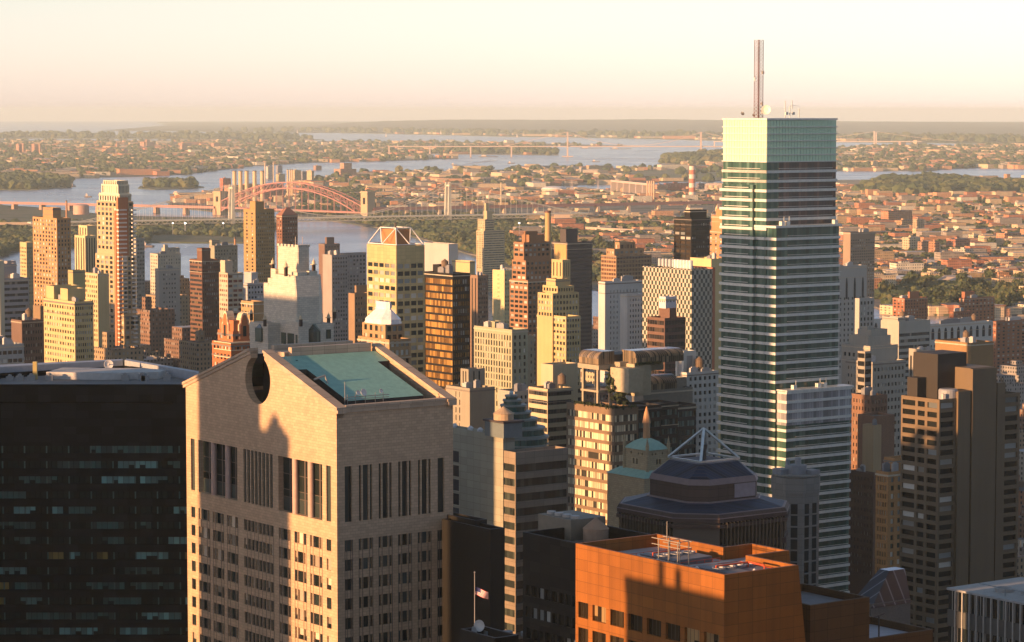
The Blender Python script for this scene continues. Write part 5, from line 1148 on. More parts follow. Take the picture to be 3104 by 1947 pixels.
# checkered tower
def checker():
    m, nt, p = newmat('checkered glazing'); a, z, tc = facade_uv(nt)
    i = mth(nt, 'FLOOR', mth(nt, 'DIVIDE', a, 1.35)); j = mth(nt, 'FLOOR', mth(nt, 'DIVIDE', z, 2.0)); on = mth(nt, 'LESS_THAN', mth(nt, 'MODULO', mth(nt, 'ADD', mth(nt, 'ADD', i, j), 4000), 2.0), .5)
    n = nd(nt, 'ShaderNodeTexNoise'); n.inputs['Scale'].default_value = .1; nt.links.new(tc.outputs['Object'], n.inputs['Vector'])
    nt.links.new(mixc(nt, on, (.045, .055, .045), mixc(nt, n.outputs['Fac'], (.36, .34, .27), (.5, .47, .36))), p.inputs['Base Color']); nt.links.new(mth(nt, 'MULTIPLY_ADD', on, .4, .25), p.inputs['Roughness']); return m
ck = checker()
b = T('checkerboard patterned tower of pale and dark glass squares', ck, 1948, 2097, 2160, 818, 1250, None, None, name='apartment_tower', gear=0, fin=False)
u0, v0, S, W, z1 = b.last
for i in range(6): mb = MB(); mb.lathe([(1.0, 0), (1.0, 3.6), (.8, 4)], (S * .3, W * (.12 + .06 * i) + 1, z1), 10); mb.obj('cooling_drum', plain((.6, .6, .58), .5), b.root)
for i in range(5): mb = MB(); mb.lathe([(.9, 0), (.9, 3.2), (.7, 3.6)], (S * .6, W * (.62 + .07 * i), z1), 10); mb.obj('cooling_drum', plain((.4, .42, .42), .5), b.root)
b.box('red_end_wall', plain((.4, .14, .07), .7), S, S + 1.6, 0, W, 0, z1 + .6); b.done()
T('warm white office block on the roofline behind the checkerboard tower', w_((.6, .48, .3)), 2092, 2156, 2200, 785, 1500, None, None, gear=1, yb=830)
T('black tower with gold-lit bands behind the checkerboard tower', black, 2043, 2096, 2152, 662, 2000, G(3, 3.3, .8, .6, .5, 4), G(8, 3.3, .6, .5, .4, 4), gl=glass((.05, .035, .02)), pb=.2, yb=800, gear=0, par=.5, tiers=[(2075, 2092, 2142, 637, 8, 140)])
T('orange-lit stepped brick tower squeezed behind the glass tower with the mast', w_((.48, .24, .14), 'brick'), 2146, 2194, 2215, 700, 2350, G(3, 3, .4, .5, .5, 3), None, yb=790, gear=0, tiers=[(2157, 2194, 2215, 655, 3, 90), (2170, 2194, 2215, 634, 6, 90)])
b = T('dark brown tower of curved balconies with a white square cap, before the checkerboard tower', w_((.16, .09, .07), 'brick'), 1962, 2015, 2078, 965, 1130, B(3.05, .6, .4, 1.2), B(3.05, .6, .4, 1.2), gl=ribbon((.02, .016, .014), (.1, .07, .05), .3), yb=1115, gear=0, tiers=[(1998, 2030, 2050, 935, 8, 90)], fin=False)
b.tier(1998, 2018, 2050, 900, 9, at(2018, 938, 1135).z, G(3, 3.2, .35, .3, .4, 1.5), G(3, 3.2, .35, .3, .4, 1.5), wm=w_((.6, .58, .6))); b.done()
T('white apartment tower with a tall white stair block, left of the mast tower', w_((.50, .49, .46)), 2060, 2082, 2178, 1130, 1080, None, G(6, 2.95, .5, .5, .8, 2), yb=1480, gear=1, pb=.4)
T('white stair and lift block with grey louvres standing on a white roof', w_((.6, .59, .55)), 2048, 2072, 2110, 1065, 1085, G(1, 12, .7, .7, .6, 2), G(1, 12, .6, .6, .6, 2), gl=plain((.33, .33, .31), .6), yb=1115, gear=0)
T('pale green-grey office grid in the centre below the golden deco tower', w_((.36, .35, .26)), 1437, 1552, 1600, 1000, 1350, G(14, 3.4, .45, .75, .5, 3), G(3, 3.4, .4, .6, .5, 3), yb=1120, gear=1, tiers=[(1478, 1500, 1524, 975, 20, 90)])
T('tan block with a blank side right of the green-grey office grid', w_((.34, .29, .22)), 1552, 1560, 1620, 1020, 1400, None, G(4, 3.4, .3, .5, .5, 3), yb=1110, gear=1)
T('banded white tower with notched corners carrying a blank mechanical block', w_((.48, .40, .31)), 1602, 1660, 1735, 1180, 1080, B(3.6, .5, .3, 1.2), B(3.6, .5, .3, 1.2), gl=ribbon((.02, .022, .024), (.12, .1, .08), .25), yb=1340, gear=1, tiers=[(1640, 1676, 1752, 1106, 12, 100)])
T('second wing of the banded white tower behind its right shoulder', w_((.48, .40, .31)), 1722, 1730, 1775, 1172, 1110, None, B(3.6, .5, .3, 1.2), gl=ribbon((.02, .022, .024), (.12, .1, .08), .25), yb=1340, gear=1)
T('grey concrete tower with a fluted tan lift block, right of the pink granite tower', w_((.30, .27, .22)), 1352, 1424, 1500, 1178, 1120, G(2, 3.3, .25, .7, 6, 2), None, yb=1300, gear=1, tiers=[(1396, 1420, 1470, 1120, 12, 100, VS(2, .4, 1, 1), VS(2, .3, 1.5, 1), 1175)])
T('low pale block with roof ducts between the grey tower and the green round tower', w_((.36, .34, .3)), 1510, 1560, 1640, 1188, 1250, None, G(6, 3.3, .5, .5, .5, 2), yb=1240, gear=3)
b = Bld('office_tower', 'grey office block with a blank west wall, right of the pink granite tower', 'office building', w_((.34, .33, .27), 'panel', .7, .12), 1373, 1563, 1722, 1372, 683, first=False, gl=ribbon((.02, .025, .022), (.07, .085, .07), .4, 1.25, (.04, .04, .04), .1), yb=1947)
b.tier(1524, 1563, 1722, 1372, 0, 0, B(3.75, .5, .4, 3.2), B(3.75, .55, .3, 3.2), yb=1940, wm=w_((.25, .20, .16), 'panel', .7, .2))
b.tier(1330, 1525, 1560, 1322, 4, 0, None, None, gear=0)
u0, v0, S, W, z1 = b.last
yv = lambda px: b.facept('W', px, 1400, 4)[1 - 1]
P0, P1 = b.loc(at(1410, 1400, 718)), b.loc(at(1386, 1400, 745))
for k in range(9):
    zz = at(1400, 1318, 740).z - 3.75 * k; mb = MB(); mb.box(u0 - .06, u0 - .01, v0 + W * .68, v0 + W * .86, zz - 2.9, zz); mb.obj('window', glass((.03, .035, .045)), b.root)
b.tier(1470, 1527, 1583, 1285, 2, at(1527, 1330, 685).z, None, None, wm=plain((.14, .17, .17), .6)); u1_, v1_, S1_, W1_, z1_ = b.last
b.box('roof_rim', plain((.05, .04, .04), .7), u1_ - .4, u1_ + S1_ + .4, v1_ - .4, v1_ + W1_ + .4, z1_ + .02, z1_ + .5)
mb = MB(); mb.lathe([(2.6, 0), (2.6, 1.6), (2.8, 1.6), (.1, 3.4)], (u1_ + S1_ * .5, v1_ + W1_ * .5, z1_ + .5), 18); mb.obj('water_tank', plain((.42, .31, .2), .9), b.root)
for q in (.15, .3, .55): mb = MB(); mb.lathe([(.8, 0), (.8, 1), (.3, 1.5)], (u0 + 3, v0 + 10 + W * q, z1 - .9), 10); mb.obj('roof_vent', plain((.6, .6, .6), .4), b.root)
b.done()
T('black glass block between the pink granite tower and the blank grey wall', black, 1340, 1486, 1530, 1605, 560, None, None, name='office_tower', cat='office building', gear=0, tiers=[(1330, 1440, 1476, 1578, 8, 100)], yb=1947)
b = T('small black rooftop at the bottom edge with a white dish', black, 1395, 1500, 1572, 1935, 480, None, None, name='office_tower', cat='office building', gear=0, par=1.5, fin=False)
u0, v0, S, W, z1 = b.last; q = b.loc(gnd(1455, 1928, z1 - 1.5)); dish(b.root, (q[0], q[1], z1 + .4), 1.1, (1.45, 0, -1.1), plain((.55, .55, .52), .5)); dish(b.root, (q[0] - 1.5, q[1], z1 - .4), .8, (1.2, 0, .4), plain((.5, .5, .48), .5))
for i in range(3): mb = MB(); mb.lathe([(1.0, 0), (1.0, .8), (.8, .8)], (q[0] + 2 + 2.4 * i, q[1] - 2.5 * i, z1 - 1.5), 14); mb.obj('roof_fan', plain((.2, .21, .2), .6), b.root)
b.done()
# flag on its pole
P = at(1439, 1945, 505); zt = at(1439, 1738, 505).z; root = empty('flagpole', (P.x, P.y, 0)); tag(root, 'thin grey flagpole flying a striped flag before the black glass block', 'flagpole')
mb = MB(); mb.rod((0, 0, 120), (0, 0, zt), .16, n=8, r2=.07); mb.lathe([(.05, 0), (.2, .15), (.05, .35)], (0, 0, zt), 8); mb.obj('pole', plain((.25, .25, .25), .5), root)
mb = MB(); nx, ny = 12, 13; fw_, fh = 2.7, 1.5
for i in range(nx + 1):
    for j in range(ny + 1): x = fw_ * i / nx; mb.v.append((.15 + x * .9, .28 * math.sin(x * 2.2 + j * .1) , zt - 2.6 - .36 * x - fh * j / ny))
for i in range(nx):
    for j in range(ny):
        a = i * (ny + 1) + j; mb.f.append((a, a + ny + 1, a + ny + 2, a + 1)); mb.m.append(2 if (i < 5 and j < 7) else (j % 2))
fo = mb.obj('flag', [plain((.5, .03, .03), .8), plain((.7, .7, .7), .8), plain((.03, .04, .15), .8)], root)
P = at(1439, 1900, 505)
# -- right side
b = Bld('office_tower', 'tall brown masonry tower with blank centre bays and strip windows at the right edge', 'office building', w_((.155, .11, .068), 'plain', .7, .2), 2732, 2848, 3092, 1212, 850, first=False, gl=glass((.012, .014, .013)), pb=.18, depth=.5)
C = b.C; W1, S1 = reach(C, V, 2732), reach(C, U, 3092)
fwspec = G(3, 3.0, .7, .58, .8, 1.2, cols=[(1.1, W1 * .31), (W1 * .38, W1 * .56), (W1 * .63, W1 - .7)]); fsspec = G(2, 3.0, .7, .58, .8, 1.2, cols=[(.6, 6.4), (S1 - 7.2, S1 - 1.0)])
b.yb = 1947; b.tier(2732, 2848, 3092, 1212, 0, 0, fwspec, fsspec)
u0, v0, S, W, z1 = b.last; yc = lambda y: at(2848, y, 855).z
b.box('blank_bay', b.wm, 7.5, 13, -.8, -.01, 20, yc(1186)); b.box('blank_bay', b.wm, 13.7, 24.5, -1.0, -.01, 20, yc(1122)); b.box('blank_bay', b.wm, 25.2, S - 7.6, -.8, -.01, 20, yc(1170))
b.box('roof_block', b.wm, 13.7, 24.5, .01, 12, z1 - 1, yc(1120)); b.box('roof_block', b.wm, 7.5, 13.0, .01, 5, z1 - 1, yc(1188)); b.box('roof_block', b.wm, 25.2, S - 7.6, .01, 8, z1 - 1, yc(1170))
dkk = w_((.03, .025, .02)); b.box('plant_room', dkk, 6, 19, 7, 18, z1 - 1, yc(1078)); b.box('plant_room', dkk, 2, 14, 12, W - .6, z1 - 1, yc(1152)); b.box('roof_screen', dkk, 24.5, S - 2, 9, W - 1, z1 - 1, yc(1160))
mb = MB(); mb.lathe([(2.9, 0), (3.1, .3), (3.1, 3.2), (2.7, 3.6)], (7.2, 3.4, z1 - .8), 20); mb.obj('water_tank', plain((.3, .31, .32), .5), b.root)
mb = MB(); mb.lathe([(.5, 0), (.5, 2.6)], (3, 1.5, z1 - 1), 10); mb.obj('flue', plain((.5, .45, .4), .4), b.root); b.done()
# bottom right corner: ribbed glass block (seen along its west side)
rbm = ribbon((.012, .016, .016), (.06, .10, .09), .2, 1.5, (.32, .31, .27), .16)
NW = at(2876, 1782, 520); Wl = 46.0; C = NW - V * Wl; root = empty('office_tower', (C.x, C.y, 0), R(UA)); tag(root, 'white ribbed glass block with tanks on its roof in the bottom right corner', 'office building'); FOOT.append((C.x + 10, C.y + 20, 40, 2876, 3300, 1760, 500, (C.x, C.y, Wl, 26)))
z1 = NW.z; mb = MB(); mb.box(0, 20, 0, Wl, 0, z1 - .4); mb.obj('wall', rbm, root); mb = MB(); mb.box(-.3, 20.3, -.3, Wl + .3, z1 - .39, z1); mb.obj('roof', plain((.36, .36, .34), .8), root)
ribm = plain((.42, .40, .35), .6)
mb = MB()
for i in range(int(Wl / 1.9)): mb.box(-.5, 0, i * 1.9, i * 1.9 + .28, z1 - 48, z1 - .4)
mb.obj('ribs', ribm, root)
for k in range(6): mb = MB(); mb.box(-.28, 0, 0, Wl, z1 - 4.2 - 7.8 * k - 3.2, z1 - 4.2 - 7.8 * k); mb.obj('spandrel', plain((.09, .09, .08), .6), root)
for v, u, r in ((Wl - 9, 6, 1.9), (Wl - 14, 8, 1.9)): mb = MB(); mb.lathe([(r, 0), (r, .7), (r * .8, .7), (r * .7, .3)], (u, v, z1), 18); mb.obj('roof_fan', plain((.3, .31, .3), .6), root)
mb = MB(); mb.lathe([(1.6, 0), (1.6, 2.8), (1.8, 2.8), (.1, 4.3)], (9, Wl - 24, z1 + 2.2), 14)
for dx in (-1, 1):
    for dy in (-1, 1): mb.bar((9 + dx, Wl - 24 + dy, z1), (9 + dx, Wl - 24 + dy, z1 + 2.2), .2)
mb.obj('water_tank', plain((.34, .25, .16), .9), root)
mb = MB(); mb.box(3, 6, Wl - 20, Wl - 17, z1, z1 + 2.2); mb.obj('rooftop_unit', plain((.15, .18, .19)), root); mb = MB(); mb.lathe([(1.5, 0), (1.5, 2)], (4, Wl - 26, z1), 14); mb.obj('roof_drum', plain((.36, .37, .36)), root)
mb = MB()
for y in (Wl - 19, Wl - 13): mb.bar((2, y, z1), (2, y, z1 + 1.5), .12)
mb.bar((2, Wl - 19, z1 + 1.5), (2, Wl - 6, z1 + 1.5), .15); mb.obj('pipe_rail', plain((.2, .24, .25)), root)

T('terraced grey stone building with a curved glass corner, right of the mast tower', w_((.36, .34, .30)), 2565, 2645, 2745, 1098, 1300, G(8, 3.8, .45, .42, .6, 3), G(9, 3.8, .5, .45, .6, 3), yb=1260, gear=1,
  tiers=[(2552, 2638, 2722, 1050, 8, 60, G(6, 3.8, .5, .5, .6, 4), G(6, 6, .25, .8, 2, 3), 1095), (2575, 2632, 2700, 1020, 14, 60), (2600, 2640, 2690, 1000, 18, 60), (2612, 2628, 2640, 990, 20, 60)], name='office_tower', cat='office building')
b = T('curved dark glass corner bay of the terraced grey stone building', w_((.3, .28, .25)), 2600, 2622, 2642, 1066, 1278, B(3.8, .6, .1, 1), B(3.8, .6, .1, 1), gl=glass((.02, .022, .025)), yb=1210, gear=0)
def arches(b, n, zt, h, wd, S, v0=0):
    mb = MB()
    for i in range(n):
        c = S * (i + .5) / n; pr = [(c - wd / 2, zt - h), (c + wd / 2, zt - h), (c + wd / 2, zt - h * .35), (c + wd * .3, zt - h * .1), (c, zt), (c - wd * .3, zt - h * .1), (c - wd / 2, zt - h * .35)]
        mb = MB(); mb.quad(*[(x, v0 - .12, z) for x, z in pr]); mb.quad(*[(x, v0 - .02, z) for x, z in pr][::-1]); mb.obj('arched_window', glass((.03, .035, .04)), b.root)
b = T('grey stone hospital tower with tall arched slots on its upper storeys', w_((.42, .40, .37), 'plain', .7, .12), 2505, 2530, 2628, 808, 1700, None, G(8, 3.3, .35, .5, .5, 20), yb=990, gear=2, name='hospital_tower', cat='hospital', fin=False); arches(b, 4, b.last[4] - 7, 14, 1.6, b.last[2]); b.done()
T('smaller pale wing with strip windows at the foot of the arched hospital tower', w_((.42, .40, .37)), 2592, 2605, 2650, 905, 1650, None, G(4, 3.3, .5, .6, .5, 2), yb=1000, gear=0, name='hospital_wing', cat='hospital')
T('grey hospital block with a lit yellow top, between the two white hospital wings', w_((.40, .38, .34)), 2670, 2725, 2820, 975, 1750, None, B(4, .5, .5, 8), gl=rib1, yb=1090, gear=2, name='hospital_wing', cat='hospital', tiers=[(2674, 2722, 2745, 963, 3, 0)])
b = T('long white hospital wing with a row of pointed arch windows', w_((.55, .53, .50), 'plain', .7, .08), 2800, 2818, 3010, 985, 1850, None, G(20, 4, .4, .5, .5, 14), yb=1060, gear=3, name='hospital_wing', cat='hospital', fin=False); arches(b, 10, b.last[4] - 2.5, 8, 2.6, b.last[2]); b.done()
b = T('short white hospital wing with arched windows, far left of the long one', w_((.55, .53, .50), 'plain', .7, .08), 2640, 2646, 2700, 968, 1900, None, None, yb=1000, gear=0, name='hospital_wing', cat='hospital', fin=False); arches(b, 3, b.last[4] - 2.5, 8, 2.6, b.last[2]); b.done()
T('plain brown brick box with a lit corner strip, behind the tall brown masonry tower', w_((.32, .19, .10), 'brick'), 2835, 2942, 3012, 1040, 1400, G(10, 3.6, .7, .35, .6, 14), None, yb=1130, gear=1, name='office_tower', cat='office building')
T('small red brick block with a round window, left of the dark plant rooms', w_((.36, .18, .11), 'brick'), 2825, 2857, 2905, 1118, 1250, None, None, yb=1180, gear=0)
T('grey glazed tower with bright yellow lit piers, behind the terraced stone building', w_((.34, .32, .28)), 2755, 2815, 2840, 1062, 1500, VS(6, .6, .6, 4), None, yb=1170, gear=1, gl=glass((.03, .03, .03)), name='hospital_wing', cat='hospital')
T('old tan and brown brick apartment tower right of the glass tower', w_((.24, .13, .09), 'brick'), 2582, 2640, 2690, 1200, 1150, G(6, 3.2, .35, .5, .5, 2), G(5, 3.2, .35, .5, .5, 2), yb=1420, gear=2, tiers=[(2600, 2650, 2712, 1262, -20, 0, None, None)])
T('tan blank wall block in front of the old brown apartment tower', w_((.42, .30, .21)), 2615, 2648, 2672, 1290, 1120, None, None, yb=1400, gear=1)
T('dark brick apartment block with one orange lit edge, below the tan blank wall', w_((.17, .095, .07), 'brick'), 2575, 2648, 2665, 1436, 1060, G(7, 3.1, .3, .45, .5, 2), G(2, 3.1, .3, .45, .5, 2), yb=1620, gear=2)
T('orange and green brick tower with paired windows beside the tall brown tower', w_((.46, .24, .11), 'brick'), 2655, 2692, 2760, 1432, 960, G(4, 3.0, .5, .6, .6, 2), G(3, 3.0, .45, .6, .6, 2), gl=glass((.05, .06, .045)), pb=.35, yb=1780, gear=1, tiers=[(2680, 2712, 2760, 1390, 8, 40, G(3, 3.0, .5, .6, .6, 2), G(3, 3.0, .45, .6, .6, 2), 1440)])
b = T('low grey building with a sloped glazed roof beside the tall brown tower', w_((.2, .2, .19), 'brick'), 2628, 2640, 2760, 1832, 640, None, None, yb=1900, gear=0, name='office_building', cat='office building', fin=False)
u0, v0, S, W, z1 = b.last; mb = MB(); mb.loft(sq(0, S, -.2, W + 6), z1 - 1, sq(S * .6, S, 2, W + 4), z1 + 7); mb.obj('glazed_roof', ribbon((.03, .035, .05), (.06, .07, .09), .3, 3.5, (.22, .24, .28), .12), b.root); b.done()
# red-brick riverside towers
for lab, xl, xc, xr, yt, D, tr in (('red brick riverside tower with glowing bay fronts, left of the park', 2706, 2742, 2812, 905, 2650, [(2752, 2758, 2786, 885, 10, 0)]), ('dark red brick riverside tower on the right, its roof tank tall', 2908, 2922, 3015, 905, 2700, [(2915, 2925, 2955, 885, 6, 0)]),
    ('broad low red brick riverside block at the right edge', 3000, 3020, 3140, 975, 2300, []), ('orange-lit small brick block in front of the broad riverside block', 2925, 2948, 2985, 972, 2250, [(2935, 2950, 2966, 962, 4, 0)]), ('dark red brick riverside tower standing lower in the middle', 2878, 2890, 2945, 945, 2550, [])):
    T(lab, w_((.33, .13, .08), 'brick', .7, .16), xl, xc, xr, yt, D, G(3, 3, .5, .5, .5, 2), G(8, 3, .45, .5, .5, 2), yb=yt + 75, gear=1, tiers=tr, group='red brick towers by the river')
T('grey slab with a tan lit edge, right beside the mast tower near the river', w_((.28, .21, .17)), 2556, 2578, 2652, 705, 2900, None, G(11, 3, .6, .45, .5, 8), yb=830, gear=2, group=None)
T('white stepped tower standing on the wooded shore before the suspension bridge', w_((.45, .37, .27)), 1444, 1466, 1530, 700, 3700, G(3, 3, .5, .5, .5, 2), B(3.2, .4, .4, 1), gl=rib1, yb=790, gear=0, tiers=[(1448, 1470, 1498, 665, 6, 0, G(3, 3, .5, .5, .5, 2), B(3.2, .4, .4, 1), 700), (1466, 1476, 1492, 640, 10, 0), (1468, 1473, 1482, 616, 12, 0)])
T('low white hall with a lit end on the shore behind the pyramid-framed tower', w_((.45, .42, .4)), 1285, 1360, 1388, 740, 3600, None, None, gear=0, name='low_hall', cat='hall', yb=760)
b = T('beige slab behind the red-topped brick slab at left', w_((.32, .3, .24)), 634, 650, 720, 745, 2350, None, G(8, 3, .4, .5, .5, 4), yb=800, gear=1, tiers=[(635, 642, 665, 728, 6, 60)])
# ================================================================ UNSEEN CITY BESIDE THE VIEW (towers added to cast evening shadows into it)
def shadow_tower(label, s0, s1, x, h, ul=26, col=(.3, .26, .22), extra=()):  # unseen tower, placed and sized for the shadow it casts into the view
    c = (s0 + s1) / 2; y = (-c + .574 * x) / .819; W = s1 - s0; root = empty('office_tower', (x, y, 0), R(UA)); tag(root, label, 'office building')
    m = city([col, tuple(k * .9 for k in col)], 3.8, 3.0, .5, .5); mb = MB(); mb.box(-ul / 2, ul / 2, -W / 2, W / 2, 0, h); mb.box(-ul / 2 - .3, ul / 2 + .3, -W / 2 - .3, W / 2 + .3, h - 1.5, h + .4); mb.obj('wall', m, root)
    for a, b_, hh in extra: mb = MB(); mb.box(-2, 2, a, b_, h + .4, h + hh); mb.obj('rooftop_unit', plain((.3, .3, .3)), root)
for s0, s1 in ((0, 0),):
    shadow_tower('unseen dark glass tower shading the black corner tower from the south west', -606, -568, -190, 214, 26, (.12, .12, .12))
    shadow_tower('unseen tall tower casting shade on the pink granite one', -538, -511, -268, 248); shadow_tower('unseen shorter tower beside it casting shade on the pink granite one', -510.9, -499, -268, 214, 20, extra=[(-4, 3, 3), (-2, 1.5, 5)])
    shadow_tower('unseen tower casting shade on the copper coloured one', -358, -331, -112, 192.5, 20, extra=[(-1, .6, 4.5), (3.5, 5.0, 5.5)])
    shadow_tower('unseen tower added to shade the black glass block', -476.5, -424, -222, 206, 24); shadow_tower('unseen slim tower added to shade the dark brown block', -408, -374, -150, 214, 22)
    shadow_tower('unseen very tall tower added to shade the glass tower', -800, -754, -262, 258, 30, (.15, .15, .15)); shadow_tower('unseen tower added to shade the limestone one', -735, -680, -320, 232, 26)
    shadow_tower('unseen grey tower added to shade the stone church tower', -652, -607, -232, 200, 26, (.2, .2, .2))
arr = []
for i in range(-70, 60):
    for j in range(-40, 110):
        c = U * (i * 44.0 + random.uniform(-5, 5)) + V * (j * 42.0 + random.uniform(-4, 4)); s_ = .574 * c.x - .819 * c.y
        edge = -(CX / F) * c.y - 45
        if c.y < 60 or c.y > 3500 or not (edge - 520 < c.x < edge): continue
        if s_ > -640 and c.y > 0: h = random.uniform(30, 95)
        elif c.y < 2000: h = random.uniform(60, 128) + (random.random() < .10) * 45
        else: h = random.uniform(35, 85) + (random.random() < .08) * 40
        if any(abs(c.x - q[0]) < 45 and abs(c.y - q[1]) < 45 for q in ((-190, 583), (-268, 452), (-112, 342), (-262, 765), (-320, 640), (-232, 606), (-222, 394), (-150, 372))): continue
        arr.append((c.x, c.y, random.uniform(26, 40), random.uniform(26, 40), h, R(UA)))
for i in range(-40, 40):
    for j in range(-40, 40):
        c = U * (i * 48.0 + random.uniform(-5, 5)) + V * (j * 46.0 + random.uniform(-4, 4)); d_ = c.length
        if d_ < 130 or d_ > 900 or c.y > 700 or c.x < -60 and c.y > -40: continue
        if c.y > 0 and abs(c.x) < c.y * .19 + 60: continue
        if c.x < 0 and d_ < 260: continue
        arr.append((c.x, c.y, random.uniform(28, 42), random.uniform(28, 42), random.uniform(90, 205) if c.x > 0 else random.uniform(60, 150), R(UA)))
arr += [(116, 342, 40, 40, 205, R(UA)), (178, 420, 42, 42, 190, R(UA)), (150, 280, 42, 42, 215, R(UA))]  # unseen blocks added to darken the copper tower's south side
def boxes_obj(name, arr, mat, kind='stuff', label=None):
    """many small blocks in one mesh; arr rows: x, y, w, d, h, angle"""
    n = len(arr); a = np.array(arr); c, s_ = np.cos(a[:, 5]), np.sin(a[:, 5]); corners = [(-1, -1), (1, -1), (1, 1), (-1, 1)]
    v = np.zeros((n, 8, 3))
    for i, (p, q) in enumerate(corners):
        lx, ly = p * a[:, 2] / 2, q * a[:, 3] / 2
        for t in (0, 4): v[:, i + t, 0] = a[:, 0] + lx * c - ly * s_; v[:, i + t, 1] = a[:, 1] + lx * s_ + ly * c
        v[:, i + 4, 2] = a[:, 4]
    base = np.array([(4, 5, 6, 7), (0, 1, 5, 4), (1, 2, 6, 5), (2, 3, 7, 6), (3, 0, 4, 7)]); f = (np.arange(n)[:, None, None] * 8 + base[None]).reshape(-1, 4)
    me = bpy.data.meshes.new(name); me.from_pydata(v.reshape(-1, 3).tolist(), [], f.tolist()); me.materials.append(mat); me.update(); o = bpy.data.objects.new(name, me); COL.objects.link(o); tag(o, label, kind=kind); return o
boxes_obj('city_blocks', arr, city([(.3, .2, .15), (.4, .36, .3), (.2, .18, .16), (.35, .25, .18)], 3.3, 2.8, .45, .5))
# ================================================================ CHIMNEYS
def chimney(label, px, y0, y1, D, r0, r1, col, cap=None, name='chimney', group=None, bands=None):
    P = at(px, y1, D); zt = at(px, y0, D).z; root = empty(name, (P.x, P.y, 0)); tag(root, label, 'chimney', group)
    mb = MB(); n = 8
    for k in range(n):
        a, c_ = k / n, (k + 1) / n; ra, rb_ = r0 + (r1 - r0) * a, r0 + (r1 - r0) * c_; mb.lathe([(ra, zt * a), (rb_, zt * c_)], n=16, m=(k % 2) if bands else 0)
    mb.obj('shaft', [wall(col), plain(bands or col)], root)
    mb = MB(); mb.lathe([(r1 * 1.12, zt - 1.5), (r1 * 1.12, zt + .3), (r1 * .8, zt + .3), (r1 * .8, zt - 1)], n=16); mb.obj('rim', plain(cap or (.1, .08, .07)), root); return root
chimney('tall tan chimney with a dark rim rising in the centre', 1661, 640, 800, 2500, 3.6, 2.7, (.45, .30, .17), (.12, .05, .04))
chimney('slim brown chimney behind the left brown tower', 202, 608, 650, 5200, 2.6, 1.8, (.35, .18, .12))
chimney('thin brown chimney left of the tall brown slab', 713, 720, 800, 2450, 1.2, .9, (.4, .22, .15))
# power station by the arch bridge
for i, px in enumerate((711, 729, 748, 772, 795)):
    chimney('pale concrete chimney of the power station, number %s of the row of five' % ('one two three four five'.split()[i]), px, 518, 560 + (i > 3) * 5, 7000, 5.5, 5.0, (.55, .42, .32), group='power station chimneys in a row')
for i, px in enumerate((872, 880, 886)): chimney(('left', 'middle', 'right')[i] + 'most of three slim pale chimneys behind the arch bridge', px, 514, 553, 7600, 2.6, 2.3, (.6, .45, .35), group='slim chimneys behind the arch')
for i, px in enumerate((803, 829)): chimney(('left', 'right')[i] + ' slim chimney of the white plant beyond the power station', px, 491, 535, 8600, 1.9, 1.6, (.6, .45, .38), group='pair of plant chimneys')
for i, px in enumerate((1962, 1969, 1975, 1982)): chimney('pale thin stack at the left end of the red plant, number %s of four' % ('one two three four'.split()[i]), px, 547, 575, 7300, 2.2, 2.0, (.62, .4, .32), group='stacks of the red power plant')
chimney('stout red and white banded chimney at the red power plant', 2098, 502, 555, 7500, 9.0, 9.0, (.50, .15, .11), bands=(.7, .55, .45))
chimney('short paired white stack by the storage tank', 1519, 552, 590, 6900, 1.6, 1.5, (.6, .5, .42))
# ================================================================ DISTANT BLOCKS
FARM = {}
def farblock(label, name, cat, x0, x1, y0, y1, col, D=None, depth=.5, group=None, tiers=(), split_=.3):
    """block between image columns x0..x1, roof y0, foot y1 on the ground; turned to the street grid"""
    P = gnd((x0 + x1) / 2, y1, 2); D = D or P.y; k = tuple(col)
    if k not in FARM: FARM[k] = city([k, tuple(c * .9 for c in k)], 4.2, 5.5, .5, .45)
    xc = x0 + (x1 - x0) * split_; C = at(xc, y0, D); z = C.z; W, S = max(4, reach(C, V, x0)), max(4, reach(C, U, x1)); W = min(W, 400); S = min(S, 600)
    mb = MB(); mb.box(0, S, 0, W, 0, z)
    for a, c_, h in tiers: mb.box(S * a, S * c_, W * .2, W * .8, z, z + h)
    mb.box(S * .3, S * .45, W * .3, W * .6, z + .01, z + 3.2); o = mb.obj(name, FARM[k]); o.location = (C.x, C.y, 0); o.rotation_euler = (0, 0, R(UA)); tag(o, label, cat, group); return o
SAL, CRE, WHT = (.48, .25, .2), (.55, .42, .3), (.6, .55, .5)
farblock('red brick power station hall behind the five chimneys', 'power_station', 'power station', 666, 700, 541, 580, (.45, .13, .09))
farblock('long salmon brick power station body under the chimneys', 'power_station', 'power station', 680, 860, 562, 606, (.5, .24, .17), split_=.12)
farblock('low brick annex at the river foot of the power station', 'power_station', 'power station', 690, 790, 578, 612, (.45, .22, .16), split_=.12)
farblock('white gridded plant building behind the arch, left one', 'plant_building', 'industrial building', 885, 912, 516, 556, CRE); farblock('blue grey plant building between two lit cream ones', 'plant_building', 'industrial building', 912, 930, 520, 556, (.2, .2, .23)); farblock('cream gridded plant building behind the arch, right one', 'plant_building', 'industrial building', 928, 952, 518, 554, CRE, split_=.7)
farblock('white boxy plant with a pale stack pair', 'plant_building', 'industrial building', 806, 828, 505, 540, WHT); farblock('small bright shed left of the pale gridded plants', 'shed', 'shed', 836, 864, 528, 548, CRE)
farblock('grey hangar beside the white boxy plant', 'shed', 'shed', 836, 856, 502, 522, (.3, .3, .33))
farblock('long salmon island building with a raised middle', 'island_building', 'large building', 1012, 1080, 513, 540, SAL, tiers=[(.3, .8, 22)])
farblock('peaked brick hall on the island', 'island_building', 'large building', 950, 975, 503, 514, SAL); farblock('white low building with peaked middle near the island shore', 'shed', 'shed', 998, 1028, 546, 556, WHT)
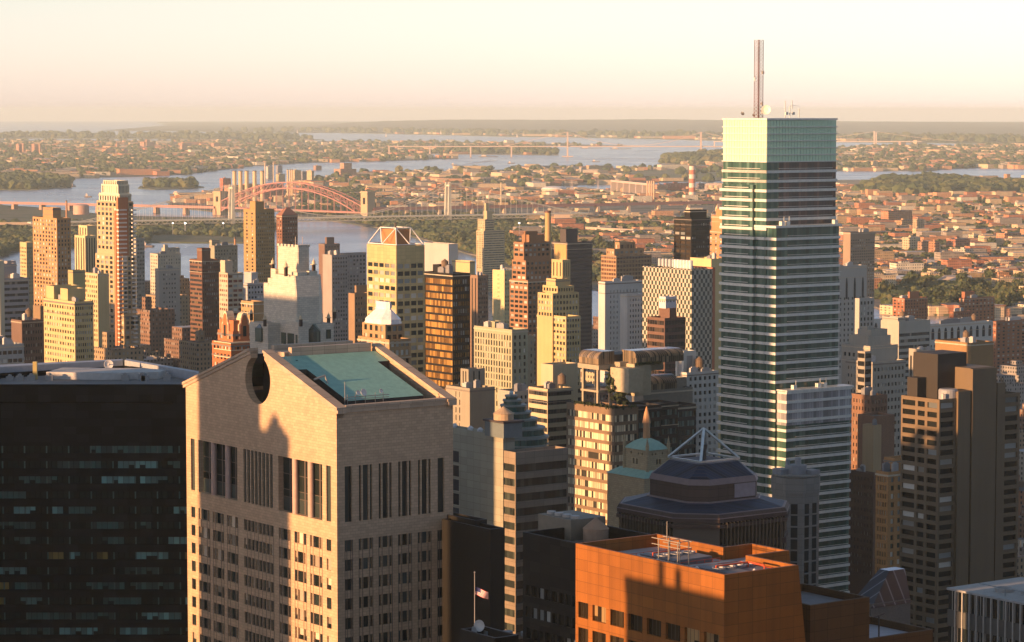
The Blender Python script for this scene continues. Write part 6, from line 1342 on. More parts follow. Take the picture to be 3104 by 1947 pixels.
farblock('left white block of the large island pair', 'island_building', 'large building', 1722, 1755, 505, 528, WHT); farblock('long cream block of the large island pair', 'island_building', 'large building', 1778, 1850, 503, 521, CRE, split_=.1); farblock('grey white middle block between the island pair', 'island_building', 'large building', 1755, 1778, 508, 530, (.42, .4, .38))
farblock('long dark red power plant hall beside the banded chimney', 'power_plant', 'power station', 2012, 2100, 556, 578, (.42, .1, .08), split_=.08); farblock('navy grey block at the right end of the red power plant', 'power_plant', 'power station', 2110, 2136, 556, 580, (.14, .12, .15)); farblock('salmon turbine house at the left of the red power plant', 'power_plant', 'power station', 1978, 2025, 560, 582, SAL)
farblock('white warehouse at the near foot of the red power plant', 'warehouse', 'warehouse', 1965, 2110, 582, 592, WHT, split_=.1)
for i, (x0, x1, y0, y1) in enumerate(((48, 60, 437, 469), (60, 74, 436, 469), (94, 108, 437, 469), (109, 125, 438, 469))):
    farblock('salmon high-rise slab far left beyond the inlet, ' + ('first', 'second', 'third', 'fourth')[i] + ' from the left', 'highrise_slab', 'high-rise', x0, x1, y0, y1, SAL, group='far salmon high-rises', split_=.75)
for i, (x0, x1, y0, y1) in enumerate(((10, 22, 456, 470), (308, 350, 452, 467), (352, 362, 433, 452), (368, 388, 453, 466), (424, 468, 430, 449), (440, 455, 424, 449), (545, 568, 437, 461), (540, 580, 434, 446), (640, 668, 434, 450), (790, 815, 435, 444), (890, 918, 432, 444), (232, 260, 469, 475), (275, 310, 465, 472))):
    farblock('far salmon apartment block on the northern shore, %s from the left' % ['first', 'second', 'third', 'fourth', 'fifth', 'sixth', 'seventh', 'eighth', 'ninth', 'tenth', 'eleventh', 'twelfth', 'thirteenth'][i], 'apartment_block', 'apartment block', x0, x1, y0, y1, SAL, group='far apartment blocks on the northern shore')
LONG = [(170, 225, 496, 503), (235, 280, 494, 500), (210, 360, 513, 520), (400, 510, 499, 507), (565, 640, 505, 518), (160, 195, 512, 524), (0, 60, 516, 526), (288, 320, 521, 528), (400, 420, 522, 530), (490, 560, 493, 497), (690, 800, 452, 457), (470, 540, 447, 455), (0, 28, 520, 530), (350, 380, 505, 512), (530, 545, 505, 515)]
for i, (x0, x1, y0, y1) in enumerate(LONG): farblock('long lit warehouse on the northern shore, at photo column %d hundred' % (x0 // 100) if False else ['broad', 'low', 'long'][i % 3] + ' pale warehouse on the northern shore, %s in the row' % ['first', 'second', 'third', 'fourth', 'fifth', 'sixth', 'seventh', 'eighth', 'ninth', 'tenth', 'eleventh', 'twelfth', 'thirteenth', 'fourteenth', 'fifteenth'][i], 'warehouse', 'warehouse', x0, x1, y0, y1, [CRE, WHT, SAL][i % 3], split_=.15, group='warehouses on the northern shore')
farblock('large salmon hospital slab far right beyond the long bay', 'highrise_slab', 'high-rise', 2768, 2808, 425, 441, CRE); farblock('cream slab house on the eastern point shore', 'apartment_block', 'apartment block', 2640, 2660, 490, 512, CRE); farblock('red low hall on the eastern point shore', 'warehouse', 'warehouse', 2678, 2710, 505, 514, SAL)
farblock('low hall near the far bay bridge landing', 'warehouse', 'warehouse', 2724, 2746, 431, 441, SAL)
# storage tank with a pale dome, drum tank on the island
for lab, px, y, w2, h, cl in (('broad pale storage tank with a shallow white dome', 1680, 590, 38, 12, (.55, .42, .3)), ('round pink brick drum by the left viaduct', 246, 650, 24, 14, (.5, .3, .22))):
    P = gnd(px, y, 2); r = w2 / F * P.y; root = empty('storage_tank', (P.x, P.y, 0)); tag(root, lab, 'storage tank')
    mb = MB(); mb.lathe([(r, 0), (r, h * 1.6)], n=32); mb.obj('shell', plain(cl), root); mb = MB(); mb.lathe([(r * 1.01, h * 1.6)] + [(r * math.cos(t), h * 1.6 + (r * .22) * math.sin(t)) for t in np.linspace(.1, 1.55, 6)], n=32); mb.obj('dome', plain((.7, .68, .66) if px > 1000 else (.5, .35, .28)), root)
# ================================================================ BRIDGES
redp = plain((.34, .15, .13), .6, name='red bridge paint'); stone = wall((.46, .34, .27), 'plain', .8, .15)
# arch bridge: towers, two-hinged truss arch, deck, viaducts
A, B_ = at(669, 628, 6500), at(1115, 628, 6150); A.z = B_.z = 0
d = (B_ - A); L = d.length; ang = math.atan2(d.y, d.x); root = empty('arch_bridge', (A.x, A.y, 0), ang); tag(root, 'red steel arch railway bridge between two pale stone towers', 'bridge')
zd = at(880, 632, 6320).z - 2
for x, wd in ((0, 26), (L, 22)):
    ztw = (at(669, 580, 6500).z if x == 0 else at(1115, 580, 6150).z)
    holes = [(wd * .33, wd * .67, ztw * .56, ztw * .78)]
    mb = MB()
    for yy, sgn in ((-12, 1), (12, -1)): wall_face(mb, lambda a, q, z: (x - wd / 2 + a, yy + q * sgn, z), wd, 0, ztw, holes, 3)
    mb.quad((x - wd / 2, -12, 0), (x - wd / 2, 12, 0), (x - wd / 2, 12, ztw), (x - wd / 2, -12, ztw)); mb.quad((x + wd / 2, -12, 0), (x + wd / 2, -12, ztw), (x + wd / 2, 12, ztw), (x + wd / 2, 12, 0)); mb.quad((x - wd / 2, -12, ztw), (x + wd / 2, -12, ztw), (x + wd / 2, 12, ztw), (x - wd / 2, 12, ztw))
    mb.box(x - wd / 2 - 1.5, x + wd / 2 + 1.5, -13.5, 13.5, ztw - 4, ztw - 1); mb.obj('stone_tower', stone, root)
a0, a1 = 14, L - 13; n = 22; zt_top = at(885, 553, 6320).z; zlo = at(885, 571, 6320).z
up, lo = [], []
for i in range(n + 1):
    t = i / n; x = a0 + (a1 - a0) * t; q = 1 - (2 * t - 1) ** 2
    lo.append((x, 10 + (zlo - 10) * q)); e = abs(2 * t - 1); up.append((x, zd + 12 + (zt_top - zd - 12) * (1 - e ** 2.0) + 8 * max(0, e - .8)))
for yy in (-9, 9):
    mb = MB()
    for i in range(n):
        mb.bar((lo[i][0], yy, lo[i][1]), (lo[i + 1][0], yy, lo[i + 1][1]), 2.6); mb.bar((up[i][0], yy, up[i][1]), (up[i + 1][0], yy, up[i + 1][1]), 2.2)
        j = (i, i + 1) if i < n / 2 else (i + 1, i); mb.bar((lo[j[0]][0], yy, lo[j[0]][1]), (up[j[1]][0], yy, up[j[1]][1]), 1.0)
    for i in range(n + 1):
        mb.bar((lo[i][0], yy, lo[i][1]), (up[i][0], yy, up[i][1]), 1.2)
        if lo[i][1] > zd: mb.bar((lo[i][0], yy, zd), (lo[i][0], yy, lo[i][1]), .8)
    mb.obj('truss_arch', redp, root)
mb = MB(); mb.box(a0 - 2, a1 + 2, -10, 10, zd - 4, zd); mb.obj('deck', redp, root)
mb = MB()
for i in range(n): mb.bar((up[i][0], -9, up[i][1]), (up[i + 1][0], 9, up[i + 1][1]), .7); mb.bar((up[i][0], 9, up[i][1]), (up[i + 1][0], -9, up[i + 1][1]), .7)
mb.obj('top_bracing', redp, root)
def viaduct(label, P0, P1, step, z, hz=6, wd=9, pier=(.42, .25, .17), steel=redp, pw=4.5, name='railway_viaduct', rails=True):
    d = (P1 - P0); L = d.length; root = empty(name, (P0.x, P0.y, 0), math.atan2(d.y, d.x)); tag(root, label, 'bridge'); n = max(2, int(L / step)); pm = plain(pier, .8)
    mb = MB(); mb.box(0, L, -wd, wd, z - hz, z); mb.box(0, L, -wd - .5, -wd, z - 1, z + 1.2); mb.obj('girder', steel, root)
    for i in range(n + 1):
        x = L * i / n; mb = MB(); mb.loft([(x - pw, -wd), (x + pw, -wd), (x + pw, wd), (x - pw, wd)], 0, [(x - pw * .7, -wd * .9), (x + pw * .7, -wd * .9), (x + pw * .7, wd * .9), (x - pw * .7, wd * .9)], z - hz); mb.obj('pier', pm, root)
    if rails:
        mb = MB()
        for i in range(n * 2 + 1): x = L * i / (n * 2); mb.bar((x, 0, z), (x, 0, z + 9), .5); mb.bar((x, -5, z + 8), (x, 5, z + 8), .4)
        mb.obj('catenary_masts', plain((.25, .12, .1)), root)
    return root
g0 = lambda px, D: Vector((at(px, 600, D).x, D, 0))
viaduct('red railway viaduct on pale piers running left from the arch bridge', g0(-120, 6900), g0(655, 6500), 88, zd, 5)
viaduct('red railway viaduct on tan piers running right across the houses', g0(1128, 6150), g0(2260, 6650), 84, at(1800, 619, 6400).z, 6, pier=(.72, .5, .32))
viaduct('far end of the red railway viaduct beyond the mast tower', g0(2560, 6900), g0(2800, 7300), 84, at(2650, 621, 7000).z, 6, pier=(.5, .33, .2))
# suspension bridge
T0, T1 = g0(702, 5650), g0(1358, 5850); d = T1 - T0; L = d.length; root = empty('suspension_bridge', (T0.x, T0.y, 0), math.atan2(d.y, d.x)); tag(root, 'pale grey green suspension bridge in front of the red arch', 'bridge')
pg = plain((.58, .54, .42), .6, name='grey green bridge paint'); zt = at(702, 560, 5650).z; zdk = at(1000, 659, 5750).z
for x in (0, L):
    mb = MB()
    for yy in (-9, 9):
        mb.loft([(x - 4.5, yy - 3), (x + 4.5, yy - 3), (x + 4.5, yy + 3), (x - 4.5, yy + 3)], 0, [(x - 2.2, yy - 1.8), (x + 2.2, yy - 1.8), (x + 2.2, yy + 1.8), (x - 2.2, yy + 1.8)], zt)
    mb.box(x - 2, x + 2, -14, 14, zt - 9, zt - 5); mb.box(x - 2, x + 2, -14, 14, zdk - 10, zdk - 6); mb.obj('tower', pg, root)
    mb = MB(); mb.box(x - 12, x + 12, -26, 26, -1, 7); mb.obj('tower_pier', plain((.4, .25, .18)), root)
X0_, X1_ = -430, L + 330
def cz(x):
    if 0 <= x <= L: t = 2 * x / L - 1; return zdk + 3 + (zt - zdk - 3) * t * t
    if x < 0: return zt + (zdk - 2 - zt) * min(1, (-x / 330)) ** .9
    return zt + (zdk - 2 - zt) * min(1, ((x - L) / 330)) ** .9
xs = np.linspace(-330, L + 330, 90)
for yy in (-14, 14):
    mb = MB()
    for i in range(len(xs) - 1): mb.bar((xs[i], yy, cz(xs[i])), (xs[i + 1], yy, cz(xs[i + 1])), 1.1)
    mb.obj('main_cable', pg, root); mb = MB()
    for x in np.linspace(-300, L + 300, 84): mb.bar((x, yy, zdk), (x, yy, cz(x)), .28)
    mb.obj('hanger_cables', pg, root)
mb = MB(); mb.box(X0_, X1_, -15, 15, zdk - 1.4, zdk + 1.2)
for yy in (-15, 15):
    mb.bar((X0_, yy, zdk - 7), (X1_, yy, zdk - 7), 1.1); mb.bar((X0_, yy, zdk), (X1_, yy, zdk), 1.1); n = int((X1_ - X0_) / 9)
    for i in range(n):
        xa, xb = X0_ + (X1_ - X0_) * i / n, X0_ + (X1_ - X0_) * (i + 1) / n; mb.bar((xa, yy, zdk - 7 if i % 2 else zdk), (xb, yy, zdk if i % 2 else zdk - 7), .7)
for i in range(60): x = X0_ + (X1_ - X0_) * i / 59; mb.bar((x, -15, zdk), (x, -15, zdk + 8), .35)
mb.obj('truss_deck', pg, root)
viaduct('pale road viaduct approaching the suspension bridge from the left', g0(-120, 5500), g0(340, 5560), 60, at(100, 675, 5520).z, 4, 12, (.4, .36, .28), plain((.55, .42, .3)), name='road_viaduct', rails=False)
viaduct('low concrete highway viaduct leading right from the suspension bridge', g0(1700, 5600), g0(2050, 5300), 60, 12, 4, 12, (.4, .33, .25), plain((.5, .38, .28)), name='road_viaduct', rails=False)
mb = MB(); P = g0(1680, 5850); mb.box(0, 34, -18, 18, 0, zdk + 3); o = mb.obj('bridge_anchorage', plain((.46, .34, .24))); o.location = P; tag(o, 'blocky tan anchorage at the right end of the suspension bridge', 'anchorage')
# far suspension bridge over the bay
def farsusp(label, pts, D, ytop, ybase, ydeck, x0, x1, deckcol):
    P = [g0(x, D) for x in pts]; d = P[1] - P[0]; L = d.length; root = empty('suspension_bridge', P[0], math.atan2(d.y, d.x)); tag(root, label, 'bridge'); zt, zd_ = at(pts[0], ytop, D).z, at(pts[0], ydeck, D).z; m = plain(deckcol)
    for x in (0, L):
        mb = MB()
        for yy in (-12, 12): mb.box(x - 4, x + 4, yy - 4, yy + 4, 0, zt)
        mb.box(x - 2, x + 2, -12, 12, zt - 8, zt - 3); mb.box(x - 30, x + 30, -20, 20, -1, 5); mb.obj('tower', m, root)
    xa, xb = -(pts[0] - x0) / F * D, L + (x1 - pts[1]) / F * D
    mb = MB(); mb.box(xa, xb, -10, 10, zd_ - 5, zd_)
    for k in range(int((xb - xa) / 220)): x = xa + 220 * k; (mb.box(x - 4, x + 4, -8, 8, 0, zd_) if not (-260 < x < L + 260) else None)
    mb.obj('deck', m, root)
    mb = MB(); xs = np.linspace(-330, L + 330, 50)
    f = lambda x: (zd_ + 3 + (zt - zd_ - 3) * (2 * x / L - 1) ** 2) if 0 <= x <= L else zt + (zd_ - zt) * min(1, (-x if x < 0 else x - L) / 330)
    for i in range(49): mb.bar((xs[i], 0, f(xs[i])), (xs[i + 1], 0, f(xs[i + 1])), 2.2)
    mb.obj('main_cable', m, root)
farsusp('far pale suspension bridge crossing the bay behind the glass tower', (1720, 2124), 14600, 400, 478, 443, 1180, 2200, (.5, .38, .32))
farsusp('farthest suspension bridge with a single visible pale tower at right', (2650, 3104 - 1040), 19000, 398, 445, 426, 2540, 2790, (.55, .42, .35)) if False else None
D = 18500; P = g0(2650, D); root = empty('suspension_bridge', P); tag(root, 'farthest bridge with one visible pale tower, at right above the bay', 'bridge'); zt = at(2650, 398, D).z; m = plain((.6, .48, .4)); zz = at(2650, 428, D).z
mb = MB(); mb.box(-8, 0, -10, 10, 0, zt); mb.box(4, 12, -10, 10, 0, zt * .93); mb.obj('tower', m, root); mb = MB(); mb.box(-1100, 320, -12, 12, zz - 6, zz); [mb.box(-1100 + 190 * k, -1092 + 190 * k, -8, 8, 0, zz - 6) for k in range(8) if abs(-1100 + 190 * k) > 300]; mb.obj('deck', m, root)
mb = MB(); xs = np.linspace(-560, 560, 30)
for i in range(29):
    f = lambda x: zz + 3 + (zt - zz - 3) * (1 - abs(x) / 560) ** 1.5; mb.bar((xs[i], 0, f(xs[i])), (xs[i + 1], 0, f(xs[i + 1])), 2)
mb.obj('main_cable', m, root)
viaduct('low pale causeway crossing from the low island to the red plant', g0(1860, 8000), g0(1975, 7600), 60, at(1900, 552, 7800).z, 5, 9, (.45, .36, .3), plain((.55, .42, .35)), name='causeway', rails=False)
viaduct('pale causeway on tall legs right of the red plant', g0(2140, 8000), g0(2230, 8000), 60, at(2180, 557, 8000).z, 5, 9, (.45, .36, .3), plain((.5, .4, .35)), name='causeway', rails=False)
# pylons
for i, (px, yb_, yt_) in enumerate(((1733, 600, 546), (1448, 610, 572), (1235, 605, 570), (1813, 585, 550), (1230 - 5, 610, 575), (1960, 592, 560), (1872, 578, 562), (1162, 600, 575))):
    P = gnd(px, yb_, 2); zt = at(px, yt_, P.y).z; root = empty('transmission_pylon', P); tag(root, 'pale lattice power pylon standing among the far trees, %s' % ['below the island pair of blocks', 'right of the suspension tower', 'behind the arch right tower', 'above the long bay', 'left twin behind the arch right tower', 'before the red plant', 'over the water by the red plant', 'left of the arch right tower'][i], 'pylon', 'power pylons on the far shore')
    mb = MB(); h = zt * .12
    for sx in (-1, 1):
        for sy in (-1, 1): mb.bar((sx * h, sy * h, 0), (sx * .6, sy * .6, zt), .6)
    for k in range(6):
        a, c_ = h * (1 - k / 6), h * (1 - (k + 1) / 6); za, zb_ = zt * k / 6, zt * (k + 1) / 6
        for sy in (-1, 1): mb.bar((-a, sy * a, za), (c_, sy * c_, zb_), .4); mb.bar((a, sy * a, za), (-c_, sy * c_, zb_), .4)
    for q in (.7, .82, .94): mb.bar((-h * 1.3, 0, zt * q), (h * 1.3, 0, zt * q), .5)
    mb.obj('lattice', plain((.5, .4, .35)), root)
# boats
hullm, cab = plain((.25, .2, .18)), plain((.6, .5, .42))
def boat(label, px, py, L, wd=8, sail=False, group='boats on the bay'):
    P = gnd(px, py, 0); root = empty('boat', P); tag(root, label, 'boat', group); mb = MB(); mb.loft([(-L / 2, -wd * .3), (L * .35, -wd * .3), (L * .48, 0), (L * .35, wd * .3), (-L / 2, wd * .3)], 0, [(-L / 2, -wd / 2), (L * .35, -wd / 2), (L / 2, 0), (L * .35, wd / 2), (-L / 2, wd / 2)], 3); mb.obj('hull', hullm, root)
    mb = MB()
    if sail: mb.quad((-L * .3, 0, 3), (L * .3, 0, 3), (0, 0, 3 + L * 1.6)); mb.quad((L * .3, .3, 3), (-L * .3, .3, 3), (0, .3, 3 + L * 1.6)); mb.obj('sail', plain((.75, .65, .55)), root)
    else: mb.box(-L * .35, -L * .1, -wd * .3, wd * .3, 3, 8); mb.box(-L * .3, -L * .18, -wd * .2, wd * .2, 8, 11); mb.obj('cabin', cab, root)
for a in (('small tug near the pale island at left', 268, 598, 22), ('dark barge by the wooded islet', 550, 591, 70, 14), ('small craft off the left islet tip', 222, 566, 18), ('speedboat leaving a wake in the middle bay', 1377, 501, 30), ('barge below the far bridge', 1480, 476, 110, 18), ('moored freighter left of the far bridge tower', 1790, 450, 160, 20), ('moored freighter right of the far bridge tower', 1880, 452, 150, 20), ('workboat below the far bridge tower', 1806, 491, 40, 12), ('river ferry by the long green shore', 447, 749, 26, 8), ('buoy tender left of the far pier', 1550, 496, 36, 10)): boat(*a)
for a in (('white sailboat on the far bay, left one', 901, 405, 26), ('white sailboat on the far bay, middle one', 1336, 409, 30), ('white sailboat on the far bay, right one', 1567, 417, 26), ('white sailboat on the far bay, small one', 1170, 415, 22)): boat(a[0], a[1], a[2], a[3], 6, True, 'sailboats on the far bay')
a, c_ = gnd(1380, 502), gnd(1500, 487); dd = (c_ - a).normalized().cross(Vector((0, 0, 1))); mb = MB(); mb.quad(a + dd * 3 + Vector((0, 0, .1)), c_ + dd * 22 + Vector((0, 0, .1)), c_ - dd * 22 + Vector((0, 0, .1)), a - dd * 3 + Vector((0, 0, .1))); tag(mb.obj('wake', plain((.4, .4, .4))), kind='structure')
# ================================================================ SMALL HOUSES AND LOW BLOCKS
import itertools
def inpoly(x, y, P):
    c = False; j = len(P) - 1
    for i in range(len(P)):
        if ((P[i][1] > y) != (P[j][1] > y)) and (x < (P[j][0] - P[i][0]) * (y - P[i][1]) / (P[j][1] - P[i][1] + 1e-9) + P[i][0]): c = not c
        j = i
    return c
QCOL = [(.56, .30, .2), (.62, .47, .36), (.68, .62, .55), (.44, .18, .12), (.54, .38, .26), (.52, .25, .16), (.66, .52, .42), (.32, .28, .25)]
cityQ = city(QCOL, 3.2, 3.2, .42, .42); cityQs = cityQ
HL = ['salmon', 'cream', 'whitish', 'red brick', 'sandy', 'orange brick', 'pale', 'grey']
QR = Matrix.Rotation(R(18), 2)
def house_mesh(k, w, d, h, gable):
    mb = MB(); mb.box(-w / 2, w / 2, -d / 2, d / 2, 0, h, bottom=False)
    if gable: i = len(mb.v); mb.v += [(-w / 2 - .3, -d / 2 - .3, h), (w / 2 + .3, -d / 2 - .3, h), (w / 2 + .3, d / 2 + .3, h), (-w / 2 - .3, d / 2 + .3, h), (-w / 2 - .3, 0, h + d * .35), (w / 2 + .3, 0, h + d * .35)]; mb.f += [(i, i + 1, i + 5, i + 4), (i + 2, i + 3, i + 4, i + 5), (i + 3, i, i + 4), (i + 1, i + 2, i + 5)]; mb.m += [0] * 4
    else: mb.box(-w * .25, w * .1, -d * .1, d * .25, h, h + 2.4, bottom=False); mb.box(-w / 2 - .2, w / 2 + .2, -d / 2 - .2, d / 2 + .2, h - .5, h + .5, bottom=False)
    return mb
HM = []
for k in range(8):
    m = city([QCOL[k], tuple(c * .85 for c in QCOL[k])], 3.2, 3.2, .42, .42)
    HM.append([house_mesh(k, 14, 11, 7.5, True).mesh('house', [m]), house_mesh(k, 24, 15, 11, False).mesh('house', [m]), house_mesh(k, 38, 20, 19, False).mesh('house', [m])])
spots = []; seen = set()
regionQ = [(2536, 560), (3104, 560), (3104, 960), (2720, 950), (2640, 900), (2536, 880)]
def rand_in(poly, n, bias=1.0):
    xs = [p[0] for p in poly]; ys = [p[1] for p in poly]; out = []
    while len(out) < n:
        x = random.uniform(max(-60, min(xs)), min(3170, max(xs))); y = min(ys) + (max(ys) - min(ys)) * random.random() ** bias
        if inpoly(x, y, poly): out.append((x, y))
    return out
def park(x, y):    # wooded parts of the Queens side
    return (x < 1700 and y > 640 and y < 800 and x < 1500 + (800 - y)) or (inpoly(x, y, [(2600, 585), (2680, 556), (2850, 548), (2960, 566), (3104, 575), (3104, 590), (2750, 592)])) or (inpoly(x, y, [(2640, 900), (2700, 865), (2850, 860), (2960, 880), (3104, 900), (3104, 950), (2720, 945)])) or (1450 < x < 2200 and 665 < y < 735 and random.random() < .75)
big = []
for x, y in rand_in([(1340, 590), (2190, 590), (3104, 585), (3104, 930), (2640, 900), (2536, 870), (2200, 860), (1700, 790), (1500, 740), (1340, 700)], 6200, .8):
    if park(x, y) or 2190 < x < 2530 or (x < 2200 and 622 < y < 652): continue
    big.append((x, y))
big.sort(key=lambda q: -q[1]); W_all = []
ordn = 0
for i, (x, y) in enumerate(big):
    P = gnd(x, y, 2); _c, _s = math.cos(R(18)), math.sin(R(18)); _a, _b = P.x * _c + P.y * _s, -P.x * _s + P.y * _c; _a = round(_a / 17) * 17; _b = round(_b / 38) * 38 + random.uniform(-2, 2); P = Vector((_a * _c - _b * _s, _a * _s + _b * _c, 2)); r = random.random(); s = 0 if r < .55 else (1 if r < .9 else 2); k = random.randrange(8)
    key = (int(_a // 17), int(round(_b / 38)))
    if key in seen: continue
    seen.add(key)
    if ordn < 290:
        o = bpy.data.objects.new('row_house' if s == 0 else 'apartment_block', HM[k][s]); COL.objects.link(o); o.location = P; o.rotation_euler = (0, 0, R(18) + random.choice((0, math.pi / 2))); sz = random.uniform(.85, 1.3); o.scale = (sz, sz, random.uniform(.8, 1.4))
        tag(o, ('small %s house with a pitched roof across the river' % HL[k]) if s == 0 else ('%s %s block with a flat roof across the river' % (('low', 'larger')[s - 1], HL[k])), 'house' if s == 0 else 'apartment block', ('%s pitched roof houses across the river' % HL[k]) if s == 0 else ('%s %s blocks across the river' % (('low', 'larger')[s - 1], HL[k]))); ordn += 1
    else: W_all.append((P.x, P.y, s))
arr = []
for x, y, s in W_all: w0, d0, h0 = ((12, 10, 8), (22, 14, 11), (34, 20, 18))[s]; arr.append((x, y, w0 * random.uniform(.8, 1.6), d0 * random.uniform(.8, 1.4), h0 * random.uniform(.8, 1.3) + 2, R(18)))
# far lands: sparser and larger sheds and houses
for poly, n, sc_ in ((QNS[:12] + [(3104, 600), (905, 640)], 1500, 1.3), (RIK, 420, 2.2), (BRX, 1100, 2.6), (COL_, 900, 2.6), ([(1130, 575), (1950, 585), (1950, 615), (1130, 618)], 500, 1.3), (FAR[3:8] + [(3104, 418), (1900, 405)], 260, 5)):
    for x, y in rand_in(poly, n):
        if park(x, y) or inpoly(x, y, [(1900, 519), (2100, 514), (2400, 523), (2400, 543), (1990, 548), (1850, 530)]) or inpoly(x, y, [(2400, 548), (2700, 543.5), (3400, 542), (3400, 562), (2900, 570), (2500, 563)]): continue
        P = gnd(x, y, 2); k = random.uniform(.5, 1.6) * sc_; arr.append((P.x, P.y, 16 * k * random.choice((1, 1, 2.5)), 14 * k, 7 * (k ** .5) + 3 + (8 if random.random() < .05 else 0), R(18) + random.choice((0, math.pi / 2)) + random.uniform(-.2, .2)))
boxes_obj('distant_houses', arr, city(QCOL, 3.2, 3.2, .4, .4))
# named mid-rises on the Queens side
MIDQ = [('broad salmon brick block with a white annex', 2670, 2765, 640, 690, (.46, .2, .13), .25), ('small brick block beside the broad salmon one', 2712, 2768, 668, 700, (.45, .25, .15), .4), ('grey tower block with stepped top', 2766, 2802, 665, 715, (.45, .33, .25), .4),
 ('pair of white fronted towers', 2853, 2892, 693, 720, (.6, .52, .42), .5), ('cream stepped block right of the white pair', 3015, 3100, 690, 705, (.55, .42, .3), .3), ('salmon slab with dark side', 3020, 3095, 708, 755, (.5, .24, .16), .35), ('orange lit cream block', 2582, 2625, 668, 690, (.55, .38, .22), .5),
 ('white stepped block in the middle of the houses', 2735, 2790, 720, 775, (.55, .46, .36), .4), ('twin red brick block, left', 2782, 2815, 733, 782, (.34, .2, .16), .4), ('twin red brick block, right', 2815, 2848, 733, 785, (.42, .2, .13), .6), ('dark red block behind the twins', 2868, 2940, 726, 770, (.38, .15, .11), .4),
 ('white balconied block', 2890, 2950, 757, 800, (.5, .48, .42), .6), ('cream lit block with dark roof house', 2785, 2870, 806, 850, (.5, .38, .26), .42), ('grey box above the cream lit block', 2798, 2835, 786, 812, (.2, .15, .13), .4), ('little white church-like block', 2935, 2968, 712, 745, (.58, .48, .38), .5), ('tan slab in the upper right', 3040, 3090, 604, 620, (.52, .38, .26), .4), ('brick school on the slope', 2920, 2962, 606, 622, (.5, .27, .17), .4), ('long lit factory', 2540, 2600, 620, 630, (.56, .4, .28), .2), ('pale factory at the far right', 2985, 3060, 625, 636, (.54, .42, .3), .2), ('salmon box by the wooded hill', 2695, 2765, 590, 600, (.55, .36, .26), .2), ('low brick institute among trees', 1770, 1850, 718, 745, (.34, .22, .17), .2), ('white terrace row by the highway', 1880, 1985, 700, 720, (.5, .45, .4), .2), ('white arts hall in trees', 1905, 1940, 706, 725, (.6, .55, .5), .4)]
for lab, x0, x1, y0, y1, c, sp_ in MIDQ: farblock(lab + ' across the river', 'apartment_block', 'apartment block', x0, x1, y0, y1, c, split_=sp_)
# tensioned white hall roof and grey market roofs by the park
for lab, pts, h, cl in (('big white faceted tent roof of a sports hall', [(2645, 876), (2775, 872), (2780, 850), (2735, 846), (2665, 848), (2640, 862)], 9, (.72, .7, .66)), ('grey flat-vaulted market hall at the right edge', [(2985, 880), (3110, 885), (3110, 862), (2995, 862)], 8, (.4, .42, .44)), ('second grey market hall behind the first', [(3040, 892), (3150, 895), (3150, 878), (3050, 876)], 8, (.42, .44, .47)), ('long school block with a pale roof edge', [(2820, 872), (2960, 880), (2968, 868), (2830, 858)], 10, (.46, .36, .28))):
    Q = [gnd(x, y, 2) for x, y in pts]; cx_ = sum(q.x for q in Q) / len(Q); cy_ = sum(q.y for q in Q) / len(Q); P_ = [(q.x, q.y) for q in Q]; ar = sum(P_[i][0] * P_[(i + 1) % len(P_)][1] - P_[(i + 1) % len(P_)][0] * P_[i][1] for i in range(len(P_)))
    if ar < 0: P_.reverse()
    mb = MB(); mb.prism(P_, 0, h * .8, cap=False); mb.loft(P_, h * .8, [(cx_ + (p[0] - cx_) * .45, cy_ + (p[1] - cy_) * .45) for p in P_], h * 1.7); o = mb.obj('hall_roof', plain(cl)); tag(o, lab, 'hall')
# ================================================================ MANHATTAN INFILL on the street grid
MC = [(.26, .14, .1), (.34, .25, .18), (.42, .38, .33), (.2, .12, .09), (.46, .4, .3), (.3, .28, .26), (.36, .18, .12), (.5, .47, .42)]
MN = ['red brown brick', 'tan brick', 'light grey', 'dark brick', 'cream', 'grey concrete', 'orange brick', 'white brick']
def clash(cx, cy, w, s):
    for fx, fy, r, _, _, _, _, box in FOOT:
        if box:
            d = Vector((cx - box[0], cy - box[1], 0)); u, v = d.dot(U), d.dot(V)
            if -s / 2 - 3 < u < box[3] + s / 2 + 3 and -w / 2 - 3 < v < box[2] + w / 2 + 3: return True
        elif math.hypot(cx - fx, cy - fy) < r + max(w, s) * .6: return True
    return False
cand = []
for bi in range(-10, 34):
    for bj in range(-4, 44):
        u_, v_ = 650 * 0 + bi * 34.0, bj * 40.0
        if bi % 6 == 0: continue
        if bj % 2 == 0: v_ += 5
        c = U * u_ + V * v_ + Vector((150, 560, 0)); px, _ = proj((c.x, c.y, 30)) if c.y > 300 else (0, 0)
        cand.append(c)
cand = []
for i in range(-60, 90):
    for j in range(-30, 110):
        if i % 7 == 0 : continue
        c = U * (i * 31.0) + V * (j * 37.0 + (6 if j % 2 else 0)); 
        if c.y < 700 or c.y > 3650: continue
        px, _ = proj((c.x, c.y, 30))
        if px < -120 or px > 3220: continue
        lim = gnd(min(max(px, 0), 3104), np.interp(px, [p[0] for p in MANH[2:][::-1]], [p[1] for p in MANH[2:][::-1]]), 2).y
        if c.y > lim - 60: continue
        cand.append(c)
cand.sort(key=lambda c: c.y)
NB = 400; buf = np.full(NB, 1947.0); feet = sorted(FOOT, key=lambda f: f[6]); fi = 0; chosen = []
def span(a, c_): return slice(max(0, int(a / 3104 * NB)), min(NB, int(c_ / 3104 * NB) + 1))
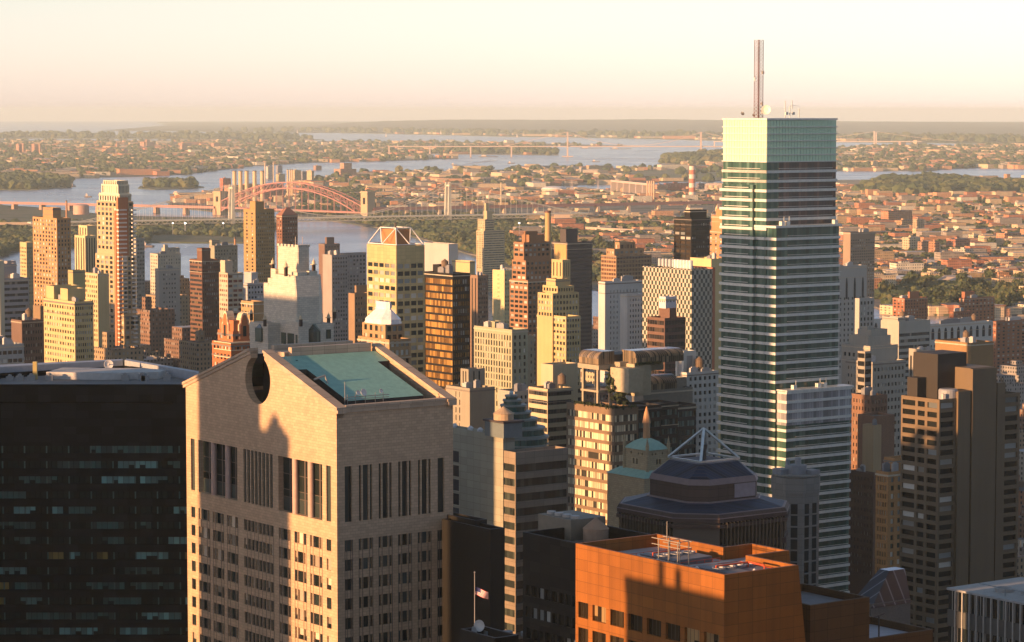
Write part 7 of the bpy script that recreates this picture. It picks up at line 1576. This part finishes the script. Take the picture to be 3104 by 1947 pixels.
for c in cand:
    while fi < len(feet) and feet[fi][6] < c.y:
        s_ = span(feet[fi][3], feet[fi][4]); buf[s_] = np.minimum(buf[s_], feet[fi][5] - 0); fi += 1
    w_b, s_b = random.uniform(20, 34), random.uniform(16, 29); r = random.random()
    h = random.uniform(14, 26) if r < .4 else (random.uniform(26, 48) if r < .78 else random.uniform(48, 80))
    if 1150 < c.y < 2500: h = random.uniform(18, 45) if r < .35 else (random.uniform(40, 78) if r < .78 else random.uniform(75, 108))
    px0, py0 = proj((c.x, c.y, h)); 
    if px0 > 2480 and c.y < 2300: h = min(h, random.uniform(14, 40))
    while h > 12 and proj((c.x, c.y, h))[1] < np.interp(px0, [0, 560, 600, 1300, 1310, 1800, 1810, 2480, 2490, 3104], [890, 870, 880, 880, 1000, 1000, 960, 960, 1060, 1040]): h -= 3
    if 2480 < px0 < 2800 and c.y < 1500: h = min(h, random.uniform(10, 22))
    if px0 < 560 and c.y > 2600: h = min(h, 40)
    if clash(c.x, c.y, w_b, s_b): continue
    px0, py0 = proj((c.x, c.y, h)); hw = (w_b * .588 + s_b * .809) / c.y * F / 2; s_ = span(px0 - hw, px0 + hw)
    if s_.stop <= s_.start or not (buf[s_] > py0 + 3).any(): continue
    buf[s_] = np.minimum(buf[s_], py0); chosen.append((c, w_b, s_b, h, py0))
MM = [city([MC[k], tuple(x * .88 for x in MC[k])], 3.15, 2.7, .42, .5) for k in range(8)]; rest = []; tk = plain((.16, .11, .07), .9)
for i, (c, w_b, s_b, h, _) in enumerate(chosen):
    k = random.randrange(8)
    if i >= 300: rest.append((c.x, c.y, s_b, w_b, h, R(UA))); continue
    mb = MB(); mb.box(-s_b / 2, s_b / 2, -w_b / 2, w_b / 2, 0, h, bottom=False); p = .5
    mb.box(-s_b / 2, s_b / 2, -w_b / 2, -w_b / 2 + p, h, h + .9, bottom=False); mb.box(-s_b / 2, -s_b / 2 + p, -w_b / 2 + p, w_b / 2, h, h + .9, bottom=False); mb.box(s_b / 2 - p, s_b / 2, -w_b / 2 + p, w_b / 2, h, h + .9, bottom=False)
    if random.random() < .5: mb.box(-s_b * .3, s_b * .35, -w_b * .25, w_b * .35, h, h + random.uniform(5, 10), bottom=False)
    o_ = random.uniform(-.3, .1); mb.box(s_b * o_, s_b * (o_ + .25), w_b * .1, w_b * .3, h, h + random.uniform(3, 12), bottom=False); mb.box(s_b * .1, s_b * .22, -w_b * .3, -w_b * .15, h, h + 1.8, bottom=False)
    o = mb.obj('city_block', MM[k]); o.location = (c.x, c.y, 0); o.rotation_euler = (0, 0, R(UA)); size = 'low' if h < 26 else ('mid-height' if h < 48 else 'tall'); tag(o, '%s %s apartment house with a small roof house between the towers' % (size, MN[k]), 'apartment house', '%s %s houses between the towers' % (size, MN[k]))
    if random.random() < .45:
        t = MB(); t.lathe([(1.6, 2.0), (1.6, 5), (1.75, 5), (.1, 6.3)], (-s_b * .25, -w_b * .2, h), 10)
        for dx in (-1, 1):
            for dy in (-1, 1): t.bar((-s_b * .25 + dx, -w_b * .2 + dy, h), (-s_b * .25 + dx, -w_b * .2 + dy, h + 2), .2)
        t.obj('water_tank', tk, o)
if rest: boxes_obj('city_blocks', rest, city(MC, 3.15, 2.7, .42, .5))
# ================================================================ TREES
LC = [(.025, .045, .015), (.05, .075, .02), (.09, .10, .03), (.035, .06, .018), (.12, .11, .035)]
crownm = leaves(LC); bark = plain((.1, .07, .05), .9)
def crown_mesh(seed, r=6.0):
    rr = random.Random(seed); mb = MB()
    lobes = [(rr.uniform(-.45, .45) * r, rr.uniform(-.45, .45) * r, r * rr.uniform(.5, 1.25), r * rr.uniform(.42, .68)) for _ in range(7)]
    for lx, ly, lz, lr in lobes:
        for k in range(46):
            t = Vector((rr.gauss(0, 1), rr.gauss(0, 1), rr.gauss(0, 1))).normalized(); q = Vector((lx, ly, lz + r * .45)) + t * lr * rr.uniform(.75, 1.05); n_ = (t + Vector((rr.uniform(-.6, .6), rr.uniform(-.6, .6), rr.uniform(-.6, .6)))).normalized(); o_ = n_.orthogonal().normalized() * lr * rr.uniform(.22, .42); p_ = n_.cross(o_)
            mb.quad(q - o_, q + p_ * .9, q + o_, q - p_ * .9)
    return mb.mesh('crown', [crownm])
CR = [crown_mesh(s) for s in range(5)]
tm = MB(); tm.rod((0, 0, 0), (0, 0, 5), .5, n=7, r2=.32)
for a in (0, 2.1, 4.2): tm.rod((0, 0, 4), (2.2 * math.cos(a), 2.2 * math.sin(a), 7.5), .25, n=5, r2=.12)
TRK = tm.mesh('trunk', [bark])
tn = 0
def tree(x, y, z, s, where):
    global tn
    t = empty('broadleaf_tree', (x, y, z), random.uniform(0, 6.28)); t.scale = (s, s, s * random.uniform(.85, 1.15)); tag(t, 'leafy green tree with a rounded crown ' + where, 'tree', 'trees ' + where)
    for nm, me in (('trunk', TRK), ('crown', CR[random.randrange(5)])): o = bpy.data.objects.new(nm, me); COL.objects.link(o); o.parent = t
pts = [(x, y) for x, y in rand_in([(2640, 900), (2700, 865), (2850, 855), (2960, 880), (3104, 900), (3104, 950), (2720, 945)], 60)]
for x, y in pts: P = gnd(x, y, 2); tree(P.x, P.y, 2, random.uniform(1.1, 1.9), 'in the riverside park at right')
for x, y in rand_in([(2536, 760), (3104, 760), (3104, 880), (2650, 850), (2536, 840)], 70): P = gnd(x, y, 2); tree(P.x, P.y, 2, random.uniform(1.0, 1.7), 'among the houses across the river')
for x, y in rand_in([(1290, 745), (1420, 760), (1500, 790), (1560, 810), (1900, 830), (1900, 760), (1560, 730), (1330, 738)], 90): P = gnd(x, y, 2); tree(P.x, P.y, 2, random.uniform(1.4, 2.2), 'on the wooded near shore')
for x, y in [(2590, 1625), (2612, 1618), (2632, 1628), (2600, 1700), (2575, 1640), (2640, 1600), (2622, 1735), (2655, 1640)]: P = gnd(x, y, 2); P = Vector((P.x, P.y, 2)); tree(P.x, P.y, 2, random.uniform(1.0, 1.5), 'in the back gardens right of the glass tower')
# woods: clumps too many to count
ico_v = []; t_ = (1 + 5 ** .5) / 2
iv = np.array([(-1, t_, 0), (1, t_, 0), (-1, -t_, 0), (1, -t_, 0), (0, -1, t_), (0, 1, t_), (0, -1, -t_), (0, 1, -t_), (t_, 0, -1), (t_, 0, 1), (-t_, 0, -1), (-t_, 0, 1)]) / math.hypot(1, t_)
ifc = [(0, 11, 5), (0, 5, 1), (0, 1, 7), (0, 7, 10), (0, 10, 11), (1, 5, 9), (5, 11, 4), (11, 10, 2), (10, 7, 6), (7, 1, 8), (3, 9, 4), (3, 4, 2), (3, 2, 6), (3, 6, 8), (3, 8, 9), (4, 9, 5), (2, 4, 11), (6, 2, 10), (8, 6, 7), (9, 8, 1)]
def subdiv(v, f):
    v = [tuple(x) for x in v]; cache = {}; out = []
    def mid(a, b):
        k = (min(a, b), max(a, b))
        if k not in cache: m = np.array(v[a]) + np.array(v[b]); v.append(tuple(m / np.linalg.norm(m))); cache[k] = len(v) - 1
        return cache[k]
    for a, b, c in f: ab, bc, ca = mid(a, b), mid(b, c), mid(c, a); out += [(a, ab, ca), (b, bc, ab), (c, ca, bc), (ab, bc, ca)]
    return np.array(v), out
iv2, if2 = subdiv(iv, ifc)
def blobs(name, items, sub=False):
    """items: x, y, z, radius, height"""
    bv, bf = (iv2, if2) if sub else (iv, ifc); n = len(items); a = np.array(items); nv = len(bv); v = np.repeat(bv[None], n, 0) * (1 + rs.uniform(-.28, .28, (n, nv, 1)))
    v[:, :, 0] = v[:, :, 0] * a[:, 3:4] + a[:, 0:1]; v[:, :, 1] = v[:, :, 1] * a[:, 3:4] + a[:, 1:2]; v[:, :, 2] = v[:, :, 2] * a[:, 4:5] + a[:, 2:3]
    f = (np.arange(n)[:, None, None] * nv + np.array(bf)[None]).reshape(-1, 3); me = bpy.data.meshes.new(name); me.from_pydata(v.reshape(-1, 3).tolist(), [], f.tolist()); me.materials.append(crownm); me.update(); o = bpy.data.objects.new(name, me); COL.objects.link(o); tag(o, kind='stuff'); return o
it = []
def woods(poly, n, rmin, rmax, bias=1.0, cond=None):
    for x, y in rand_in(poly, n, bias):
        if cond and not cond(x, y): continue
        P = gnd(x, y, 2); k = random.uniform(rmin, rmax); it.append((P.x, P.y, 2 + k * .55, k, k * random.uniform(.65, .95)))
woods([(-60, 790), (0, 775), (60, 758), (300, 742), (450, 730), (450, 712), (735, 716), (735, 690), (300, 690), (-60, 700)], 1500, 6, 11)
woods([(750, 722), (800, 700), (850, 688), (600, 680), (0, 680), (0, 700), (600, 712)], 500, 6, 10)
woods([(1130, 683), (1250, 712), (1330, 734), (1500, 790), (1700, 850), (2150, 870), (2200, 740), (1500, 690), (1500, 655), (1200, 655), (1000, 662), (1080, 678)], 3300, 6, 11, 1.0, lambda x, y: park(x, y) or random.random() < .35)
woods([(1130, 585), (2200, 585), (2200, 700), (1500, 700), (1130, 660)], 3400, 6, 10, .9, lambda x, y: not (622 < y < 668))
woods([(2536, 590), (3104, 590), (3104, 900), (2650, 870), (2536, 840)], 3300, 5, 10, .8)
woods([(2600, 590), (2680, 556), (2850, 548), (2960, 566), (3104, 575), (3104, 592), (2750, 596)], 900, 14, 26)
woods([(905, 650), (1130, 660), (1130, 575), (900, 575)], 500, 7, 12)
woods(NBRO, 260, 12, 20); woods([(440, 568), (590, 569), (585, 560), (450, 560)], 90, 12, 20); woods(BRX, 2600, 9, 18, .9, lambda x, y: (y < 524 or random.random() < .3)); woods(NORTH, 300, 22, 40); woods(COL_, 1300, 10, 19); woods([(2000, 494), (2190, 498), (2190, 472), (2060, 478)], 160, 18, 30); woods(RIK, 160, 12, 20)
woods([(1400, 466), (1690, 469), (1640, 458), (1300, 455)], 140, 20, 32); woods([(600, 399), (1000, 402), (1900, 419), (3104, 434), (3104, 425), (1900, 412), (1000, 397)], 600, 20, 45)
woods([(2640, 905), (2700, 865), (2850, 850), (3104, 890), (3104, 950), (2720, 948)], 350, 5, 9)
blobs('woods', it, True)
# clearings, lamps on the park shore
for i, px in enumerate((410, 524, 561, 562, 677, 1574)):
    P = gnd(px, 712 if px < 1000 else 745, 2); zt = at(px, 680, P.y).z; root = empty('floodlight_mast', P); tag(root, 'thin mast with lit white floodlights %s' % ('over the wooded near shore' if px > 1000 else 'on the wooded island left of the tall brown slab'), 'floodlight', 'floodlight masts')
    mb = MB(); mb.rod((0, 0, 0), (0, 0, zt), .4, n=5); mb.obj('mast', plain((.4, .4, .4)), root); mb = MB(); mb.box(-1.3, 1.3, -.4, .4, zt - .8, zt + .8); mb.obj('lamp', plain((1, 1, .95), .4, 0, 'lit lamp', 3), root)
# ================================================================ HAZE
m, nt, p = newmat('haze'); nt.nodes.remove(p); pv = nt.nodes.new('ShaderNodeVolumePrincipled'); nt.links.new(pv.outputs[0], nt.nodes['Material Output'].inputs['Volume'])
pv.inputs['Color'].default_value = (.83, 1.0, 1, 1); pv.inputs['Density'].default_value = HAZE_DENSITY; pv.inputs['Anisotropy'].default_value = 0.0
mb = MB(); mb.box(-30000, 30000, -1600, 64000, -2, 292); tag(mb.obj('haze', m), kind='stuff')
